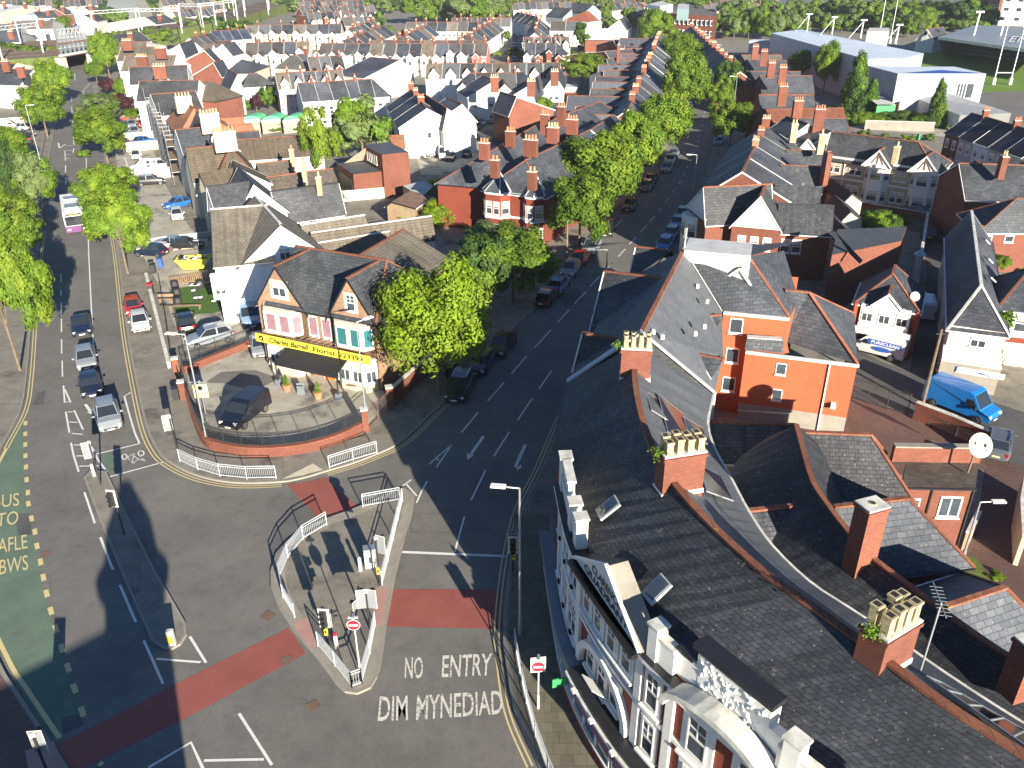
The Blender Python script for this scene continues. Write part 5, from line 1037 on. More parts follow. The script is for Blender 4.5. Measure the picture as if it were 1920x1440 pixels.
h=HP('terraced_house','house with an orange tiled hipped roof meeting a slate one, beside the scaffold','house',350,205,wall='render_tint',wc=(.8,.76,.68),roof='tiles_red');v=gv(h,(345,186),(363,204),10.2,6.6,(300,208),wb=5.5,hip=(3.0,2),verge=None);gv(h,(363,206),(385,218),9.8,6.4,(316,234),wb=3,hip=(3,1),roof='slate',verge=None);gv(h,(410,222),(455,219),7.0,5.0,(425,232),wb=2.2,verge=None);gv(h,(432,236),(470,232),6.6,4.8,(438,247),wb=2.2,verge=None);h.done()
for i,(r1,r2,e,lab,rf,wc,cc)in enumerate(((((283,177)),(365,170),(300,202),'grey roofed terraced house just above the orange tiled roof','slate',(.82,.8,.76),(342,181)),((262,152),(372,150),(272,172),'terraced house with a white front gable above the grey roofed one','slate',(.86,.85,.83),None),((243,126),(350,122),(252,146),'dark slate terraced house with a row of cream chimney pots','slate',(.84,.82,.78),(298,124)),((236,104),(330,104),(243,122),'brown roofed terraced house with yellow pots on its ridge','tiles',(.84,.82,.78),(265,106)),((228,88),(300,88),(233,102),'low brown roofed terraced house near the railway trees','tiles',(.84,.82,.78),(300,90)),((220,79),(275,78),(225,88),'last brown roofed house of the left row beside the railway','tiles',(.8,.78,.74),(237,76)))):
 h=HP('terraced_house',lab,'house',(r1[0]+r2[0])/2,r1[1]+10,wall='render_tint',wc=wc,roof=rf,rc=(1.0,.95,.88));v=gv(h,r1,r2,9.6,6.4,e,wb=4);n=v['n']
 if i==1:gv(h,(295,132),(305,140),9.8,6.6,(276,163),e2=(335,163))
 if cc:ch(h,*cc,11.6,2.6,.8,5,2.6,d=v['d'],mat='cream' if i<2 else 'brick')
 h.wins(v['e1']if v['e1'][2].x<0 else v['e2'],[1.8,4.8],3,w=1.0,h=1.6,vis=False);h.done()
h=HP('side_house','brick house with a tan hipped roof behind the upper left row','house',410,175,wall='brick',roof='tiles',rc=(1.0,.95,.85));gv(h,(383,152),(400,153),8.6,5.6,(362,172),wb=5,hip=(3,4),verge=None);h.done()
# garage-like brick buildings in the middle
h=HP('brick_workshop','flat roofed brick workshop with dark side windows and ivy on its corner','building',725,300,wall='brick',roof='slate');P_=[V2(at(x,y,6.6))for x,y in((716,290),(766,285),(730,266),(681,272))];h.flat(P_,6.6,roof='slate_smooth');
P2_=[V2(at(x,y,4.0))for x,y in((662,327),(719,321),(688,303),(631,306))];h.flat(P2_,4.0,roof='slate_smooth');n=Vector(((P_[0]-P_[3]).y,-(P_[0]-P_[3]).x)).normalized();n=-n if n.x>0 else n
for t in(.3,.6):h.win(P_[3].lerp(P_[0],t),n,5.3,1.8,1.3,1)
mb=MB();m=(P2_[3]+P2_[0])/2;d=(P2_[0]-P2_[3]).normalized();mb.box((m.x-.05,m.y-.03,1.7),((P2_[0]-P2_[3]).length*.8,.1,2.8),'black',math.atan2(d.y,d.x));mb.build('opening',h.root);h.P('w','cream',(645,306,4.1),(686,300,4.1),(686,277,6.6));h.done()  # black slab paints the shaded inside of the open side
h=HP('shed','white walled shed with an orange red sloping roof by the scrap yard','shed',760,270,wall='render_tint',wc=(.85,.84,.8),roof='tiles_red');gv(h,(728,254),(756,253),4.6,3.0,(757,278),wb=1.0,verge=None);h.done()
for i,(a,b,e)in enumerate((((728,237),(778,231),(733,246)),((755,245),(796,240),(760,254)))):h=HP('shed','white shed with a black mono roof, %s of the two below the dark terrace'%('farther','nearer')[i],'shed',a[0]+25,a[1]+10,wall='render_tint',wc=(.84,.84,.82),roof='slate',group='white sheds');v=gv(h,a,b,3.6,2.6,e,wb=1.2,verge=None,ridge=False);h.wins(v['f'],[1.5],2,w=.7,h=.8,style=3);h.done()
h=HP('shed','rusty maroon corrugated roof shed among the bushes','shed',768,380,wall='planks',roof='rust');gv(h,(735,378),(768,358),3.2,2.6,(768,396),wb=.8,verge=None,ridge=False);h.done()
h=HP('shed','pale grey flat shed roof beside the rusty one','shed',790,350,wall='planks',roof='leadgrey');h.flat([V2(at(x,y,2.8))for x,y in((755,348),(800,338),(812,350),(790,370))],2.8,roof='leadgrey');h.done()
# ---- bay fronted brick villa in the middle
h=HP('brick_villa','red brick corner villa with two octagonal white banded bays and pyramid roofs','house',980,330,wall='brick_red',roof='slate',rc=(1.25,1.25,1.25))
v=gv(h,(985,300),(1105,244),9.6,6.3,(918,349),e2=(1041,358),hip=(3.6,0),verge='white');v2=gv(h,(907,291),(1010,232),9.4,6.0,(852,324),wb=4.8,hip=(2.5,0),verge=None)
e=v['e1'];D_=(e[1]-e[0]).normalized();N_=e[2];LL=(e[1]-e[0]).length;PP=lambda t,o=0.0:e[0]+D_*t+N_*o
for c in(1.9 if D_.x>0 else LL-1.9,LL-1.5 if D_.x>0 else 1.5):
 for z0,z1,m_,hh in((.14,6.2,'brick_red',0),):
  bay(h,c,1.9 if c<LL/2 else 1.4,z0,z1,1.1,0,wmat='brick_red',P=PP,D=D_,N=N_,zs=((4.4,1.7),(1.6,1.6)))
 for z in(6.1,3.1,.5):
  hw=1.95 if c<LL/2 else 1.45;pts=[PP(c-hw),PP(c-hw+.9,1.15),PP(c+hw-.9,1.15),PP(c+hw)];h.tr.ribbon(pts,.14,z,z+.28,'white')
 hw=2.0 if c<LL/2 else 1.5;b_=[PP(c-hw),PP(c-hw+.9,1.25),PP(c+hw-.9,1.25),PP(c+hw)];ap=PP(c,-1.0)
 for a0,a1 in zip(b_,b_[1:]):h.r.face([(a0.x,a0.y,6.35),(a1.x,a1.y,6.35),(ap.x,ap.y,8.3)],'slate');h.tr.bar((a0.x,a0.y,6.4),(ap.x,ap.y,8.33),.16,.08,'leadgrey');h.tr.bar((a1.x,a1.y,6.4),(ap.x,ap.y,8.34),.16,.08,'leadgrey')
h.tr.bar((e[0].x,e[0].y,6.15),(e[1].x,e[1].y,6.15),.2,.3,'white');h.tr.bar((e[0].x,e[0].y,3.2),(e[1].x,e[1].y,3.2),.12,.25,'white');a,b=v['f'][0],v['f'][1];h.tr.bar((a.x,a.y,6.15),(b.x,b.y,6.15),.2,.25,'white')
d=v['n']
for x,y,zt,a_,p_ in((908,268,11.4,1.3,3),(995,262,11.8,1.8,4),(957,246,11.2,1.3,3),(1037,239,11.8,1.6,4),(928,300,10.8,1.0,2),(998,322,10.6,1.0,2),(1073,224,11.6,1.6,4)):ch(h,x,y,zt,a_,.7,p_,2.1,d=d,pot='pot' if x==1037 else 'pot_red')
h.wins(v2['f'],[4.4,1.7],2,w=.9,h=1.5);h.done()
h=HP('brick_villa','slate roofed brick house joined behind the octagonal bay villa, with a blue roof panel','house',1090,225,wall='brick',roof='slate',rc=(1.3,1.3,1.3));v=gv(h,(1108,243),(1150,215),9.4,6.2,(1060,262),wb=5,verge='white');v=gv(h,(1058,215),(1125,190),9.0,6,(1015,238),wb=5,hip=(2,2),verge=None)
for x,y in((1022,215),(1053,200)):ch(h,x,y,11.2,1.3,.7,3,3.0,d=v['n'],pot='pot_red')
h.P('r','solar',(1083,246,8.6),(1092,241,8.6),(1106,250,7.7),(1097,256,7.7));h.done()
# ---- right of the main street: white gabled house, its terrace and back wings
h=HP('gabled_house','big house with two white painted gables over red brick and a white bay window','house',1390,400,wall='brick',roof='slate',rc=(1.15,1.08,1.0))
v=gv(h,(1321,351),(1445,345),9.9,6.6,(1350,412),wb=4.5,wall='brick');g2=gv(h,(1427,367),(1436,343),9.8,6.4,(1374,418),e2=(1463,431),wall='brick',close=(1,0))
for g,key in((v,'e1'),(g2,'e1')):
 a,b,n=g[key];ap=g['r1'];ze_=6.6 if g is v else 6.4;o=n*.06;h.tr.face([(a.x+o.x,a.y+o.y,ze_),(b.x+o.x,b.y+o.y,ze_),(ap.x+o.x,ap.y+o.y,9.7)],'white')
 h.tr.bar((a.x+o.x,a.y+o.y,ze_),(b.x+o.x,b.y+o.y,ze_),.2,.2,'white')
e=v['e1'];L_=(e[1]-e[0]).length;D_=(e[1]-e[0]).normalized();PP=lambda t,o=0.0:e[0]+D_*t+e[2]*o
bay(h,L_*.32 if D_.y<0 else L_*.68,1.6,.14,6.2,1.0,0,wmat='white',P=PP,D=D_,N=e[2],zs=((4.6,1.7),(1.7,1.6)))
e=g2['e1'];h.wins(e,[4.6],3,w=.9,h=1.5,marg=1.2);h.done()
terrace((1392,321),(1436,236),4,zr=9.8,ze=6.4,wf=4.6,wb=6.5,pal=(BR,BR,BR,BR),desc='right hand terrace behind the white gabled house',end='near end',wn=0,chm=('brick','brick_warm','brick','brick'),pots=5,rcs=((1.25,1.25,1.3),(1.4,1.35,1.3),(1.3,1.3,1.3)),roofs=('slate',),ref=(-400,100))
for i,(r1,r2,e)in enumerate((((1476,281),(1558,284),(1466,307)),((1466,309),(1545,313),(1456,342)),((1456,344),(1540,350),(1450,378)),((1463,379),(1562,384),(1464,432)))):
 h=HP('rear_wing','grey slate back wing, %s of four stepping up behind the white gabled house'%ORD[i if 0 else 3-i],'building',r1[0]+40,r1[1]+20,wall='brick',roof='slate_old',rc=(1.2,1.2,1.15),group='slate back wings');v=gv(h,r1,r2,8.2,5.6,e,wb=1.6,verge=None,ridge=i<2)
 if i==3:h.wins(v['f'],[3.9],4,w=1.0,h=1.6,style=0,marg=1.0,skip=((2,0),(3,0)))
 if i==1:ch(h,1553,285,10.4,.6,1.6,1,4,ph=.02,cap=False)
 h.done()
h=HP('brick_outbuilding','tall plain orange brick wall building behind the roller fascia shop','building',1640,470,wall='brick',roof='slate');h.flat([V2(at(x,y,6.0))for x,y in((1560,478),(1690,452),(1700,425),(1570,430))],6.0,roof='slate_smooth');h.P('r','slate',(1553,436,7.0),(1565,433,7.0),(1618,488,6.1),(1612,495,5.6));h.done()
for i,(a,b,e)in enumerate((((1560,335),(1598,362),(1550,345)),((1565,365),(1596,395),(1556,376)),((1562,405),(1590,432),(1552,415)))):h=HP('lean_to','cream lean-to with a grey sloping roof, %s from the top of three'%ORD[i],'building',a[0]+15,a[1]+15,wall='render_tint',wc=CR[1],roof='slate',group='cream lean-tos');gv(h,a,b,4.6,3.6,e,wb=1.5,verge=None,ridge=False);h.done()
# little white dormer house behind
h=HP('house','cream gable end house with two cream chimneys behind the street terrace','house',1470,235,wall='render_tint',wc=CR[1],roof='slate',rc=(1,1,1));v=gv(h,(1475,219),(1515,232),9.2,6.0,(1441,240),wb=5);ch(h,1490,232,10.8,.9,.7,2,2.6,mat='stone');ch(h,1542,252,10.8,.9,.7,1,2.6,mat='stone');gv(h,(1505,232),(1560,245),8.6,6,(1462,275),wb=4,ridge=False);dormer(1499,279,1530,281,1515,261,6.9,8.4,h.root);h.done()
for i,(r1,r2,e,rf,rc)in enumerate((((1424,178),(1525,178),(1440,196),'slate',(1.2,1.2,1.2)),((1430,205),(1580,202),(1450,222),'tiles_red',(.55,.45,.45)),((1500,221),(1585,222),(1510,238),'slate',(1.2,1.2,1.2)),((1425,142),(1522,142),(1428,160),'slate',(1.2,1.2,1.2)),((1405,134),(1500,134),(1408,142),'slate',(1.1,1.1,1.1)),((1400,112),(1475,113),(1403,124),'slate',(1.2,1.2,1.2)),((1378,103),(1465,103),(1382,112),'tiles',(1,1,1)))):
 lb=('grey roof with brick wall under it beside the tall dark conifer','maroon tiled roof beside the conifers','long grey hipped roof above the bay fronted stone terrace','brick house with long grey roof and tall chimneys','narrow grey roof behind the brick house','grey roofed house with a blue black slope','brown roofed house beyond it')[i]
 h=HP('house','street side house, '+lb,'house',(r1[0]+r2[0])/2,r1[1]+10,wall='brick',roof=rf,rc=rc);v=gv(h,r1,r2,8.8,6.0,e,wb=3.5,verge=None);c=(r1[0]*.55+r2[0]*.45,r1[1]-16);ch(h,c[0],c[1],11.4,1.5,.7,4,3.4,d=v['d'],pot='pot_red');h.wins(v['f'],[4.4],3,w=.9,h=1.3);h.done()
 # ---- stone and white bay fronted terrace
def bayfront(label,r1,r2,e,hip,n,wallm,wcol,gables,stair=(),hipend=(0,0),zr=9.4,ze=6.3,wb=5.0,gmat='white'):
 h=HP('bay_fronted_terrace',label,'terrace',(r1[0]+r2[0])/2,r1[1]+40,wall=wallm,wc=wcol,roof='slate',rc=(1,.98,.96));v=gv(h,r1,r2,zr,ze,e,wb=wb,hip=hipend,verge='white');a,b,nn=v['f'];L=(b-a).length;D_=(b-a).normalized();PP=lambda t,o=0.0:a+D_*t+nn*o
 for i in range(n):
  c=(i+.5)/n*L
  if i in gables:
   bay(h,c,1.7,.14,ze-.1,.9,0,wmat='white',P=PP,D=D_,N=nn,zs=((4.7,1.5),(1.8,1.6)))
   m=V2(PP(c,1.15));g=h.vol(m,PP(c,-2.8),ze+1.9,ze-.1,1.8,1.8,ref=PP(c+30,0),ov=.25,close=(1,0),base=ze-.6,wall='white',bargew=.25)
   for s_ in(-1,1):p0,p1=m+nn*.03,m+D_*s_*.8+nn*.03;h.tr.bar((p0.x,p0.y,ze+1.3),(p1.x,p1.y,ze),.06,.12,'rust')
   h.tr.bar((m.x+nn.x*.03,m.y+nn.y*.03,ze),(m.x+nn.x*.03,m.y+nn.y*.03,ze+1.5),.06,.12,'rust')
  else:h.wins((PP(c-L/n*.32),PP(c+L/n*.32),nn),[4.8,1.8],2,w=.85,h=1.6,marg=.5,vis=False)
  q=PP((i+.98)/n*L,.06)
  if i<n-1:h.tr.bar((q.x,q.y,.2),(q.x,q.y,ze),.16,.12,'white')
 q0,q1=PP(0,.05),PP(L,.05);h.tr.bar((q0.x,q0.y,ze-.12),(q1.x,q1.y,ze-.12),.12,.3,'white');h.tr.bar((q0.x,q0.y,3.3),(q1.x,q1.y,3.3),.12,.25,'white')
 return h,v
h,v=bayfront('long terrace with stone and white fronts, bays and a half timbered gable',(1560,247),(1722,266),(1558,292),0,5,'stone',(1,1,1),(2,4),hipend=(0,3.6));ch(h,1683,275,10.0,.9,.6,1,2.2,d=v['n'],mat='stone');h.wins(v['e2'],[4.5],2,w=.9,h=1.3,vis=False);h.done()
h,v=bayfront('brick and cream bay fronted houses with half timbered gable at the right edge',(1800,306),(1990,312),(1782,330),0,4,'brick',(1,1,1),(1,3));ch(h,1884,293,11,1.2,.7,2,2.6,d=v['n']);h.done()
terrace((1822,212),(2010,265),6,zr=8.8,ze=5.9,wf=3.8,wb=4,pal=(BR,GY,('pale blue',(.7,.78,.85)),GY,CR,GY),wall='render_tint',roofs=('slate',),rcs=((.7,.7,.75),),desc='the dark roofed terrace by the stadium car park',wn=2,chm='brick',pots=4,chim=2)
# ---- shop with the white upper floor
h=HP('corner_shop','small shop with white upper floor, little white dormer gable and red doors','shop',1660,590,wall='brick',roof='slate',rc=(1,1,1));v=gv(h,(1679,497),(1674,513),6.9,4.75,(1612,549),e2=(1727,560),hip=(0.5,2.6),verge='white');e=v['e2'];nn=e[2];a,b=(e[0],e[1])if e[0].x<e[1].x else(e[1],e[0]);D_=(b-a).normalized();L_=(b-a).length;PP=lambda t,o=0.0:a+D_*t+nn*o
mb=MB();q=[PP(.5,0),PP(L_-.5,0),PP(L_-.5,.35),PP(.5,.35)];mb.prism([(p.x,p.y)for p in q],2.55,4.7,'white');mb.build('painted_front',h.root)
PW=lambda t:PP(t,.35)
for t in(.22,.5,.78):h.win(PW(L_*t),nn,3.75,.95,1.25,2)
m=PP(L_*.5,.5);h.vol(m,PP(L_*.5,-2.2),6.1,4.95,1.15,1.15,ref=PP(L_*.5+30,0),base=4.5,wall='white',close=(1,0),ov=.2,bargew=.22)
mb=MB();q0,q1=PP(.1,.7),PP(L_-.1,.7);mb.bar((q0.x,q0.y,2.4),(q1.x,q1.y,2.4),.3,.6,'trim_dirty');sg=mb.build('fascia_sign',h.root);rz=math.atan2(D_.y,D_.x)
mb=MB();
for t,w_,m_ in((.27,.8,'brick_red'),(.72,.8,'brick_red'),(.1,1.1,'glass'),(.48,1.3,'glass')):p=PP(L_*t,.3 if m_=='signred' else.2);mb.box((p.x,p.y,1.15),(w_,.12,2.0 if m_=='signred' else 1.6),m_,rz)
mb.build('shopfront',h.root)
for p in(PP(0,.1),PP(L_,.1)):h.tr.bar((p.x,p.y,.1),(p.x,p.y,4.7),.4,.35,'brick_red')
p=V2(at(1714,560,5.4));mb=MB();c=Vector((p.x,p.y,5.6));mb.cyl(c,c+Vector((0,-.1,.05)),.42,.42,'trim_dirty',16);mb.bar(c,c-Vector((.1,0,1.4)),.05,.05,'iron');mb.build('satellite_dish',h.root)
h.done()
q=at(1719,505,4.0);t=thing('flue','pale metal flue with a conical cap rising behind the white fronted shop','flue',(q.x,q.y,2.0));mb=MB();mb.cyl((q.x,q.y,2.0),(q.x,q.y,5.6),.35,.35,'galv',12);mb.build('pipe',t);mb=MB();mb.cyl((q.x,q.y,5.6),(q.x,q.y,6.1),.62,.05,'galv',12);mb.build('cap',t)
# ---- cream building with lean-to garage, and neighbours at the right edge
h=HP('cream_building','cream rendered building with a long dark blue slate roof and ivy at its corner','building',1830,500,wall='render_tint',wc=(.74,.68,.55),roof='slate',rc=(1,1,1.05));h.ridgec='trim_dirty'
v=gv(h,(1822,396),(1840,535),7.9,5.1,(1779,480),e2=(1866,500),hip=(0,2.8),verge='white');e=v['e2'];a,b=(e[0],e[1])if e[0].x<e[1].x else(e[1],e[0]);nn=e[2];D_=(b-a).normalized();L_=(b-a).length;PP=lambda t,o=0.0:a+D_*t+nn*o
h.win(PP(L_*.55),nn,4.0,1.2,1.0,2);g=[PP(-.2,0),PP(L_+.1,0),PP(L_+.1,1.5),PP(-.2,1.5)];h.w.prism([(p.x,p.y)for p in g],0,2.5,'concrete');h.r.face([(g[0].x,g[0].y,3.3),(g[1].x,g[1].y,3.3),(g[2].x,g[2].y,2.65),(g[3].x,g[3].y,2.65)],'leadgrey');h.tr.bar((g[3].x,g[3].y,2.6),(g[2].x,g[2].y,2.6),.2,.2,'white')
mb=MB();q0,q1=PP(1.0,1.55),PP(4.6,1.55);mb.bar((q0.x,q0.y,1.9),(q1.x,q1.y,1.9),.05,.5,'white');mb.bar((q0.x,q0.y-.03,1.95),(q0.x+.5,q0.y-.08,1.95),.06,.45,'blue_paint');text_on(mb,'www.',(q0.x+.8,q0.y-.2,1.8),(q1.x-.6,q1.y-.12,1.8),(q0.x+.8,q0.y-.2,2.0),(q1.x-.6,q1.y-.12,2.0),'blue_paint');mb.build('wall_sign',h.root)
for k in range(3):p=V2(at(1848+k*5,450+k*35,7.4));mb=MB();mb.box((p.x,p.y,7.35),(.7,1.0,.12),'leadgrey',ry=.7);mb.build('roof_light',h.root)
h.done()
h=HP('brick_house','dark slate roofed brick house with white sash windows at the right edge','house',1890,430,wall='brick',roof='slate',rc=(1,1,1));v=gv(h,(1905,372),(1990,372),8.4,5.6,(1858,420),wb=4,hip=(3.6,0),verge='white');a,b,nn=v['f'];a,b=(a,b)if a.x<b.x else(b,a)
for t in(1.2,3.6,6.5):h.win(a+(b-a).normalized()*t,nn,4.4,1.0,1.5,0)
h.done()
h=HP('red_trimmed_house','white house with red painted bands and grey hipped roof, far right by the ivy','house',1910,620,wall='render_tint',wc=(.82,.8,.76),roof='slate',rc=(1,1,1));v=gv(h,(1935,500),(1990,505),8.0,5.4,(1885,578),wb=3,hip=(2.6,0),verge='white');a,b,nn=v['f'];a,b=(a,b)if a.x<b.x else(b,a);D_=(b-a).normalized();h.win(a+D_*2.1,nn,4.2,1.3,1.7,0)
for z,hh in((4.2,1.9),):q0,q1=a+nn*.04,a+D_*1.1+nn*.04;h.tr.bar((q0.x,q0.y,z),(q1.x,q1.y,z),.06,hh,'brick_red');q1=a+D_*6+nn*.04;h.tr.bar((q0.x,q0.y,2.6),(q1.x,q1.y,2.6),.06,.5,'brick_red')
h.done()
# ================================================================ terraces filling the middle distance and beyond
PINK=('pink',(.62,.16,.14));BBR=('orange brick',(1,1,1));SL=('slate',);MIX=('slate','slate','slate_smooth','tiles')
def T(p1,p2,n,desc,**k):
 k.setdefault('roofs',MIX);return terrace(p1,p2,n,desc=desc,**k)
T((800,119),(1050,118),8,'the row with steep white front gables in the centre',fg=2,wf=3.6,pal=(WH,),rcs=((1.1,1.1,1.1),(1,.98,.9)),pots=3,chim=2)
T((855,137),(1006,135),4,'the white row just below the gabled one',rw=1,rwl=4.5,wf=4.5,pal=(WH,WH,WH,CR),hipends=(3,3),pots=4,chim=2,roofs=('slate','slate','slate_smooth'))
T((602,81),(915,82),13,'the long white row with back gables, upper centre',rw=1,wf=4.0,pal=(WH,WH,CR,WH,GY,WH,WH),per=[WH,WH,WH,GY,WH,CR,WH,WH,WH,WH,WH,WH,PINK],pots=2,wn=2)
T((693,75.5),(912,75.5),9,'the roof row just above the long white one',wn=0,wf=3.5,pots=2)
T((516,137),(640,131),5,'row with little pink front gables',fg=2,wf=4,pal=(('pale pink',(.72,.55,.5)),),pots=3,rcs=((1.1,1.1,1.1),))
T((558,156),(645,151),3,'the white row with skylit roofs beside the tall poplar',wf=4.8,pal=(WH,),pots=3,hipends=(0,0),rcs=((1.15,1.15,1.15),),roofs=SL)
T((640,151),(724,147),3,'the white row left of the dark street terrace',wf=4.8,pal=(WH,),pots=3,hipends=(0,3),rcs=((1.15,1.15,1.15),),roofs=SL)
T((462,80),(580,78),5,'the big white gabled row upper left',rw=1,rwl=5,wf=4.5,pal=(WH,),pots=2,rcs=((1.2,1.2,1.1),(.9,.9,1),(1.2,1.15,1)))
T((355,71),(396,62),3,'the small row with white gable wings by the railway',rw=1,wf=3.5,pal=(WH,),pots=2)
T((395,58),(463,54),4,'the blue slate row by the railway',wf=4,pal=(WH,),rcs=((.8,.95,1.3),),pots=2,roofs=SL,wn=1)
T((463,47),(640,45),8,'the jumbled row behind the big white gabled row',rw=1,wf=3.8,pal=(WH,CR),pots=2)
T((535,106),(576,99),2,'the pair of hipped houses between the rows',wf=4,pal=(CR,BBR),hipends=(2,2),pots=3)
T((576,107),(640,104),3,'the brick backed row behind the pink gables',wf=4,pal=(BBR,CR),rw=1,pots=3)
T((640,77),(720,48),7,'the slanting row left of the centre trees',wf=4,wb=4,pal=(WH,),wn=1,pots=2)
T((738,74),(803,48),6,'the slanting blue and brown row in the centre',wf=4,wb=4,pal=(WH,),rcs=((.8,.95,1.3),(1.1,1,.9)),wn=1,pots=2)
T((868,72),(926,40),6,'the slanting row with a bright red painted end gable',wf=4,wb=4,per=[('red',(.62,.05,.08)),WH,WH,WH,WH,WH],wn=0,pots=2)
T((652,56),(700,38),5,'upper slanting row left of the trees',wf=4,pal=(WH,CR),wn=1,pots=2)
T((763,41),(917,41),8,'the pinkish row below the belt of trees',wf=3.8,pal=(CR,BBR,CR,WH),wn=2,pots=2)
T((848,33),(958,33),6,'the row touching the belt of trees',wf=3.6,wn=0,pots=2)
T((640,23),(702,22),4,'the far row with white front gables',fg=2,wf=3.6,pal=(WH,),pots=2,chim=1)
T((642,33),(700,31),3,'the brown row under the far gabled one',wf=3.6,pal=(BBR,CR),pots=2)
T((985,80),(1063,80),4,'row with mixed brick back gables',rw=1,rwl=5,wf=4.4,per=[WH,BBR,BBR,BBR],hipends=(0,3),pots=2,chim=2,roofs=SL,rcs=((1.2,1.2,1.25),))
T((982,70),(1067,69),5,'the gabled row behind the mixed back gables',fg=1,wf=3.6,pal=(CR,),pots=2)
T((1002,62),(1012,36),5,'the row climbing beside the far side street',wf=4,wb=4,pal=(WH,CR),wn=0,pots=3)
T((1033,40),(1090,40),2,'the long low white row by the hall',wf=4,pal=(WH,),wn=3,pots=2,chim=2)
T((970,23),(1015,33),5,'left side of the far side street',wf=4,pal=(WH,),wn=1,pots=2)
T((800,203),(770,167),3,'the dark street terrace with red chimneys',wf=5,wb=5.5,pal=(WH,),wn=3,pots=3,rcs=((1,1,1.1),),roofs=SL,end='near end',hipends=(0,0))
for i,(r1,r2,e,e2,wc,lb,wl)in enumerate((((838,203),(795,176),(812,222),(866,224),WH,'white end house with a plain gable beside the scrap yard',0),((866,195),(838,183),(852,207),(886,208),WH,'white end house, right half of the pair by the scrap yard',0),((968,181),(938,172),(953,213),(994,192),BBR,'orange brick gabled house beside the side street cars',0),((927,151),(905,141),(903,165),(950,164),WH,'pale blue white house with a gable behind the side street',1),((996,158),(1012,140),(967,168),(1016,170),WH,'white end house with a brick chimney behind the small tree',1),((1040,140),(1045,120),(1022,160),(1062,138),WH,'white hipped house with brick side by the leaning trees',1),((750,112),(694,107),(735,128),(795,124),WH,'white gable end house of the dark bay fronted row',0),((337,83),(362,74),(325,95),(367,92),WH,'large white gable house near the railway',0),((418,83),(440,78),(402,100),(432,97),WH,'white gable house behind the brick hut',0),((393,90),(383,94),(381,100),(408,99),BBR,'narrow brick hut with a slate roof',0),((418,112),(400,117),(398,130),(446,125),BBR,'orange brick house with a pale gable edge, upper left',0),((427,130),(445,140),(411,143),(440,150),GY,'grey roofed low house beside the brick one',0))):
 h=HP('house',lb,'house',r1[0],r1[1]+12,wall='brick' if wc is BBR else 'render_tint',wc=wc[1],roof='slate',rc=(1.1,1.1,1.2));v=gv(h,r1,r2,8.8,5.8,e,e2=e2);
 if wl:h.wins(v['e1'],[4.2,1.8],2,w=.9,h=1.4,marg=1.6);
 if i in(3,4,5):ch(h,r1[0],r1[1]-6,11.0,1.6,.8,4,2.8)
 h.done()
h=HP('house','white house with a broad dark hipped roof left of the pink gabled row','house',480,160,wall='render_tint',wc=WH[1],roof='slate',rc=(1.2,1.15,1.05));v=gv(h,(466,138),(482,137),6.8,4.2,(457,158),hip=(2.2,4),verge='white');h.wins(v['f'],[3.0],3,w=.8,h=1.0);h.done()
h=HP('house','low tan walled house with hipped roof under the white backs, upper left','house',460,122,wall='render_tint',wc=CR[1],roof='slate',rc=(1.1,1.1,1.1));gv(h,(452,112),(458,112),7,4.6,(442,123),hip=(2,4),verge=None);h.done()
# street terraces either side of the long avenue
terrace((1178,205),(1238,62),15,ref=(-400,100),zr=9.4,ze=6.2,wf=4.5,wb=4.5,pal=(BR,),desc='avenue terrace behind the left trees',end='near end',rw=1,rwl=7,wn=1,pots=5,rcs=((1.25,1.25,1.35),(1.3,1.2,1.1),(.95,.95,1.05)),roofs=('slate','slate_smooth'),group='avenue terrace, left side',per=[BR,WH,BR,BR,WH,BR,BR,BR,WH,BR])
terrace((1388,134),(1296,50),14,zr=9.0,ze=6.0,wf=4.5,wb=4.5,pal=(BR,BR,WH),desc='the far end of the right hand avenue terrace',end='near end',wn=1,pots=4,rcs=((1,1,1.1),(1.2,1.1,1)),ref=(-400,100),rw=0,group='avenue terrace, right side')
for i,(r1,r2,e,rf,wc,lb)in enumerate((((1147,166),(1215,163),(1150,176),'slate',WH,'white walled wing with slate roof, lowest of the avenue back wings'),((1126,134),(1190,132),(1124,142),'slate_smooth',WH,'white gabled back wing in the middle of the avenue backs'),((1138,110),(1200,108),(1136,121),'slate',WH,'pale slate back wing above the white gabled one'),((1134,96),(1205,90),(1133,97),'slate',BR,'brick back wing with a tall single chimney'),((1150,75),(1200,72),(1150,82),'slate',BR,'shadowed back wing near the brick hall'),((1118,170),(1148,168),(1118,186),'slate_smooth',WH,'white block behind the red flat roof'))):
 h=HP('rear_wing',lb,'building',r1[0]+30,r1[1]+6,wall='brick' if wc is BR else 'render_tint',wc=wc[1],roof=rf,rc=(1.15,1.15,1.2));v=gv(h,r1,r2,7.6,5.4,e,wb=3);h.wins(v['e1'],[3.8],1,w=.9,h=1.2,vis=False)
 if i==3:ch(h,1160,84,11,.8,.7,1,5)
 h.done()
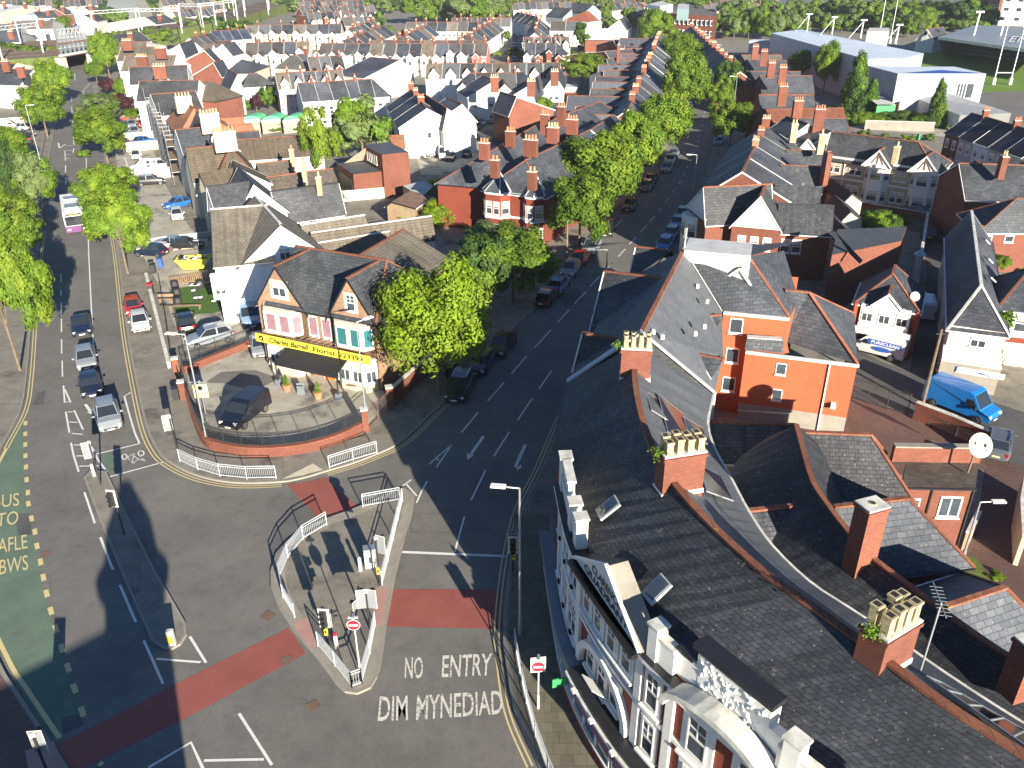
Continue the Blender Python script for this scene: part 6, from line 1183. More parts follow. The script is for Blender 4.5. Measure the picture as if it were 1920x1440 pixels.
 # halls, sheds and big blocks
h=HP('brick_hall','brick hall with a pale grey metal roof in the middle distance','hall',1133,75,wall='brick',roof='corrug',rc=(.72,.74,.68));h.ridgec='leadgrey';gv(h,(1098,54),(1171,54),8.5,5.5,(1105,70),wb=5,verge=None);h.done()
h=HP('church_hall','white gabled hall with a small red brick gable behind the brick hall','hall',1160,50,wall='render_tint',wc=WH[1],roof='slate');gv(h,(1162,37),(1172,30),10,6.5,(1145,50),e2=(1182,50),verge='white',bargew=.7);h.done()
h=HP('house','white house with a maroon pyramid roof near the trees','house',1105,40,wall='render_tint',wc=WH[1],roof='tiles_red',rc=(.8,.6,.6));gv(h,(1095,22),(1104,21),10,6.5,(1083,35),wb=4,hip=(2,2),verge='white');gv(h,(1105,40),(1128,40),6,5,(1106,42),wb=3,verge=None,roof='leadgrey');h.done()
h=HP('flat_block','grey blue flat block of flats with white windows behind the far street','building',1050,30,wall='render_tint',wc=(.22,.26,.29),roof='slate');v=gv(h,(1040,14),(1072,16),11,8,(1038,28),wb=5,verge=None);h.wins(v['f'],[2,5],3,w=1.6,h=1.3,style=3);v=gv(h,(1080,6),(1112,8),12,9,(1078,22),wb=5,verge=None);h.wins(v['f'],[3,6],2,w=1.6,h=1.3,style=3);h.done()
h=HP('shed','low outbuilding with a red roof and brick wall beside the white backs','shed',1068,188,wall='brick',roof='tiles_red',rc=(1,.85,.85));gv(h,(1046,173),(1090,173),3.6,3.2,(1042,184),wb=1,verge=None,ridge=False);h.done()
h=HP('shed','low white outbuilding with pale roof beside the leaning tree','shed',1115,105,wall='render_tint',wc=WH[1],roof='leadgrey');gv(h,(1098,98),(1130,97),4.2,3.2,(1098,106),wb=2,verge=None,ridge=False);h.done()
h=HP('shed','white flat roofed garage with grey door below the leaning tree','shed',1110,165,wall='render_tint',wc=WH[1],roof='leadgrey');h.flat([V2(at(x,y,3))for x,y in((1060,164),(1083,164),(1084,157),(1062,157))],3.0);h.done()
h=HP('factory','long red brick factory with rows of white windows and a green roof box','factory',1300,35,wall='brick',roof='leadgrey');pts=[V2(at(x,y,9))for x,y in((1250,24),(1262,26),(1345,30),(1340,22),(1300,14),(1258,10))];h.flat(pts,9,roof='tiles');v_=(pts[1],pts[2],Vector((0,-1)));h.wins(v_,[6.2],9,w=1.7,h=2.0,style=3,vis=False,marg=2);h.wins(v_,[2.2],9,w=1.7,h=2.0,style=3,vis=False,marg=2);p=[V2(at(x,y,13))for x,y in((1270,16),(1292,17),(1292,8),(1272,7))];h.flat(p,13,base=9,wall='render_tint',roof='leadgrey');h.wc=(.45,.62,.6);h.done()
h=HP('office_block','white and blue glazed flat office block beyond the factory','building',1230,15,wall='render_tint',wc=(.8,.8,.8),roof='leadgrey');pts=[V2(at(x,y,12))for x,y in((1214,8),(1238,12),(1262,8),(1240,2))];h.flat(pts,12);h.wins((pts[0],pts[1],Vector((0,-1))),[3,6.5,10],5,w=3,h=1.6,style=3,vis=False);h.done()
h=HP('warehouse','big pale curved roof warehouse beyond the railway, upper left','warehouse',240,25,wall='render_tint',wc=(.5,.48,.4),roof='corrug',rc=(.62,.6,.5));a,b=V2(at(192,20,12)),V2(at(240,24,12));
P0,P1=V2(at(196,28,5)),V2(at(250,34,5));Q0,Q1=V2(at(240,6,5)),V2(at(284,20,5))
for i in range(8):
 t0,t1=i/8,(i+1)/8;z0,z1=5+9*math.sin(math.pi*t0),5+9*math.sin(math.pi*t1);a0,a1,b0,b1=P0.lerp(Q0,t0),P0.lerp(Q0,t1),P1.lerp(Q1,t0),P1.lerp(Q1,t1)
 h.r.face([(a0.x,a0.y,z0),(b0.x,b0.y,z0),(b1.x,b1.y,z1),(a1.x,a1.y,z1)],'corrug');h.w.face([(a0.x,a0.y,0),(a1.x,a1.y,0),(a1.x,a1.y,z1),(a0.x,a0.y,z0)],'render_tint');h.w.face([(b0.x,b0.y,0),(b1.x,b1.y,0),(b1.x,b1.y,z1),(b0.x,b0.y,z0)],'render_tint')
h.w.face([(P0.x,P0.y,0),(P1.x,P1.y,0),(P1.x,P1.y,5),(P0.x,P0.y,5)],'render_tint');h.done()
# left bank of the street: houses behind the trees
for i,(r1,r2,e,wc,rf,lb)in enumerate((((-20,128),(62,131),(-18,146),WH,'slate','white house with dark slate roof left of the bridge'),((-40,118),(30,119),(-40,128),CR,'slate','cream house behind the white one at the left edge'),((-30,46),(40,44),(-30,52),WH,'slate','low dark roof house at the upper left edge'),((62,22),(100,20),(62,30),('blue grey',(.35,.42,.5)),'slate','blue grey terrace across the railway, upper left'),((20,40),(100,38),(22,48),WH,'tiles','brown roofed shop row across the railway'),((25,10),(55,10),(22,28),CR,'leadgrey','cream boxy building at the upper left'),((155,14),(175,10),(153,20),WH,'tiles','white gabled house on the right side of the far left road'),((156,28),(178,24),(152,40),WH,'slate','white end house by the far left road junction'),((-20,8),(18,8),(-20,16),('pale blue',(.6,.7,.75)),'corrug','pale blue shed at the top left corner'),((103,16),(122,14),(104,22),BBR,'slate','red gabled building by the far left road'),((200,66),(262,60),(205,68),GY,'slate','low grey roof by the railway bank'),((-30,62),(40,60),(-30,70),WH,'slate','long low roof beyond the left gantry'),((272,32),(310,28),(272,36),GY,'slate','dark blue roofed house beyond the railway'))):
 far_=r1[1]<100;h=HP('house',lb,'house',(r1[0]+r2[0])/2,r1[1]+10,wall='brick' if wc is BBR else 'render_tint',wc=wc[1],roof=rf,rc=(1.05,1.05,1.1));v=gv(h,r1,r2,8.4,5.6,e,wb=5,verge='white',ridge=not far_);h.wins(v['f'],[1.7,4.3],4,w=1.0,h=1.4);ch(h,(r1[0]*.3+r2[0]*.7),r1[1]-3,10.4,1.6,.8,3,2.4);h.done()
 # ---- far town: small houses beyond, in rows
pal_=(WH,CR,BBR,WH,('pale pink',(.7,.55,.5)),GY)
for k,(p1,p2,n,w_)in enumerate((((322,20),(395,16),8,0),((335,9),(420,6),9,0),((560,14),(640,10),9,1),((575,24),(635,22),5,1),((300,0),(400,-4),9,0),((560,4),(680,1),12,0),((960,6),(1080,4),11,0),((1120,8),(1210,4),9,0),((1180,14),(1215,12),4,1),((1320,9),(1460,6),12,0),((1350,1),(1500,-1),12,0),((0,2),(95,0),9,0),((118,2),(190,0),7,0),((640,12),(700,10),6,0))):
 T(p1,p2,n,('far row %s'%('behind the railway trees','high above the railway','left of the tree belt','striped blue at the tracks','on the skyline at upper left','on the skyline left of the trees','on the skyline right of the trees','beyond the white hall','with arched gables by the offices','beyond the factory','on the skyline beyond the factory','at the top left corner','at the head of the left road','left end of the tree belt')[k]),wf=4,pal=pal_[k%3:]+pal_[:k%3],wn=1,pots=1,rw=w_,chim=2,jit=.3)
 # ---- rugby ground
h=HP('indoor_arena','long white and grey metal clad sports hall beside the pitch','sports hall',1640,120,wall='corrug',wc=(.62,.64,.66),roof='corrug',rc=(1.1,1.16,1.2),z=9)
h.flat([V2(at(x,y,10))for x,y in((1446,62),(1625,111),(1697,109),(1732,100),(1502,55))],10,roof='corrug');a,b,c,d,d2=[V2(at(x,y,9))for x,y in((1625,123),(1684,138),(1849,138),(1790,125),(1713,125))]
h.flat([a,b,c,d,d2],9,roof='corrug');h.r.face([(b.x,b.y,9.05),(c.x,c.y,9.05),(c.x*.35+b.x*.2+d.x*.3+a.x*.15,c.y*.35+b.y*.2+d.y*.3+a.y*.15,9.06)],'blue_paint');n=Vector((0,-1));m=b.lerp(c,.82);
for i in range(4):h.win(b.lerp(c,.76+i*.035),n,5.5,2.2,3.4,3)
e,f,g_,k_=[V2(at(x,y,6))for x,y in((1405,76),(1484,78),(1484,74),(1412,74))];h.flat([e,f,g_,k_],6,roof='corrug');h.done()
for i,x_ in enumerate((1410+103,1560,1614,1680)):
 p=V2(at(x_+(0 if i else 0),58+i*7+(4 if i==3 else 0),10));t=thing('floodlight','floodlight on a white tripod frame over the sports hall roof, %s from the left'%ORD[i],'floodlight',(p.x,p.y,10),group='roof floodlights');mb=MB();q=Vector((p.x,p.y,14.5));mb.bar((p.x,p.y,10),q,.16,.16,'galv');mb.bar((p.x-3.5,p.y,10),q,.12,.12,'galv');mb.bar((p.x+1,p.y+3,10),q,.3,.3,'white');mb.build('frame',t);mb=MB();mb.box(q+Vector((0,0,.3)),(1.8,.4,.35),'galv');mb.build('lamp_bank',t)
h=HP('grandstand','dark grandstand with a huge grey roof and red seats beside the pitch','grandstand',1850,100,wall='render_tint',wc=(.2,.22,.22),roof='corrug',rc=(.42,.45,.48),z=8)
a,b,c,d=at(1760,69,7.5),at(1829,47,6.2),at(2060,60,6.2),at(2060,112,7.5);h.r.face([a,b,c,d],'corrug');h.r.face([p-Vector((0,0,.5))for p in(a,b,c,d)],'corrug');h.tr.bar(a-Vector((0,0,.3)),d-Vector((0,0,.3)),.4,.9,'trim_dirty')
A2_,D2_=at(1770,101,0),at(2070,140,0);
for i in range(6):o=Vector((2.2*i,2.6*i,0));h.w.face([A2_+o+Vector((0,0,i*1.1)),D2_+o+Vector((0,0,i*1.1)),D2_+o+Vector((2.2,2.6,i*1.1)),A2_+o+Vector((2.2,2.6,i*1.1))],'signred' if i>2 else 'steel_blue');h.w.face([A2_+o+Vector((0,0,i*1.1-1.1)),D2_+o+Vector((0,0,i*1.1-1.1)),D2_+o+Vector((0,0,i*1.1)),A2_+o+Vector((0,0,i*1.1))],'render_tint')
h.w.face([b-Vector((0,0,6.2)),c-Vector((0,0,6.2)),c,b],'render_tint');h.w.face([A2_,b-Vector((0,0,6.2)),b,a],'render_tint')
mb=MB();n_=(b-a).cross(d-a).normalized();n_=n_ if n_.z>0 else-n_;q0,q1,q2,q3=[at(x,y,7.4)for x,y in((1890,78),(1985,84),(1893,67),(1985,70))];text_on(mb,'EMIRO',q0,q1,q2,q3,'white',shear=.3);mb.build('roof_lettering',h.root)
for x_ in(1826,1876):p=at(x_,66,7.2);h.tr.bar(p,p+Vector((.3,0,7)),.4,.4,'white');h.tr.bar(p+Vector((-1,0,7)),p+Vector((1.6,0,7)),.4,.5,'white')
h.done()
h=HP('pavilion','white gabled clubhouse with a round emblem at the corner of the pitch','clubhouse',1735,80,wall='render_tint',wc=(.6,.62,.56),roof='slate',z=6);v=gv(h,(1740,54),(1768,50),7.8,4.5,(1707,74),e2=(1765,72),verge='trim_dirty',bargew=.6);e=v['e1'];m=(e[0]+e[1])/2+e[2]*.3;mb=MB();mb.cyl((m.x,m.y,6.4),(m.x+e[2].x*.2,m.y+e[2].y*.2,6.4),.8,.8,'trim_dirty',20);mb.cyl((m.x,m.y,6.4),(m.x+e[2].x*.3,m.y+e[2].y*.3,6.4),.6,.6,'dark_paint',20);mb.build('emblem',h.root);h.done()
h=HP('store','pale box building with a grey clad side near the floodlights','building',1648,70,wall='corrug',wc=(.5,.5,.46),roof='leadgrey',z=7);h.flat([V2(at(x,y,11))for x,y in((1626,58),(1668,58),(1666,52),(1630,52))],11);h.done()
for i,(xa,ya,xb,yb,tx)in enumerate(((1862,160,1893,160,0),(1646,80,1668,82,1))):
 a,b=at(xa,ya,0),at(xb,yb,0);t=thing('rugby_posts',('near','far')[i]+' pair of tall white rugby posts '+('with padded bases at the right' if i==0 else 'rising behind the sports hall roof'),'rugby posts',(a.x,a.y,0),group='rugby posts');H_=15 if i==0 else 17
 for p in(a,b):mb=MB();mb.cyl(p,p+Vector((0,0,H_)),.16,.10,'white',8);o=mb.build('post',t);mb=MB();mb.cyl(p,p+Vector((0,0,1.8)),.45,.45,'white',10);mb.build('pad',o,origin=t['_o'])
 mb=MB();mb.bar(a+Vector((0,0,3.2)),b+Vector((0,0,3.2)),.16,.16,'white');mb.build('crossbar',t)
h=HP('low_store','long low white roofed store beside the sports hall car park','building',1750,195,wall='render_tint',wc=(.8,.78,.7),roof='leadgrey',z=3);h.r.face([at(1675,168,4),at(1752,166,5),at(1896,212,5),at(1800,216,3.4)],'leadgrey');h.drop([at(1675,168,4),at(1800,216,3.4),at(1896,212,5)]);h.done()
h=HP('low_store','curved pale roofed garage with green shutter beneath the pointed conifer','building',1650,190,wall='render_tint',wc=(.7,.72,.68),roof='leadgrey',z=3);h.r.face([at(1614,152,4),at(1640,172,4),at(1680,196,3.6),at(1645,196,3.6),at(1620,178,4)],'leadgrey');h.drop([at(1645,196,3.4),at(1680,196,3.4)],'green_paint');h.drop([at(1680,196,3.4),at(1690,188,3.4)],'brick');h.done()
for i,(x0,y0,x1,y1)in enumerate(((1915,38,1975,44),(1870,20,1960,24),(1830,8,1870,16),(1898,28,1925,34))):
 h=HP('distant_block',('grey and white flats at the right edge above the stand','tall pale block at the top right corner','brick and white low block above the dark trees','white flats behind the stand roof')[i],'building',x0+10,y0+4,wall='brick' if i==2 else 'render_tint',wc=(1,1,1)if i==2 else(.75,.75,.72),roof='leadgrey',z=10);zt=(14,24,8,14)[i];yb=(64,48,20,46)[i];a,b=V2(at(x0,yb,0)),V2(at(x1,yb+3,0));n=perp((b-a).normalized());n=n if n.y>0 else-n;pts=[a,b,b+n*14,a+n*14];h.flat(pts,zt);h.wins((a,b,-n),[z for z in range(3,int(zt)-1,4)],4,w=2.4,h=1.6,style=3,vis=False,marg=2);h.done()
 # ---- railway: embankment, tracks, bridge and gantries
mb=MB();EM=[V2(at(x,y,5))for x,y in((-60,118),(75,108),(118,104),(165,96),(240,70),(350,52),(450,34),(520,12),(560,2))];EN=[V2(at(x,y,5))for x,y in((-60,80),(75,76),(112,74),(160,70),(230,58),(340,36),(430,20),(480,6),(500,-2))]
i0=3
for A_,B_ in((EM[:3],EN[:3]),(EM[3:],EN[3:])):
 for a0,a1,b0,b1 in zip(A_,A_[1:],B_,B_[1:]):mb.face([(a0.x,a0.y,5),(a1.x,a1.y,5),(b1.x,b1.y,5),(b0.x,b0.y,5)],'ballast');n=Vector((0,-7));mb.face([(a0.x,a0.y,5),(a1.x,a1.y,5),(a1.x,a1.y-7,0),(a0.x,a0.y-7,0)],'weeds');mb.face([(b0.x,b0.y,5),(b1.x,b1.y,5),(b1.x,b1.y+7,0),(b0.x,b0.y+7,0)],'weeds')
 mb.face([(A_[0].x,A_[0].y,0),(B_[0].x,B_[0].y,0),(B_[0].x,B_[0].y,5),(A_[0].x,A_[0].y,5)],'concrete');mb.face([(A_[-1].x,A_[-1].y,0),(B_[-1].x,B_[-1].y,0),(B_[-1].x,B_[-1].y,5),(A_[-1].x,A_[-1].y,5)],'concrete')
structure('railway_embankment',mb)
mb=MB()
for t in(.12,.3,.5,.7,.88):
 P_=[a.lerp(b,t)for a,b in zip(EM,EN)]
 for dd in(-.02,.02):mb.ribbon([a.lerp(b,t+dd)for a,b in zip(EM,EN)],.25,5.06,5.12,'rust')
structure('railway_track',mb)
a,b=V2(at(112,106,5)),V2(at(170,96,5));t=thing('railway_bridge','grey lattice steel railway bridge crossing the left street','bridge',((a.x+b.x)/2,(a.y+b.y)/2,0))
mb=MB();e,f=V2(at(160,70,5)),V2(at(110,74,5));mb.prism([(p.x,p.y)for p in(a,b,e,f)],4.6,5.3,'rust');mb.build('deck',t)
for k,(p,q_)in enumerate(((a,b),(f,e),(a.lerp(f,.35),b.lerp(e,.35)),(a.lerp(f,.65),b.lerp(e,.65)))):
 mb=MB();z0,z1=5.2,8.4 if k<2 else 7.6;mb.bar((p.x,p.y,z0),(q_.x,q_.y,z0),.5,.6,'trim_dirty');mb.bar((p.x,p.y,z1),(q_.x,q_.y,z1),.5,.5,'rust' if k<1 else 'galv');N=14
 for i in range(N):s0,s1=p.lerp(q_,i/N),p.lerp(q_,(i+1)/N);mb.bar((s0.x,s0.y,z0 if i%2 else z1),(s1.x,s1.y,z1 if i%2 else z0),.25,.35,'steel_blue' if k==0 else 'galv')
 mb.build('girder',t)
mb=MB()
for p in(a,b,e,f):mb.box((p.x,p.y,2.3),(2.5,2.5,4.6),'trim_dirty')
mb.build('abutment',t)
for i,(x0,y0,x1,y1,hh)in enumerate(((5,112,82,100,9),(40,84,80,82,9),(180,70,268,62,9),(262,64,342,62,9),(342,50,382,52,9),(378,50,406,48,9),(404,47,424,44,9),(424,42,446,40,9),(446,34,460,32,9),(440,30,504,28,9),(460,20,505,18,9),(430,16,505,12,9))):
 a,b=at(x0,y0,5),at(x1,y1,5);t=thing('rail_gantry','%s overhead line gantry along the railway counting from the left'%ORD[i],'gantry',(a.x,a.y,5),group='railway gantries')
 for p in(a,b):mb=MB();mb.bar(p,p+Vector((0,0,hh)),.35,.35,'gantry');mb.build('mast',t)
 mb=MB();mb.bar(a+Vector((0,0,hh-1)),b+Vector((0,0,hh-1)),.2,.2,'gantry');mb.bar(a+Vector((0,0,hh)),b+Vector((0,0,hh)),.2,.2,'gantry');N=10
 for k in range(N):mb.bar(a.lerp(b,k/N)+Vector((0,0,hh-1+k%2)),a.lerp(b,(k+1)/N)+Vector((0,0,hh-k%2)),.1,.1,'gantry')
 mb.build('truss',t)
 # ================================================================ vehicles
BLK,NAVY,SIL,GRY,WHI,RED,BLU,DGR,LBL,TEA=(.012,.012,.014),(.01,.015,.035),(.24,.26,.28),(.10,.11,.125),(.58,.58,.57),(.42,.02,.03),(.02,.12,.45),(.05,.055,.06),(.12,.21,.32),(.02,.10,.14)
VS=[('saloon',(153,614),(157,650),NAVY,'dark navy saloon driving towards the junction, first behind the gap','moving_car'),('hatch',(162,676),(166,705),SIL,'silver hatchback between the navy saloon and the small dark car','moving_car'),('mini',(171,727),(177,755),NAVY,'small dark car with round headlights behind the grey crossover','moving_car'),('suv',(204,785),(212,820),SIL,'silver grey crossover first in the queue at the stop line','moving_car'),('small',(251,582),(255,600),RED,'red small car with its nose in shade on the pavement',None),('hatch',(264,610),(269,635),WHI,'white hatchback parked behind the red small car',None),('hatch',(350,611),(346,590),BLK,'black hatchback in the yard by the beer garden',None),('suv',(395,640),(350,650),SIL,'silver estate parked along the railings beside the forecourt',None),('minibus',(470,600),(480,630),LBL,'pale blue van in the shadow between pub and florist',None),('hatch',(489,655),(493,680),SIL,'silver people carrier tight against the florist corner',None),('suv',(863,731),(852,752),BLK,'black crossover nearest on the shaded side of the avenue',None),('hatch',(904,684),(888,706),NAVY,'dark blue car behind the black crossover',None),('saloon',(941,650),(927,668),BLK,'black car third along the shaded kerb',None),('hatch',(1025,562),(1040,545),BLK,'black car with a yellow number plate at the edge of the shade',None),('hatch',(1047,538),(1060,522),LBL,'pale blue hatchback ahead of the black one with the yellow plate',None),('hatch',(1070,508),(1059,522),SIL,'silver hatchback facing us in the sunlit gap of the avenue',None),('hatch',(1089,486),(1098,474),RED,'dark red car half hidden under the avenue tree',None),('suv',(1109,467),(1099,480),SIL,'pale silver car in the sun by the bus stop lamp',None),('suv',(1137,434),(1133,446),BLK,'black car in the shade just below the hatched line',None),('hatch',(1181,388),(1175,397),BLK,'black car under the biggest avenue tree',None),('hatch',(1213,352),(1207,361),GRY,'dark grey car above the one under the biggest tree',None),('hatch',(1222,338),(1228,328),BLK,'black car parked between the two big round trees',None),('hatch',(1246,462),(1236,478),BLU,'blue car nearest in the right hand kerb row',None),('hatch',(1258,442),(1248,458),LBL,'pale blue car second in the right hand kerb row',None),('saloon',(1270,422),(1260,438),BLU,'blue saloon third in the right hand kerb row',None),('hatch',(1280,405),(1270,420),SIL,'silver car fourth in the right hand kerb row',None),('hatch',(1250,318),(1245,328),SIL,'silver car in the sun beside the round tree',None),('hatch',(1256,303),(1252,313),WHI,'white car just above the silver one by the tree',None),('hatch',(1263,291),(1258,301),SIL,'second silver car above the white one',None),('hatch',(1289,213),(1288,222),SIL,'silver grey car by the far avenue tree',None),('hatch',(1291,202),(1290,210),GRY,'dark grey car behind the silver one by the far tree',None),('hatch',(1292,193),(1291,200),GRY,'grey car at the end of the far short row',None),('hatch',(1347,268),(1345,276),LBL,'pale blue car against the right kerb by the bay roofs',None),('hatch',(1350,245),(1349,252),WHI,'white car in shade below the avenue lamp',None),('hatch',(1339,153),(1338,158),LBL,'bottom car of the far right kerb line',None),('hatch',(1336,147),(1335,152),WHI,'second car up the far right kerb line',None),('hatch',(1333,141),(1332,146),LBL,'third car up the far right kerb line',None),('hatch',(1330,136),(1329,141),SIL,'fourth car up the far right kerb line',None),('hatch',(1327,131),(1326,136),LBL,'fifth car up the far right kerb line',None),('bigvan',(1799,768),(1844,786),(.01,.17,.50),'bright blue panel van parked at the brick wall',None),('midvan',(1643,661),(1600,650),WHI,'white liveried van outside the white fronted shop',None),('estate',(1808,708),(1765,700),GRY,'dark grey hatchback outside the lean-to garage',None),('suv',(1868,840),(1872,815),GRY,'dark car parked alone in the shaded lane mouth',None),('hatch',(1740,443),(1738,430),BLK,'black car in the deep shade of the lane',None),('saloon',(1722,402),(1745,406),GRY,'dark grey saloon at the stone terrace corner',None),('midvan',(1728,585),(1722,555),WHI,'white van hidden in the shaded lane by the dish',None),('suv',(284,345),(310,343),BLK,'black off-roader parked across the left row car park',None),('hatch',(335,387),(312,392),BLU,'bright blue hatchback against the white bay windows',None),('small',(333,408),(335,420),WHI,'white small car below the blue hatchback',None),('saloon',(322,461),(300,460),SIL,'silver saloon beside the low wall near the skip',None),('saloon',(348,463),(375,462),BLK,'black saloon nose in by the low wall',None),('hatch',(285,477),(270,476),NAVY,'dark car by the pavement tree',None),('hatch',(233,240),(232,248),TEA,'dark teal car, top left of the tight cluster',None),('hatch',(234,254),(234,262),LBL,'blue grey car, bottom left of the tight cluster',None),('hatch',(248,237),(249,245),SIL,'silver car, top middle of the tight cluster',None),('hatch',(253,250),(255,258),SIL,'silver blue car, bottom right of the tight cluster',None),('hatch',(268,236),(269,244),RED,'red car beside the tight cluster',None),('small',(256,296),(256,306),WHI,'white small car alone between two walls',None),('hatch',(270,268),(290,264),BLU,'blue car sideways by the scaffold',None),('suv',(268,317),(248,319),WHI,'white car behind the wall with red posters',None),('suv',(302,315),(330,312),GRY,'grey green car under the scaffold',None),('hatch',(272,226),(282,225),GRY,'grey car at the top of the left car park',None),('midvan',(14,242),(40,240),WHI,'white van parked at the left edge',None),('hatch',(50,242),(62,240),WHI,'white car beside the left edge van',None),('hatch',(70,240),(80,238),GRY,'grey car right of the left edge pair',None),('hatch',(45,258),(58,256),BLK,'black car in front of the left edge row',None),('hatch',(757,222),(766,225),BLK,'black car at the left end of the side street line',None),('hatch',(768,227),(777,230),RED,'crimson car in the side street line',None),('hatch',(784,232),(793,236),NAVY,'navy car in the side street line',None),('hatch',(799,237),(808,241),WHI,'white car in the side street line',None),('hatch',(893,241),(885,246),TEA,'teal car on the side street',None),('hatch',(808,290),(810,300),SIL,'silver grey car at the scrap yard gate',None),('hatch',(900,232),(908,236),SIL,'silver car by the orange gabled house',None),('hatch',(915,228),(922,232),SIL,'pale car behind the silver one by the gabled house',None),('midvan',(800,273),(815,270),WHI,'white van inside the scrap yard',None),('midvan',(1697,213),(1725,212),WHI,'white van in the rear lane behind the hedge',None),('hatch',(1650,212),(1640,212),SIL,'silver car beside the green shuttered garage',None),('bigvan',(833,293),(834,303),WHI,'white flatbed cab standing in the scrap yard',None)]
for k,p,q,c,lab,nm in VS:
 x='van' if k in('bigvan','midvan','van','minibus')else 'car';vehicle(k,p,q,c,lab,x,name=nm,z=.03 if(nm=='moving_car' or 830<p[0]<1360)else.17)
r_=random.Random(5)
for i,(x,y)in enumerate(((822,283),(840,280),(848,286),(858,275),(868,272),(878,268),(889,262),(862,284),(875,280),(845,297),(852,268),(842,272),(870,291))):vehicle(r_.choice(['hatch','saloon','small']),(x,y),(x+r_.uniform(-8,8),y+r_.uniform(-6,6)),r_.choice([BLK,GRY,WHI,SIL,BLK]),'wrecked cars packed into the scrap yard','car',name='scrap_car',group='scrap yard cars')
for i in range(12):y=62+i*2.7*(1+i*.09);vehicle('hatch',(969+i*.2+(7 if i%2 else-7),y),(969+(7 if i%2 else-7),y+3),r_.choice([SIL,WHI,LBL,GRY,BLK,RED]),'cars lining the narrow far side street','car',group='cars in the far side street')
for i in range(9):vehicle('hatch',(136+(i%3)*7,38+i*3),(135+(i%3)*7,42+i*3),r_.choice([SIL,WHI,RED,GRY,BLK,BLU]),'cars on the road beyond the railway bridge','car',group='cars beyond the bridge')
# the florist's black van, built with its lettering
v=vehicle('van',(462,782),(430,808),(.008,.010,.018),'glossy dark blue black van with a gold runner emblem behind the curved railings','van',name='delivery_van',z=.17)
mb=MB();text_on(mb,'Charles Barrell',(1.0,.94,1.42),(2.1,.94,1.42),(1.0,.905,1.56),(2.1,.905,1.56),'signyellow',shear=.3,lift=(0,.01,0));text_on(mb,'Florist',(1.1,.96,1.22),(1.9,.96,1.22),(1.1,.93,1.36),(1.9,.93,1.36),'signyellow',shear=.3,lift=(0,.01,0))
for a,b in(((.1,.97,1.0),(.45,.955,1.25)),((.45,.955,1.25),(.75,.945,1.35)),((.45,.955,1.25),(.7,.965,1.05)),((.1,.97,1.0),(-.2,.97,.9)),((.3,.96,1.15),(-.1,.955,1.25)),((.72,.94,1.38),(.8,.94,1.45))):mb.bar((a[0],a[1]+.01,a[2]),(b[0],b[1]+.01,b[2]),.06,.02,'signyellow')
mb.build('lettering',v,origin=(0,0,0))
v=[o for o in sc.objects if o.get('label','').startswith('white liveried')][0]
mb=MB();Y=1.0
for sgn in(1,-1):
 F=lambda x,z,o=.0:Vector((x*(1 if sgn>0 else 1),sgn*(.985*(1.0 if z<1.25 else 1.0-.11*(z-1.25)/.75)+.012+o),z));mb.face([F(-.7,1.3),F(2.2,1.3),F(2.2,1.72),F(-.7,1.72)],'blue_paint');mb.face([F(.6+.8*math.cos(a),.95+.22*math.sin(a),.01)for a in[i*.3927 for i in range(16)]],'blue_paint')
 L_,R_=(-.4,2.0)if sgn<0 else(2.0,-.4);text_on(mb,'PURECLEAN',F(L_,1.38,.012),F(R_,1.38,.012),F(L_,1.64,.012),F(R_,1.64,.012),'white',bold=.02)
mb.build('livery',v,origin=(0,0,0))
# bus
def bus():
 a,b=V2(at(138,396,.3)),V2(at(146,436,.3));d=(b-a).normalized();yaw=math.atan2(-d.y,-d.x);c=b-d*5.4
 t=thing('city_bus','white single decker bus with a maroon front driving down the left street','bus',(c.x,c.y,.03),yaw,world_parts=False);L,W,H=10.8,2.5,3.0;mb=MB();x0,x1=-L/2,L/2
 prof=[(x0+.05,.35),(x0,1.2),(x0+.12,2.6),(x0+.35,H),(x1-.15,H),(x1,H-.2),(x1,.35)];A=[Vector((x,-W/2,z))for x,z in prof];B=[Vector((p.x,W/2,p.z))for p in A]
 for i in range(len(A)-1):mb.face([A[i],B[i],B[i+1],A[i+1]],'purple' if i==0 else 'white')
 mb.face(A,'white');mb.face(B[::-1],'white');mb.face([A[0],A[-1],B[-1],B[0]],'blackplastic');mb.build('body',t,origin=(0,0,0))
 mb=MB();mb.face([(x0-.01,-1.15,1.25),(x0-.01,1.15,1.25),(x0+.10,1.12,2.45),(x0+.10,-1.12,2.45)],'car_glass');mb.build('windscreen',t,origin=(0,0,0));mb=MB();mb.box((x0+.12,0,2.68),(.1,1.8,.26),'black');mb.box((x0+.06,0,2.68),(.02,1.2,.14),'orange');mb.build('destination_board',t,origin=(0,0,0))
 for s_ in(-1,1):
  for k in range(6):mb=MB();X=x0+1.3+k*1.5;mb.face([(X,s_*1.262,1.3),(X+1.35,s_*1.262,1.3),(X+1.35,s_*1.262,2.4),(X,s_*1.262,2.4)],'car_glass');mb.build('window',t,origin=(0,0,0))
  mb=MB();mb.box((x0+.6,s_*1.26,.8),(1.3,.03,.85),'purple');mb.build('livery',t,origin=(0,0,0));mb=MB();mb.box((x0+.0,s_*.9,.75),(.1,.4,.2),'lampglass');mb.build('headlight',t,origin=(0,0,0))
  for X in(x0+2.2,x1-2.6):mb=MB();mb.cyl((X,s_*1.02,.48),(X,s_*1.28,.48),.48,.48,'tyre',16);o=mb.build('wheel',t,origin=(0,0,0));mb=MB();mb.cyl((X,s_*1.27,.48),(X,s_*1.3,.48),.28,.28,'chrome',12);mb.build('rim',o,origin=(0,0,0))
 mb=MB();mb.box((-2.6,0,H+.12),(2.2,1.7,.24),'galv');mb.box((2.2,0,H+.1),(1.8,1.6,.2),'galv');mb.build('roof_unit',t,origin=(0,0,0))
bus()
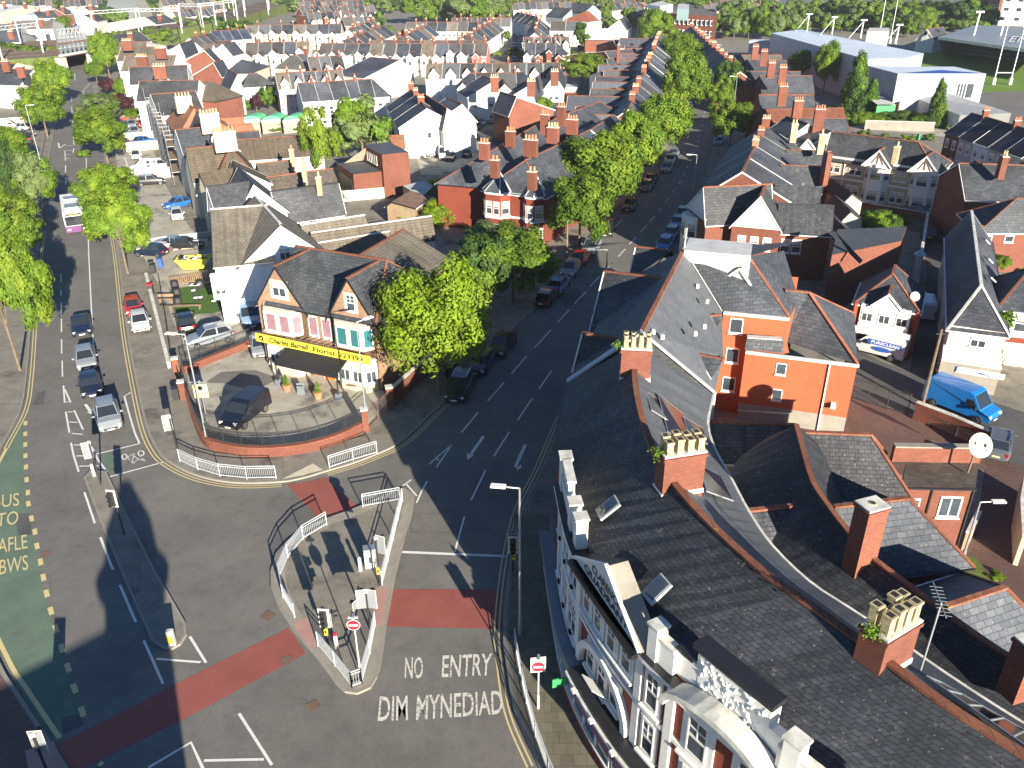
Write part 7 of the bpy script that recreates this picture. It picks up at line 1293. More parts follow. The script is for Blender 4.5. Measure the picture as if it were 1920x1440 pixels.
# ================================================================ trees and planting
g1,g2,g3='trees lining the left street','trees lining the avenue','trees beyond the terraces'
for a in(((25,535,58,88,'plane','huge maple at the left edge overhanging the road, nearest on the left street'),dict(base=(38,695),group=g1,clear=3)),((22,415,52,55,'plane','large tree just above the nearest left edge tree'),dict(group=g1)),((62,335,36,52,'pale','pale blossoming chestnut opposite the parked black off-roader'),dict(group=g1)),((16,325,30,60,'dark','shaded chestnut behind the pale blossoming one'),dict(group=g1)),((10,268,34,30,'lime','bushy tree at the left edge below the parked van'),dict(group=g1)),((75,197,37,38,'plane','round tree beside the white house, left pavement'),dict(base=(90,258),group=g1)),((97,149,32,33,'plane','round tree nearest the bridge, left pavement'),dict(group=g1)),((105,104,20,16,'yellow','yellow green bush at the bridge abutment'),dict(low=True,clear=.3)),((75,116,18,14,'farpale','grey green bush left of the yellow one at the bridge'),dict(low=True,clear=.3)),((184,205,38,28,'pale','white flowering chestnut behind the round tree, right pavement'),dict(group=g1)),((184,248,43,37,'plane','round tree with a leaning trunk, right pavement'),dict(base=(203,306),group=g1)),((199,352,50,44,'plane','big tree beside the bus, farther of the touching pair'),dict(group=g1)),((216,415,57,57,'plane','big tree beside the bus, nearer of the touching pair'),dict(base=(240,514),group=g1)),((195,95,27,32,'lime','dense tree right of the railway bridge'),{}),((177,131,17,13,'lime','low tree under the dense one by the bridge'),{}),((200,160,17,16,'purple','upper purple leaved shrub of the left gardens'),dict(low=True,clear=.5)),((226,163,14,15,'lime','square green hedge beside the upper purple shrub'),dict(low=True,clear=.2)),((231,191,22,17,'purple','lower purple leaved shrub of the left gardens'),dict(low=True,clear=.5)),((211,183,12,10,'yellow','yellow shrub beside the lower purple one'),dict(low=True,clear=.3)),((253,213,24,10,'lime','green hedge below the lower purple shrub'),dict(low=True,clear=.1)),((808,590,101,102,'bright','bright lime green maple with bare lower branches beside the florist'),dict(base=(822,738),group=g2,clear=3.0,var=0)),((905,500,60,58,'dark','dark shaded tree behind the bright maple'),dict(group=g2)),((962,484,78,58,'plane','broad sycamore overhanging the pavement behind the bright maple'),dict(group=g2,tint=(.75,.8,.8))),((922,446,58,32,'pale','pale bushy tree in front of the octagonal bay villa'),dict(group=g2)),((1088,392,57,60,'plane','tree with a clear trunk beside the octagonal bay villa'),dict(base=(1086,462),group=g2,tint=(.85,.9,.85))),((1126,313,77,66,'lime','biggest dense round tree of the avenue'),dict(group=g2)),((1196,267,53,56,'lime','dense round tree, second above the biggest'),dict(group=g2)),((1241,226,50,49,'lime','dense round tree, third above the biggest'),dict(group=g2)),((1285,148,42,53,'lime','tall dense tree opposite the far parked row'),dict(group=g2)),((1270,96,38,30,'lime','dense tree above the tall one on the avenue'),dict(group=g2)),((1229,47,30,27,'lime','farthest dense tree at the top of the avenue'),dict(group=g2)),((1250,72,24,20,'plane','darker tree between the two farthest dense ones'),dict(group=g2)),((1374,226,37,34,'plane','loose tree by the right hand lamp posts'),dict(group=g2)),((1366,152,28,36,'dark','dark tree right of the avenue'),dict(group=g2)),((1350,182,26,24,'plane','tree between the dark one and the loose one'),dict(group=g2)),((1338,118,20,18,'dark','small dark tree above the right hand dark tree'),dict(group=g2)),((1552,118,25,36,'lime','tall oval evergreen in front of the sports hall'),{}),((1606,158,31,50,'conifer','tall pointed dark conifer'),dict(clear=.6)),((1634,182,20,30,'conifer','lighter conifer beside the tall pointed one'),dict(clear=.5,tint=(1.3,1.4,.9))),((1760,193,21,38,'conifer','pointed conifer right of the pale store roof'),dict(clear=.5,tint=(1.2,1.2,.9))),((1508,116,28,20,'lime','low tree left of the oval evergreen'),{}),((598,258,33,56,'yellow','tall narrow poplar behind the brick workshop'),dict(clear=3)),((676,237,54,50,'farpale','broad pale willow like tree by the brick workshop'),{}),((1092,123,38,22,'plane','leaning open tree among the back yards'),dict(clear=3,tint=(.95,.9,1))),((1015,197,21,15,'lime','small round tree beside the gabled house'),{}),((1650,418,33,24,'plane','small garden tree in front of the stone terrace'),dict(clear=1.2,tint=(.8,.9,1))),((1639,356,9,9,'lime','tiny round bush by the terrace porch'),dict(low=True,clear=1.5)),((1618,399,11,10,'yellow','small yellow green garden shrub by the terrace wall'),dict(low=True,clear=.6)),((1876,491,20,14,'lime','shrub behind the dark blue slate roof'),dict(low=True,clear=2.5)),((1800,301,18,9,'lime','hedge between the stone terrace and the brick houses'),dict(low=True,clear=.3)),((820,357,25,19,'bright','round lime coloured shrub beside the pale shed roof'),dict(low=True,clear=.4,var=1)),((822,400,32,24,'bright','large lime shrub covering the pub wall'),dict(low=True,clear=.3,var=0)),((762,403,26,12,'bright','low lime shrub beside the rusty roof'),dict(low=True,clear=.3,var=1)),((856,380,18,18,'lime','green shrub next to the octagonal bay villa'),dict(low=True,clear=.3)),((446,178,14,14,'yellow','yellow conifer at the left of the garden group'),dict(low=True,clear=.3)),((425,162,10,18,'conifer','dark cypress beside the tan roofed side house'),dict(clear=.3)),((452,196,20,12,'dark','dark shrub under the yellow conifer'),dict(low=True,clear=.2)),((479,190,13,16,'purple','purple tree in the middle of the garden group'),dict(clear=.5)),((503,182,18,18,'dark','dark green tree right of the purple one'),dict(clear=.5)),((520,190,10,10,'pale','pale shrub at the right of the garden group'),dict(low=True,clear=.3)),((531,196,8,9,'lime','small green column shrub by the dark wall'),dict(low=True,clear=.3)),((468,175,9,9,'yellow','yellow shrub left of the purple tree'),dict(low=True,clear=.3)),((535,232,48,12,'hedge','long wild hedge behind the green domes'),dict(low=True,clear=.1)),((418,100,8,12,'conifer','small dark conifer beside the brick hut'),dict(clear=.2)),((500,124,9,6,'yellow','small yellow green shrub behind the broad hipped roof'),dict(low=True,clear=.2)),((830,73,7,9,'conifer','small conifer behind the long white row'),dict(clear=.3)),((847,71,6,7,'dark','small round dark bush beside the small conifer'),dict(low=True,clear=.3)),((938,82,5,4,'lime','round bush at the far side street corner'),dict(low=True,clear=.3)),((950,68,7,9,'far','street tree on the far side street corner'),{}),((1090,62,12,18,'dark','dark tree left of the brick hall'),{}),((1100,78,12,12,'far','green tree at the foot of the brick hall'),{}),((1115,90,20,8,'farpale','grassy bushes below the brick hall'),dict(low=True,clear=.2)),((979,106,10,9,'pale','pale flowering tree by the brick backs'),{}),((1180,30,14,16,'far','tree right of the white gabled hall'),{}),((1135,25,15,18,'far','tree between the maroon roof and the white hall'),{}),((1142,42,14,9,'far','low tree in front of the white hall'),{})):tree(*a[0],**a[1])
r_=random.Random(11);n=0
def belt(x0,x1,y0,y1,rx,ry,k,kinds,lab,grp,cl=1.5,low=False):
 for i in range(k):
  t=(i+.5)/k;x=x0+(x1-x0)*t;y=y0+(y1-y0)*r_.random();o=r_.choice(kinds);tree(x,y,rx*r_.uniform(.8,1.25),ry*r_.uniform(.8,1.2),o,'%s one of %s, counting from the left'%(ORD[i%24],lab),clear=cl,group=grp,tint=[r_.uniform(.85,1.15)]*3 if 0 else None,low=low)
belt(775,945,12,20,24,19,8,['farpale','farpale','far'],'the big pale willows above the centre rows',g3)
belt(955,1000,7,12,12,10,3,['farpale','far'],'the small trees right of the willows',g3)
belt(663,760,6,12,14,9,6,['far','farpale','fardark'],'the trees left of the willows',g3)
belt(1060,1150,3,10,12,9,6,['far','farpale'],'the treetops behind the flat block',g3)
belt(1350,1500,40,52,19,22,8,['far','plane','far'],'the front trees behind the sports hall',g3,cl=.5)
belt(1360,1680,14,28,22,20,14,['farpale','far','farpale'],'the light wood behind the sports hall',g3,cl=.5)
belt(1440,1720,34,50,18,16,11,['far','farpale','fardark'],'the wood edge over the sports hall roof',g3,cl=.5)
belt(1680,1860,14,34,22,17,9,['fardark','fardark','lime'],'the dark trees above the grandstand',g3,cl=.5)
belt(1690,1850,42,50,14,10,8,['far','fardark','yellow'],'the bushes behind the clubhouse',g3,cl=.3)
belt(1570,1760,216,226,20,10,11,['hedge','dark','lime'],'the shrubs along the rear lane','rear lane shrubs',cl=.2,low=True)
belt(5,75,88,98,16,9,6,['far','fardark'],'the scrub on the railway bank at the left','railway scrub',cl=3,low=True)
belt(200,330,60,74,14,8,9,['far','farpale','yellow'],'the scrub along the railway above the left row','railway scrub',cl=3,low=True)
belt(330,470,38,52,13,7,10,['far','farpale','fardark'],'the scrub along the railway further on','railway scrub',cl=3,low=True)
belt(180,320,2,12,18,9,8,['fardark','far'],'the trees around the curved warehouse',g3,cl=.5)
belt(345,440,8,16,14,9,5,['fardark','far'],'the dark trees behind the gantries',g3,cl=.5)
belt(505,560,6,12,14,12,3,['fardark','farpale'],'the trees at the end of the gantries',g3,cl=.5)
belt(20,140,4,10,14,8,5,['far','fardark'],'the treetops at the top left',g3,cl=.5)
belt(1190,1350,0,6,14,7,7,['far','fardark'],'the treetops over the factory',g3,cl=.5)
for a in((52,10,20,11,'fardark','dark clump at the top left corner'),(200,30,17,17,'fardark','dark tree in front of the curved warehouse'),(224,34,16,14,'far','lighter tree in front of the curved warehouse'),(116,45,16,13,'far','tree left of the far left road'),(40,75,30,9,'farpale','grey bush patch beyond the left track'),(710,38,12,14,'fardark','dark tree at the left end of the willows'),(675,33,8,8,'far','small tree by the far gabled row'),(1560,232,16,9,'dark','dark shrub at the corner of the rear lane')):tree(*a)
# climbers
def ivy(px,py,z,w_,h_,k,lab,seed,n_=(0,-1)):
 p=at(px,py,z);r_=random.Random(seed);mb=MB();d=Vector((-n_[1],n_[0],0))
 for i in range(k):
  t=r_.random();v=Vector((p.x,p.y,0))+d*r_.gauss(0,w_*(.35+.25*math.sin(t*9)))+Vector((n_[0],n_[1],0))*abs(r_.gauss(0,.25))+Vector((0,0,.2+t*h_));a=Vector((r_.uniform(-1,1),r_.uniform(-1,1),r_.uniform(-1,1))).normalized()*.13;b=a.orthogonal().normalized()*.09;mb.face([v-a,v+b,v+a,v-b],'leaf')
 tag(mb.build('ivy',None,origin=(p.x,p.y,0)),lab,'ivy')
ivy(1871,640,3.0,.6,5.6,2600,'ivy climbing the corner of the cream building',3);ivy(759,318,3.5,.7,5.5,1500,'ivy on the corner of the flat brick workshop',4)
# ================================================================ street furniture, fences, people
def hpt(px,py,top):
 b=at(px,py,KB);d=at(top[0],top[1],KB);lo,hi=0.0,25.0
 for _ in range(40):
  m=(lo+hi)/2;p=at(top[0],top[1],m)
  if p.y>b.y:lo=m
  else:hi=m
 return m
def lamp(base,top,arm,lab,L=1.4,mat='galv',head='white',wood=False):
 b=at(*base,KB);H_=hpt(*base,top);t=thing('street_lamp',lab,'street lamp',tuple(b),group='street lamps');tp=Vector((b.x,b.y,H_));mb=MB();mb.cyl(b,b+Vector((0,0,1.3)),.11,.10,mat,8);mb.cyl(b+Vector((0,0,1.3)),tp,.075,.05,mat,8);mb.build('pole',t)
 a=Vector((arm[0],arm[1],0)).normalized();mb=MB();mb.bar(tp-Vector((0,0,.02)),tp+a*(L*.45),.05,.05,head);mb.build('arm',t);mb=MB();c=tp+a*(L*.75)+Vector((0,0,.02));mb.box(c,(.75,.3,.1),head,math.atan2(a.y,a.x));mb.box(c-Vector((0,0,.06)),(.6,.22,.03),'lampglass',math.atan2(a.y,a.x));mb.build('lantern',t);return t
for a in(((390,835),(345,627),(-1,.15),'dark grey street lamp standing at the curved brick wall corner'),((689,808),(668,604),(.3,.3),'plain grey lamp post beside the brick gate pillar'),((975,1190),(970,915),(-1,.15),'tall galvanised lamp post on the shaded pavement by the stop line'),((1800,1063),(1839,941),(1,0),'leaning looking lamp post in the weeds of the back alley'),((1297,395),(1305,290),(-1,.1),'lamp post above the bay roofs on the avenue'),((1370,253),(1376,143),(-1,.1),'tall lamp post rising behind the loose tree'),((1137,512),(1141,468),(-1,.1),'white lamp post showing over the slate gable roof'),((1352,170),(1368,106),(-1,.1),'lamp post beside the dark avenue tree'),((1348,130),(1350,84),(-1,.1),'third lamp post up the avenue from the loose tree'),((1326,118),(1329,65),(-1,.1),'farthest lamp post of the avenue'),((76,303),(49,197),(1,.1),'white lamp post beside the parked van, left pavement'),((95,178),(82,122),(1,.1),'white lamp post between the two round trees, left pavement'),((101,116),(96,88),(1,.1),'short lamp post at the bridge'),((893,235),(892,198),(-1,.1),'lamp post at the side street corner by the white end house')):lamp(a[0],a[1],a[2],a[3],mat='galv')
for base,top,lab in(((1728,765),(1763,617),'leaning timber telegraph pole beside the blue van'),((1062,497),(1062,396),'timber telegraph pole behind the silver parked cars'),((1003,66+50),(1016,60),'timber pole near the far side street'),((1402,75),(1404,60),'small pole behind the arena')):
 b=at(*base,KB);H_=hpt(*base,top);t=at(top[0],top[1],H_);q=thing('telegraph_pole',lab,'telegraph pole',tuple(b));mb=MB();mb.cyl(b,Vector((b.x,b.y,H_)),.15,.10,'bark',9);mb.build('pole',q);mb=MB();mb.bar((b.x-.35,b.y,H_-.4),(b.x+.35,b.y,H_-.4),.08,.08,'iron');mb.build('crossarm',q)
def head(mb,c,yaw,n=3,back='galv',w=.34,ring=True):
 f=Vector((math.cos(yaw),math.sin(yaw),0));r_=Vector((-f.y,f.x,0));hh=.34*n
 mb.box(c-f*.09,(.03,w+.20,hh+.20),'plate',yaw);mb.box(c-f*.073,(.012,w+.26,hh+.26),'trim_dirty',yaw);mb.box(c,(.16,w,hh),'blackplastic',yaw)
 for i in range(n):q=c+f*.1+Vector((0,0,hh/2-.17-i*.34));mb.cyl(q,q+f*.02,.11,.11,'black',10);mb.cyl(q+Vector((0,0,.03)),q+f*.2+Vector((0,0,.03)),.13,.12,'blackplastic',10,cap=False)
def signal(base,top,heads,lab,push=None):
 b=at(*base,KB);H_=hpt(*base,top);t=thing('traffic_light',lab,'traffic light',tuple(b),group='traffic lights');mb=MB();mb.cyl(b,Vector((b.x,b.y,H_)),.06,.06,'iron',8);mb.build('pole',t)
 for dx,dy,dz,yaw,n in heads:mb=MB();head(mb,Vector((b.x+dx,b.y+dy,H_+dz)),yaw,n);mb.build('signal_head',t)
 if push:mb=MB();mb.box((b.x+push[0],b.y+push[1],1.2+KB),(.16,.14,.42),'signyellow');mb.box((b.x+push[0],b.y+push[1]-.08,1.25+KB),(.1,.02,.16),'black');mb.build('push_button',t)
 mb=MB();mb.box((b.x,b.y,H_+.12),(.2,.16,.14),'white',.5);mb.build('detector',t);return t
N_,S_=R(90),R(-90)
signal((336,862),(320,784),[(-.25,.0,-.35,R(115),3)],'traffic light on the florist corner with its white backed head turned away')
signal((189,908),(164,832),[(-.25,0,-.5,R(110),3)],'traffic light at the top tip of the narrow island');signal((233,1002),(208,926),[(-.1,-.15,-.3,R(-100),3)],'traffic light facing us halfway down the narrow island')
signal((617,1212),(607,1146),[(0,-.22,-.35,R(-95),3),(.35,.1,-.45,R(20),2)],'traffic light facing us beside the left railings of the big island',push=(0,-.15));signal((694,1180),(684,1112),[(-.26,.05,-.4,R(100),3),(.26,.05,-.4,R(80),3),(-.65,.0,-.75,R(150),1)],'traffic light with two grey backed heads side by side on the big island')
signal((713,1097),(704,1012),[(.28,.05,-.35,R(70),3)],'traffic light above the control cabinet on the big island',push=(0,-.15));signal((962,1070),(958,1012),[(0,0.2,-.3,R(95),3),(0,-.2,-.3,R(-90),3)],'traffic light in the shade by the stop line',push=(.05,-.15));signal((98,1470),(80,1382),[(0,.2,-.4,R(95),3)],'dark traffic light at the bottom left corner')
b=at(697,1062,KB);t=thing('control_cabinet','grey control cabinet standing on the big island','cabinet',tuple(b));mb=MB();mb.box((b.x,b.y,.85),(.75,.45,1.4),'galv',.2);mb.box((b.x,b.y,1.57),(.82,.52,.06),'galv',.2);mb.build('body',t);mb=MB();mb.box((b.x-.03,b.y-.25,.85),(.6,.03,1.2),'trim_dirty',.2);mb.build('door',t)
for px,py,lab in((676,1070,'white bollard beside the control cabinet'),(591+40,1213,'red topped white marker post inside the island point'),(177,892,'white bollard at the top tip of the narrow island')):
 b=at(px,py,KB);t=thing('bollard',lab,'bollard',tuple(b));mb=MB();mb.cyl(b,b+Vector((0,0,.85)),.11,.10,'white',10);mb.build('post',t);mb=MB();mb.cyl(b+Vector((0,0,.85)),b+Vector((0,0,.98)),.115,.09,'signred' if px==631 else 'trim_dirty',10);mb.build('top',t)
b=at(324,1208,KB);t=thing('lit_bollard','yellow and white keep left bollard at the rounded end of the narrow island','bollard',tuple(b));mb=MB();mb.box((b.x,b.y,KB+.5),(.34,.24,1.0),'trim_dirty',.1);mb.build('shell',t);mb=MB();mb.box((b.x-.01,b.y-.13,KB+.45),(.28,.03,.6),'signyellow',.1);mb.cyl((b.x,b.y-.13,KB+.82),(b.x,b.y-.15,KB+.82),.13,.13,'white',14);mb.build('face',t)
def noentry(base,c,lab,back=False):
 b=at(*base,KB);H_=hpt(*base,c);t=thing('road_sign',lab,'road sign',tuple(b),group='no entry signs');mb=MB();mb.cyl(b,b+Vector((0,0,.9)),.06,.055,'white',8);mb.cyl(b+Vector((0,0,.9)),Vector((b.x,b.y,H_+.45)),.035,.035,'white',8);mb.build('pole',t);q=Vector((b.x-.02,b.y-.06,H_))
 o=None
 if back:mb=MB();mb.box(q+Vector((0,.02,.1)),(.72,.02,.95),'white',rz=.12);o=mb.build('plate',t)
 f=Vector((.02,-1,.0));mb=MB();mb.cyl(q,q+f*.02,.34,.34,'white',24,sm=False);mb.cyl(q+f*.02,q+f*.028,.31,.31,'signred',24,sm=False);mb.box(q+f*.035,(.46,.015,.12),'white');mb.build('disc',t)
 mb=MB();mb.box((b.x,b.y-.05,H_+.48),(.5,.12,.08),'trim_dirty');mb.box((b.x,b.y-.02,H_+.56),(.14,.3,.1),'galv');mb.build('sign_light',t)
noentry((674,1250),(662,1170),'red no entry disc on a white pole at the point of the big island');noentry((1009,1328),(1010,1248),'no entry sign on a white board beside the right hand railings',True)
def railing(pts,lab,H_=1.05,mat='railwhite',sp=2.0,name='guard_railing',cat='railing',z0=KB,infill=.13,grp='white guard railings',top2=.16,rr=.014):
 P_=[V2(at(x,y,z0))for x,y in pts]if not isinstance(pts[0],Vector)else[V2(p)for p in pts];t=thing(name,lab,cat,(P_[0].x,P_[0].y,z0),group=grp);D=[0.0]
 for a,b in zip(P_,P_[1:]):D.append(D[-1]+(b-a).length)
 def pt(s_):
  for i in range(len(P_)-1):
   if s_<=D[i+1]+1e-6:return P_[i].lerp(P_[i+1],(s_-D[i])/max(1e-6,D[i+1]-D[i]))
  return P_[-1]
 n=max(1,round(D[-1]/sp));L=D[-1]/n
 for i in range(n):
  a,b=pt(i*L),pt((i+1)*L);mb=MB()
  for z in(.12,H_-top2,H_):mb.bar((a.x,a.y,z0+z),(b.x,b.y,z0+z),.04,.045,mat)
  k=int(L/infill)
  for j in range(1,k):q=a.lerp(b,j/k);mb.bar((q.x,q.y,z0+.12),(q.x,q.y,z0+H_-top2),rr,rr,mat)
  mb.build('panel',t)
 for i in range(n+1):q=pt(i*L);mb=MB();mb.bar((q.x,q.y,z0),(q.x,q.y,z0+H_+.02),.055,.055,mat);mb.build('post',t)
 return t
railing(smooth(G((337.5,865),(367,879),(403,891),(446,897.5),(494,898),(518,897),z=KB),4),'long curved white railing on the florist corner pavement')
railing([(618,878),(640,870),(707,850)],'short white railing right of the cream tactile slabs');railing([(681,951),(750,938)],'white railing across the top of the big island');railing([(755,940),(736,1020),(717,1097)],'long straight white railing down the right side of the big island')
railing(smooth(G((613,984.5),(567.5,1012),(540,1046),(524,1084),(528,1114),(553,1158),z=KB),5),'curved white railing round the left side of the big island');railing([(597,1212),(626,1246),(660,1289)],'white railing on the left of the island point');railing([(679,1282),(694,1227),(704,1174)],'white railing on the right of the island point');railing([(660,1289),(679,1282)],'tiny white railing closing the island point',sp=.9)
railing(smooth(G((965,1207),(975,1265),(995,1352),(1020,1430),(1060,1520),z=KB),4),'long white railing along the right hand kerb beside the no entry sign')
# brick walls and iron fences of the forecourt
def wall(pts,lab,h_=.8,th=.3,mat='brick',name='garden_wall',cat='wall',cap='trim_dirty',grp=None,sm=0):
 P_=smooth(G(*pts,z=KB),sm)if sm else G(*pts,z=KB);t=thing(name,lab,cat,(P_[0].x,P_[0].y,KB),group=grp);mb=MB();mb.ribbon(P_,th,KB,KB+h_,mat);mb.build('brickwork' if 'brick' in mat else 'masonry',t,color=(.58,.56,.5));mb=MB();mb.ribbon(P_,th+.08,KB+h_,KB+h_+.07,cap);mb.build('coping',t);return P_
WP=wall([(352,742),(362,780),(385,832),(420,847),(480,855),(560,850),(630,832),(680,808)],'curved low brick wall round the florist forecourt',.75,.3,sm=5,cap='brick');railing(WP,'black iron fence on top of the curved brick wall',H_=1.15,mat='iron',sp=1.6,name='iron_fence',cat='fence',z0=KB+.82,infill=.12,grp='black iron fences',top2=.1,rr=.02)
W2=wall([(346,700),(400,678),(475,648)],'straight brick wall between the forecourt and the pub yard',.6,.3,cap='brick');railing(W2,'black iron fence on the wall beside the silver estate',H_=1.15,mat='iron',sp=1.8,name='iron_fence',cat='fence',z0=KB+.67,infill=.14,grp='black iron fences',top2=.1)
wall([(738,760),(775,725),(840,672),(880,628)],'brick wall running along the avenue beside the florist',1.6,.25)
for px,py,h_,lab in((686,808,1.9,'brick gate pillar at the end of the curved wall'),(732,765,1.9,'brick gate pillar beside the shaded pavement'),(334,705,1.7,'brick pillar at the forecourt entrance, upper of the pair'),(345,748,1.6,'brick pillar at the forecourt entrance, lower of the pair')):
 b=at(px,py,KB);t=thing('gate_pillar',lab,'gate pillar',tuple(b),group='brick gate pillars');mb=MB();mb.box((b.x,b.y,KB+h_/2),(.48,.48,h_),'brick',.3);mb.build('brickwork',t);mb=MB();mb.box((b.x,b.y,KB+h_+.06),(.58,.58,.12),'trim_dirty',.3);mb.build('cap',t)
railing([(690,806),(729,768)],'rusty mesh gate between the two right hand pillars',H_=1.6,mat='rust',name='mesh_gate',cat='gate',infill=.2,grp=None);railing([(346,742),(336,712)],'open iron gate between the entrance pillars',H_=1.3,mat='iron',name='iron_gate',cat='gate',infill=.14,grp=None)
railing([(1590,745),(1645,762),(1700,778)],'black sliding gate of the apartment yard',H_=1.9,mat='iron',sp=1.6,name='yard_gate',cat='gate',infill=.14,grp=None,z0=.16);wall([(1712,785),(1780,812),(1846,842)],'brick wall behind the blue van',1.5,.3);railing([(1740,796),(1846,842)],'black fence on the brick wall behind the blue van',H_=.8,mat='iron',name='iron_fence',cat='fence',z0=1.7,infill=.16,grp='black iron fences')
b=at(389,790,KB);t=thing('florist_sign','square yellow sign board with a black emblem on a post by the lamp','sign',tuple(b));c=at(389,738,2.6);c=Vector((b.x,b.y,2.9));mb=MB();mb.bar(b,c+Vector((0,0,.9)),.08,.08,'galv');mb.bar(c+Vector((-.9,0,.75)),c+Vector((.6,0,.75)),.05,.05,'galv');mb.build('post',t);mb=MB();mb.box(c+Vector((0,-.08,0)),(1.05,.05,1.15),'lightyellow',.12);o=mb.build('board',t)
mb=MB();q=c+Vector((0,-.12,.28));mb.cyl(q,q+Vector((0,-.01,0)),.2,.2,'black',16,sm=False);text_on(mb,'Florist',(c.x-.38,c.y-.16,c.z-.25),(c.x+.38,c.y-.08,c.z-.25),(c.x-.38,c.y-.16,c.z-.03),(c.x+.38,c.y-.08,c.z-.03),'signyellow',shear=.3);text_on(mb,'223399',(c.x-.3,c.y-.16,c.z-.48),(c.x+.3,c.y-.08,c.z-.48),(c.x-.3,c.y-.16,c.z-.36),(c.x+.3,c.y-.08,c.z-.36),'signyellow');mb.build('lettering',o,origin=t['_o'])
# left row: white dividing walls, posters, scaffold
for pts,lab,h_,m in(([(246,343),(326,331)],'white wall with red posters beside the black off-roader',1.6,'render_tint'),([(240,322),(246,343)],'short white return wall by the pavement tree',1.3,'render_tint'),([(230,262),(292,258)],'cream wall below the tight car cluster',1.2,'cream'),([(232,285),(300,279)],'cream wall under the sideways blue car',1.6,'cream'),([(235,305),(240,318)],'brown wall beside the lone white small car',.9,'brick'),([(243,330),(246,326),(325,316)],'low wall with metal rails above the poster wall',.6,'trim_dirty'),([(258,481),(330,468),(392,462)],'low pale wall of the skip yard',.9,'cream'),([(225,226),(290,223)],'tan wall under the green garden hedge',.9,'brick'),([(268,462),(300,455),(400,444)],'white low wall beside the silver and black saloons',.7,'render_tint'),([(275,520),(318,690)],'low stone wall of the beer garden along the pavement',.5,'trim_dirty'),([(190,134),(233,130)],'cream wall by the bridge trees',1.2,'cream'),([(0,232),(75,226)],'cream wall behind the left edge cars',1.0,'cream'),([(598,448-66),(750,368)],'pale fence wall across the back yard by the workshop',1.5,'trim_dirty'),([(655,358),(700,352)],'low brick yard wall of the workshop',1.0,'brick'),([(780,262),(858,251),(873,246)],'tan boundary wall under the white end houses',2.0,'cream'),([(1620,243),(1750,247)],'long pale wall behind the stone terrace',1.8,'concrete'),([(1912,925),(1900,990),(1903,1060)],'tall cream wall along the back alley',2.2,'cream'),([(1826,990),(1806,1032)],'stone garden wall beside the brick window wing',1.3,'stone'),([(1596,384),(1650,396),(1740,410)],'low brick front garden wall of the stone terrace',.8,'brick'),([(1735,420),(1722,500),(1712,560)],'dark wall along the shaded lane',1.6,'brick_dark')):wall(pts,lab,h_,.25,m)
for i,(px,py,tx)in enumerate(((257,336,'LOW'),(270,334,'NEW'),(289,332,'HI'))):p=at(px,py,1.0);t=thing('poster',('left','middle','right')[i]+' red poster on the white car park wall','poster',(p.x,p.y-.2,p.z),group='red posters');mb=MB();mb.box((p.x,p.y-.25,1.0),(1.1,.04,.9),'signred',.1);mb.box((p.x,p.y-.28,1.0),(.6,.02,.3),'lightyellow',.1);mb.build('sheet',t)
rr=random.Random(9);b0,b1=V2(at(300,250,KB)),V2(at(346,345,KB));t=thing('scaffolding','pale scaffold of poles and boards against the left row of houses','scaffolding',(b0.x,b0.y,KB));d=(b1-b0).normalized();n=Vector((-abs(d.y),d.x*(1 if d.y>0 else-1))).normalized();n=Vector((-.9,-.4));L=(b1-b0).length;mb=MB();bd=MB();k=12
for i in range(k+1):
 for o in(0.2,1.5):q=b0+d*(L*i/k)+n*o;mb.bar((q.x,q.y,KB),(q.x+rr.uniform(-.1,.1),q.y,rr.uniform(7,9.5)),.07,.07,'galv')
for z in(2.1,4.1,6.1,7.2):
 for o in(.2,1.5):a,b=b0+n*o,b1+n*o;mb.bar((a.x,a.y,z),(b.x,b.y,z),.06,.06,'galv')
 for i in range(k+1):a,b=b0+d*(L*i/k)+n*.1,b0+d*(L*i/k)+n*1.6;mb.bar((a.x,a.y,z),(b.x,b.y,z),.06,.06,'galv')
 if z<7:a,b=b0+n*.85,b1+n*.85;bd.bar((a.x,a.y,z+.06),(b.x,b.y,z+.06),1.1,.05,'wood')
for i in range(k):a,b=b0+d*(L*i/k)+n*1.5,b0+d*(L*(i+1)/k)+n*1.5;mb.bar((a.x,a.y,KB),(b.x,b.y,4.1 if i%2 else 7.2),.06,.06,'galv')
mb.build('frame',t);bd.build('boards',t)
# beer garden and yard
b=at(366,503,KB);t=thing('skip','yellow skip full of rubbish behind the slatted fence','skip',tuple(b));mb=MB();rz_=.12;C_=Matrix.Translation(b)@Matrix.Rotation(rz_,4,'Z');lo=[(-1.1,-.8,.15),(1.1,-.8,.15),(1.1,.8,.15),(-1.1,.8,.15)];hi=[(-1.9,-.9,1.3),(1.9,-.9,1.3),(1.9,.9,1.3),(-1.9,.9,1.3)];lo=[C_@Vector(p)for p in lo];hi=[C_@Vector(p)for p in hi];mb.face(lo,'signyellow')
for i in range(4):j=(i+1)%4;mb.face([lo[i],lo[j],hi[j],hi[i]],'signyellow');mb.bar(hi[i],hi[j],.1,.1,'signyellow')
o=mb.build('body',t);mb=MB();text_on(mb,'A1',C_@Vector((.1,-.905,.55)),C_@Vector((.8,-.905,.55)),C_@Vector((.1,-.92,1.1)),C_@Vector((.8,-.92,1.1)),'iron',lift=(0,-.03,0));mb.build('lettering',o,origin=t['_o']);mb=MB()
for i in range(26):mb.box(C_@Vector((rr.uniform(-1.5,1.5),rr.uniform(-.6,.6),rr.uniform(.9,1.35))),(rr.uniform(.2,.6),rr.uniform(.2,.5),rr.uniform(.15,.4)),rr.choice(['black','trim_dirty','purple','wood','white','iron']),rr.uniform(0,3),rr.uniform(-.5,.5))
tag(mb.build('rubbish',None,origin=tuple(b)),'jumbled bags and boards heaped in the yellow skip','rubbish')
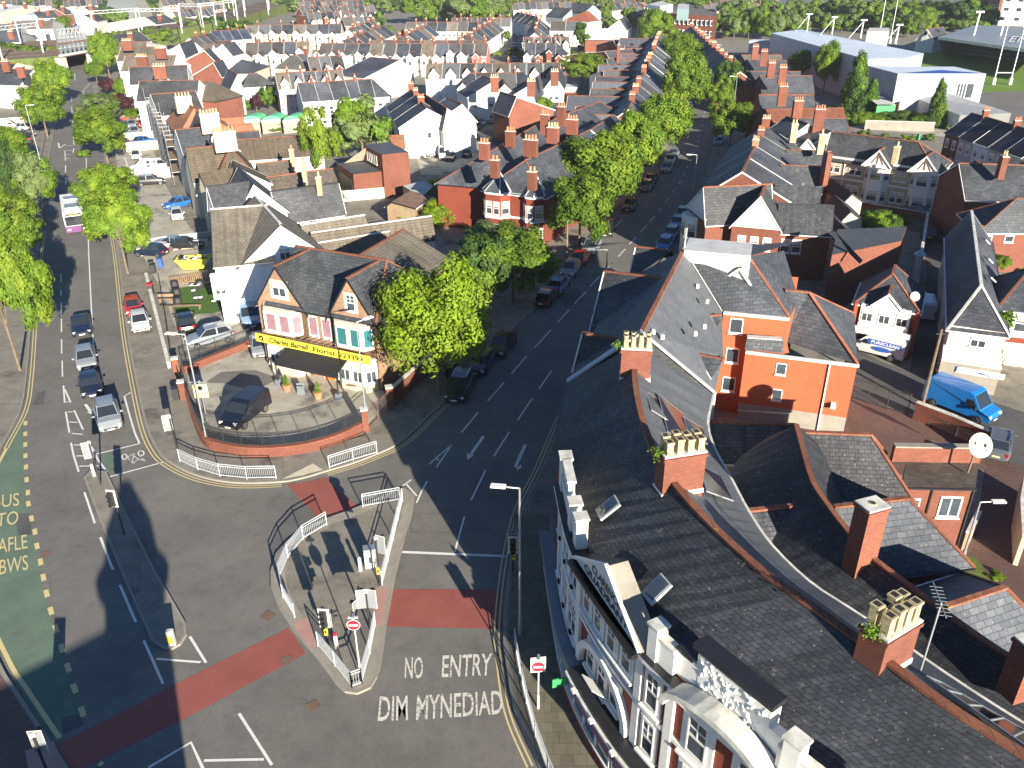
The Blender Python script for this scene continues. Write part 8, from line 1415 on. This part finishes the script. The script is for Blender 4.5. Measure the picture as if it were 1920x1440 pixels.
railing([(322,538),(372,530),(420,521)],'brown slatted wooden fence between skip and beer garden',H_=1.1,mat='wood',name='slatted_fence',cat='fence',infill=.2,grp=None,rr=.11,top2=.1);railing([(300,530),(312,600),(325,690)],'dark iron fence along the pavement side of the pub yard',H_=1.1,mat='iron',name='iron_fence',cat='fence',infill=.2,grp='black iron fences')
def bench(px,py,L,yaw,lab,back=False):
 b=at(px,py,KB);t=thing('bench',lab,'bench',tuple(b),group='beer garden benches');c,s_=math.cos(yaw),math.sin(yaw);f=lambda x,y,z:Vector((b.x+c*x-s_*y,b.y+s_*x+c*y,KB+z));mb=MB()
 for y in(-.15,.0,.15):mb.bar(f(-L/2,y,.45),f(L/2,y,.45),.12,.05,'wood')
 mb.build('seat',t)
 for x in(-L/2+.2,L/2-.2):
  for y in(-.15,.15):mb=MB();mb.bar(f(x,y,0),f(x,y,.43),.07,.07,'wood');mb.build('leg',t)
 if back:mb=MB();mb.bar(f(-L/2,.2,.8),f(L/2,.2,.8),.04,.3,'wood');mb.build('backrest',t)
bench(348,580,3.4,.06,'long bench across the front of the artificial grass');bench(410,536,2.0,.1,'bench with back nearest the pub wall, rear one',True);bench(408,551,2.0,.1,'bench with back in front of the rear one',True);bench(312,568,1.6,.05,'grey bench at the pavement end of the grass',True)
for i,(px,py)in enumerate(((329,541),(333,556),(335,573),(377,540))):b=at(px,py,KB);t=thing('planter','dark half barrel planter, %s'%('top of the column of three','middle of the column of three','bottom of the column of three','alone by the slatted fence')[i],'planter',tuple(b),group='barrel planters');mb=MB();mb.cyl(b,b+Vector((0,0,.45)),.38,.45,'iron',14);mb.cyl(b+Vector((0,0,.45)),b+Vector((0,0,.9)),.45,.38,'iron',14);mb.build('barrel',t)
for i,(px,py)in enumerate(((364,552),(368,566),(377,565),(402,572),(417,571),(425,573))):b=at(px,py,KB);t=thing('stool','small white topped stool on the grass, %s from the left'%ORD[i],'stool',tuple(b),group='beer garden stools');mb=MB();mb.cyl(b,b+Vector((0,0,.45)),.12,.16,'iron',8);mb.build('leg',t);mb=MB();mb.cyl(b+Vector((0,0,.45)),b+Vector((0,0,.53)),.24,.24,'white',12);mb.build('seat',t)
for i,(px,py)in enumerate(((365,545),(371,545))):b=at(px,py,KB);t=thing('table','small square white table on the artificial grass, %s one'%('left','right')[i],'table',tuple(b),group='beer garden tables');mb=MB();mb.box((b.x,b.y,KB+.72),(.7,.7,.05),'white');mb.build('tabletop',t);mb=MB();mb.bar(b,b+Vector((0,0,.7)),.1,.1,'iron');mb.build('leg',t)
for i,(px,py,m)in enumerate(((284,549,'signred'),(285,505,'iron'),(289,512,'iron'),(302,500,'blue_paint'),(20,262,'blue_paint'),(58,270,'signred'),(1722,262,'green_paint'),(332,748,'iron'))):
 b=at(px,py,KB);t=thing('wheelie_bin',('red lidded bin on the pavement above the red car','dark bin behind the skip yard wall, upper','dark bin behind the skip yard wall, lower','blue recycling bin in the skip yard','blue bin at the left edge yard','red bin at the left edge yard','green bin in the rear lane','black bin by the entrance pillar')[i],'bin',tuple(b));mb=MB();mb.box((b.x,b.y,KB+.5),(.5,.6,.95),'iron' if m=='signred' else m,.2);mb.build('body',t);mb=MB();mb.box((b.x,b.y,KB+1.02),(.56,.68,.1),m,.2);mb.build('lid',t)
b=at(852,685,KB)
for i,(px,py,w_)in enumerate(((846,704,1.0),(868,655,1.2),(903,560,2.2))):b=at(px,py,KB);t=thing('communal_bin' if i<2 else 'notice_board',('dark litter bin beside the black crossover','large dark communal bin under the tree shade','white notice board in the shade behind the cars')[i],'bin' if i<2 else 'notice board',tuple(b));mb=MB();mb.box((b.x,b.y,KB+.7),(w_,.8 if i<2 else.1,1.3),'iron' if i<2 else 'trim_dirty',.4);mb.build('body',t);mb=MB();mb.box((b.x,b.y,KB+1.4),(w_+.08,.88 if i<2 else.2,.1),'steel_blue',.4);mb.build('lid',t)
# green domed canopies and washing line posts behind the left row
for i in range(3):
 p0,p1=at(450+i*40,228,2.6),at(487+i*38,224,2.6);t=thing('canopy','green domed canopy roof, %s from the left'%ORD[i],'canopy',(p0.x,p0.y,0),group='green domed canopies');mb=MB();n_=10;dp=Vector((.3,4,0))
 for k in range(n_):
  a0,a1=math.pi*k/n_,math.pi*(k+1)/n_;u0,u1=(1-math.cos(a0))/2,(1-math.cos(a1))/2;q0=p0.lerp(p1,u0)+Vector((0,0,0.9*math.sin(a0)));q1=p0.lerp(p1,u1)+Vector((0,0,0.9*math.sin(a1)));mb.face([q0,q1,q1+dp,q0+dp],'green_dome',sm=True);mb.face([q0,q1,Vector((q1.x,q1.y,2.6)),Vector((q0.x,q0.y,2.6))],'green_dome')
 mb.build('cover',t);mb=MB();mb.bar((p0.x,p0.y,2.5),(p1.x,p1.y,2.5),.2,.5,'white');mb.bar((p0.x,p0.y,1.2),(p1.x,p1.y,1.2),.2,2.2,'concrete');mb.build('front',t)
 # ---- people
def person(px,py,lab,top,legs,yaw,bend=.0,h_=1.72,hair=(0.05,.03,.02)):
 b=at(px,py,KB);me=bpy.data.meshes.new('person');k=h_/1.72
 J=[(0,0,.95),(0,0,1.15),(0,0,1.38),(0,0,1.50),(0,.02,1.62),(.19,0,1.40),(.25,.05,1.14),(.20,.22,.98),(-.19,0,1.40),(-.25,-.02,1.14),(-.24,.10,.90),(.10,0,.88),(.11,.06,.50),(.12,0,.07),(.12,.14,.03),(-.10,0,.88),(-.11,-.04,.50),(-.12,-.10,.07),(-.12,.04,.03),(.20,.29,.95),(-.24,.15,.84)]
 E_=[(0,1),(1,2),(2,3),(3,4),(2,5),(5,6),(6,7),(7,19),(2,8),(8,9),(9,10),(10,20),(0,11),(11,12),(12,13),(13,14),(0,15),(15,16),(16,17),(17,18)];RR=[.15,.13,.15,.06,.10,.07,.05,.035,.07,.05,.035,.10,.065,.045,.04,.10,.065,.045,.04,.03,.03]
 me.from_pydata([(x*k,y*k+bend*max(0,z-.9),z*k)for x,y,z in J],E_,[]);o=bpy.data.objects.new('person',me);col.objects.link(o);m=o.modifiers.new('s','SKIN');me.skin_vertices[0].data[0].use_root=True
 for i,r in enumerate(RR):me.skin_vertices[0].data[i].radius=(r*k,r*k*(.75 if i<3 else 1))
 m2=o.modifiers.new('u','SUBSURF');m2.levels=2;dg=bpy.context.evaluated_depsgraph_get();nm=bpy.data.meshes.new_from_object(o.evaluated_get(dg));bpy.data.objects.remove(o);bpy.data.meshes.remove(me)
 o=bpy.data.objects.new('person',nm);col.objects.link(o);nm.materials.clear()
 for x in(top,legs,'skin','black'):nm.materials.append(M[x])
 for p in nm.polygons:
  c=p.center;p.use_smooth=True;p.material_index=2 if(c.z>1.50*k or(abs(c.x)>.17*k and c.z<1.02*k and c.z>.7))else(0 if c.z>.92*k else(3 if c.z<.10 else 1))
 o.location=b;o.rotation_euler=(0,0,yaw);tag(o,lab,'person','people outside the pub');mb=MB();c=Vector((0,.01+bend*.72,1.70*k))
 for i in range(6):
  for j in range(4):a0,a1=i*1.0472,(i+1)*1.0472;t0,t1=j*.4,(j+1)*.4;f=lambda a,t_:c+Vector((math.cos(a)*math.cos(t_),math.sin(a)*math.cos(t_),math.sin(t_)))*.105*k;mb.face([f(a0,t0),f(a1,t0),f(a1,t1),f(a0,t1)],'bark',sm=True)
 mb.build('hair',o,origin=(0,0,0))
person(443,588,'person in dark jacket and trousers standing outside the pub door','cloth','cloth',.4);person(434,577,'person in a pale top seated side on by the stools outside the pub','trim_dirty','cloth',1.4,.25,1.6)
# ---- what stands behind the camera and throws the long shadow over the bottom left: a monument and a parapeted block
az=R(-24.5);dS=Vector((math.sin(az),math.cos(az)));nS=Vector((dS.y,-dS.x));T0=Vector((-27.26,48.38));HT=16.0;LN=HT/math.tan(SUN_EL);base=T0-dS*LN
t=thing('clock_tower','stone monument tower behind the viewer casting the long shadow','tower',(base.x,base.y,0));mb=MB();prof=[(0,.35),(2.4,.8),(5.0,1.35),(7.0,1.45),(9.0,1.55),(10.4,2.05),(11.8,1.95),(12.6,1.6),(30,1.6),(54,1.9)];z_=lambda a:max(0,HT-a*math.tan(SUN_EL))
for(a0,w0),(a1,w1)in zip(prof,prof[1:]):mb.cyl((base.x,base.y,z_(a1)),(base.x,base.y,z_(a0)),w1,w0,'stone',16,cap=True,sm=False)
mb.build('shaft',t)
h=House('corner_block','tall stone block behind the viewer whose roof edge shades the bus lane','building',base-dS*8,wall='stone',roof='slate');c=base-dS*1.5;z1,z2=z_(12.4),z_(22)
pts=[c+nS*1.15,c-nS*34,c-nS*34-dS*14,c+nS*1.15-dS*14];zz=[z1,z2-1,z2-1,z1]
for i in range(4):j=(i+1)%4;a,b=pts[i],pts[j];h.w.face([(a.x,a.y,0),(b.x,b.y,0),(b.x,b.y,zz[j]),(a.x,a.y,zz[i])],'stone')
h.r.face([(p.x,p.y,z)for p,z in zip(pts,zz)],'slate');h.done()
# ---- a little air
hm=bpy.data.materials.new('haze_air');hm.use_nodes=True;hn=hm.node_tree;hn.nodes.clear();ho=hn.nodes.new('ShaderNodeOutputMaterial');hv=hn.nodes.new('ShaderNodeVolumePrincipled');hv.inputs['Color'].default_value=(.86,.91,1,1);hv.inputs['Density'].default_value=0.0001;hn.links.new(hv.outputs[0],ho.inputs['Volume'])
MATS['haze_air']=hm;mb=MB();mb.box((0,1235,24),(3100,2780,50),'haze_air');tag(mb.build('haze'),kind='stuff')
# garden bushes and sheds that fill the back yards
r_=random.Random(21);BK=[(x,y)for x,y in((430,215),(470,222),(555,215),(640,290),(620,345),(640,365),(700,355),(745,340),(590,372),(880,430),(850,415),(905,400),(640,200),(655,205),(700,205),(730,205),(735,215),(720,228),(600,130),(640,120),(665,125),(590,150),(530,125),(560,125),(660,100),(710,95),(750,96),(790,93),(830,100),(870,98),(930,100),(960,98),(1040,108),(1065,112),(1075,100),(1050,95),(1095,88),(1125,82),(940,200),(925,212),(1035,210),(1060,215),(1080,205),(1100,195),(1110,212),(385,108),(360,112),(400,104),(425,108),(350,98),(560,100),(520,96),(480,100),(455,104),(600,66),(560,66),(515,64),(480,66),(700,62),(730,58),(760,60),(815,58),(850,56),(1600,345),(1625,352),(1665,398),(1700,410),(1745,396),(1560,300),(1620,250),(1660,252),(1700,255),(1745,258),(1785,240),(1480,100),(1500,98),(1460,84),(1440,92),(1590,205),(1560,205),(1900,325),(1870,330),(1895,460),(1905,500),(1820,1085),(1845,1100),(1880,1180),(1868,1080),(1890,1130),(310,245),(290,215),(270,200),(215,205),(160,290),(170,330),(60,300),(30,320))]
for i,(x,y)in enumerate(BK):s_=r_.uniform(5,10)*(1.3 if y>300 else 1);tree(x+r_.uniform(-3,3),y+r_.uniform(-2,2),s_*1.3,s_*.8,r_.choice(['shrub','shrub','dark','yellow','far','pale','purple' if i%5==0 else 'shrub']),'garden bush in the back yards',name='bush',cat='bush',group='garden bushes',low=True,clear=.1)
for o in list(sc.objects):
 if '_o' in o:del o['_o']
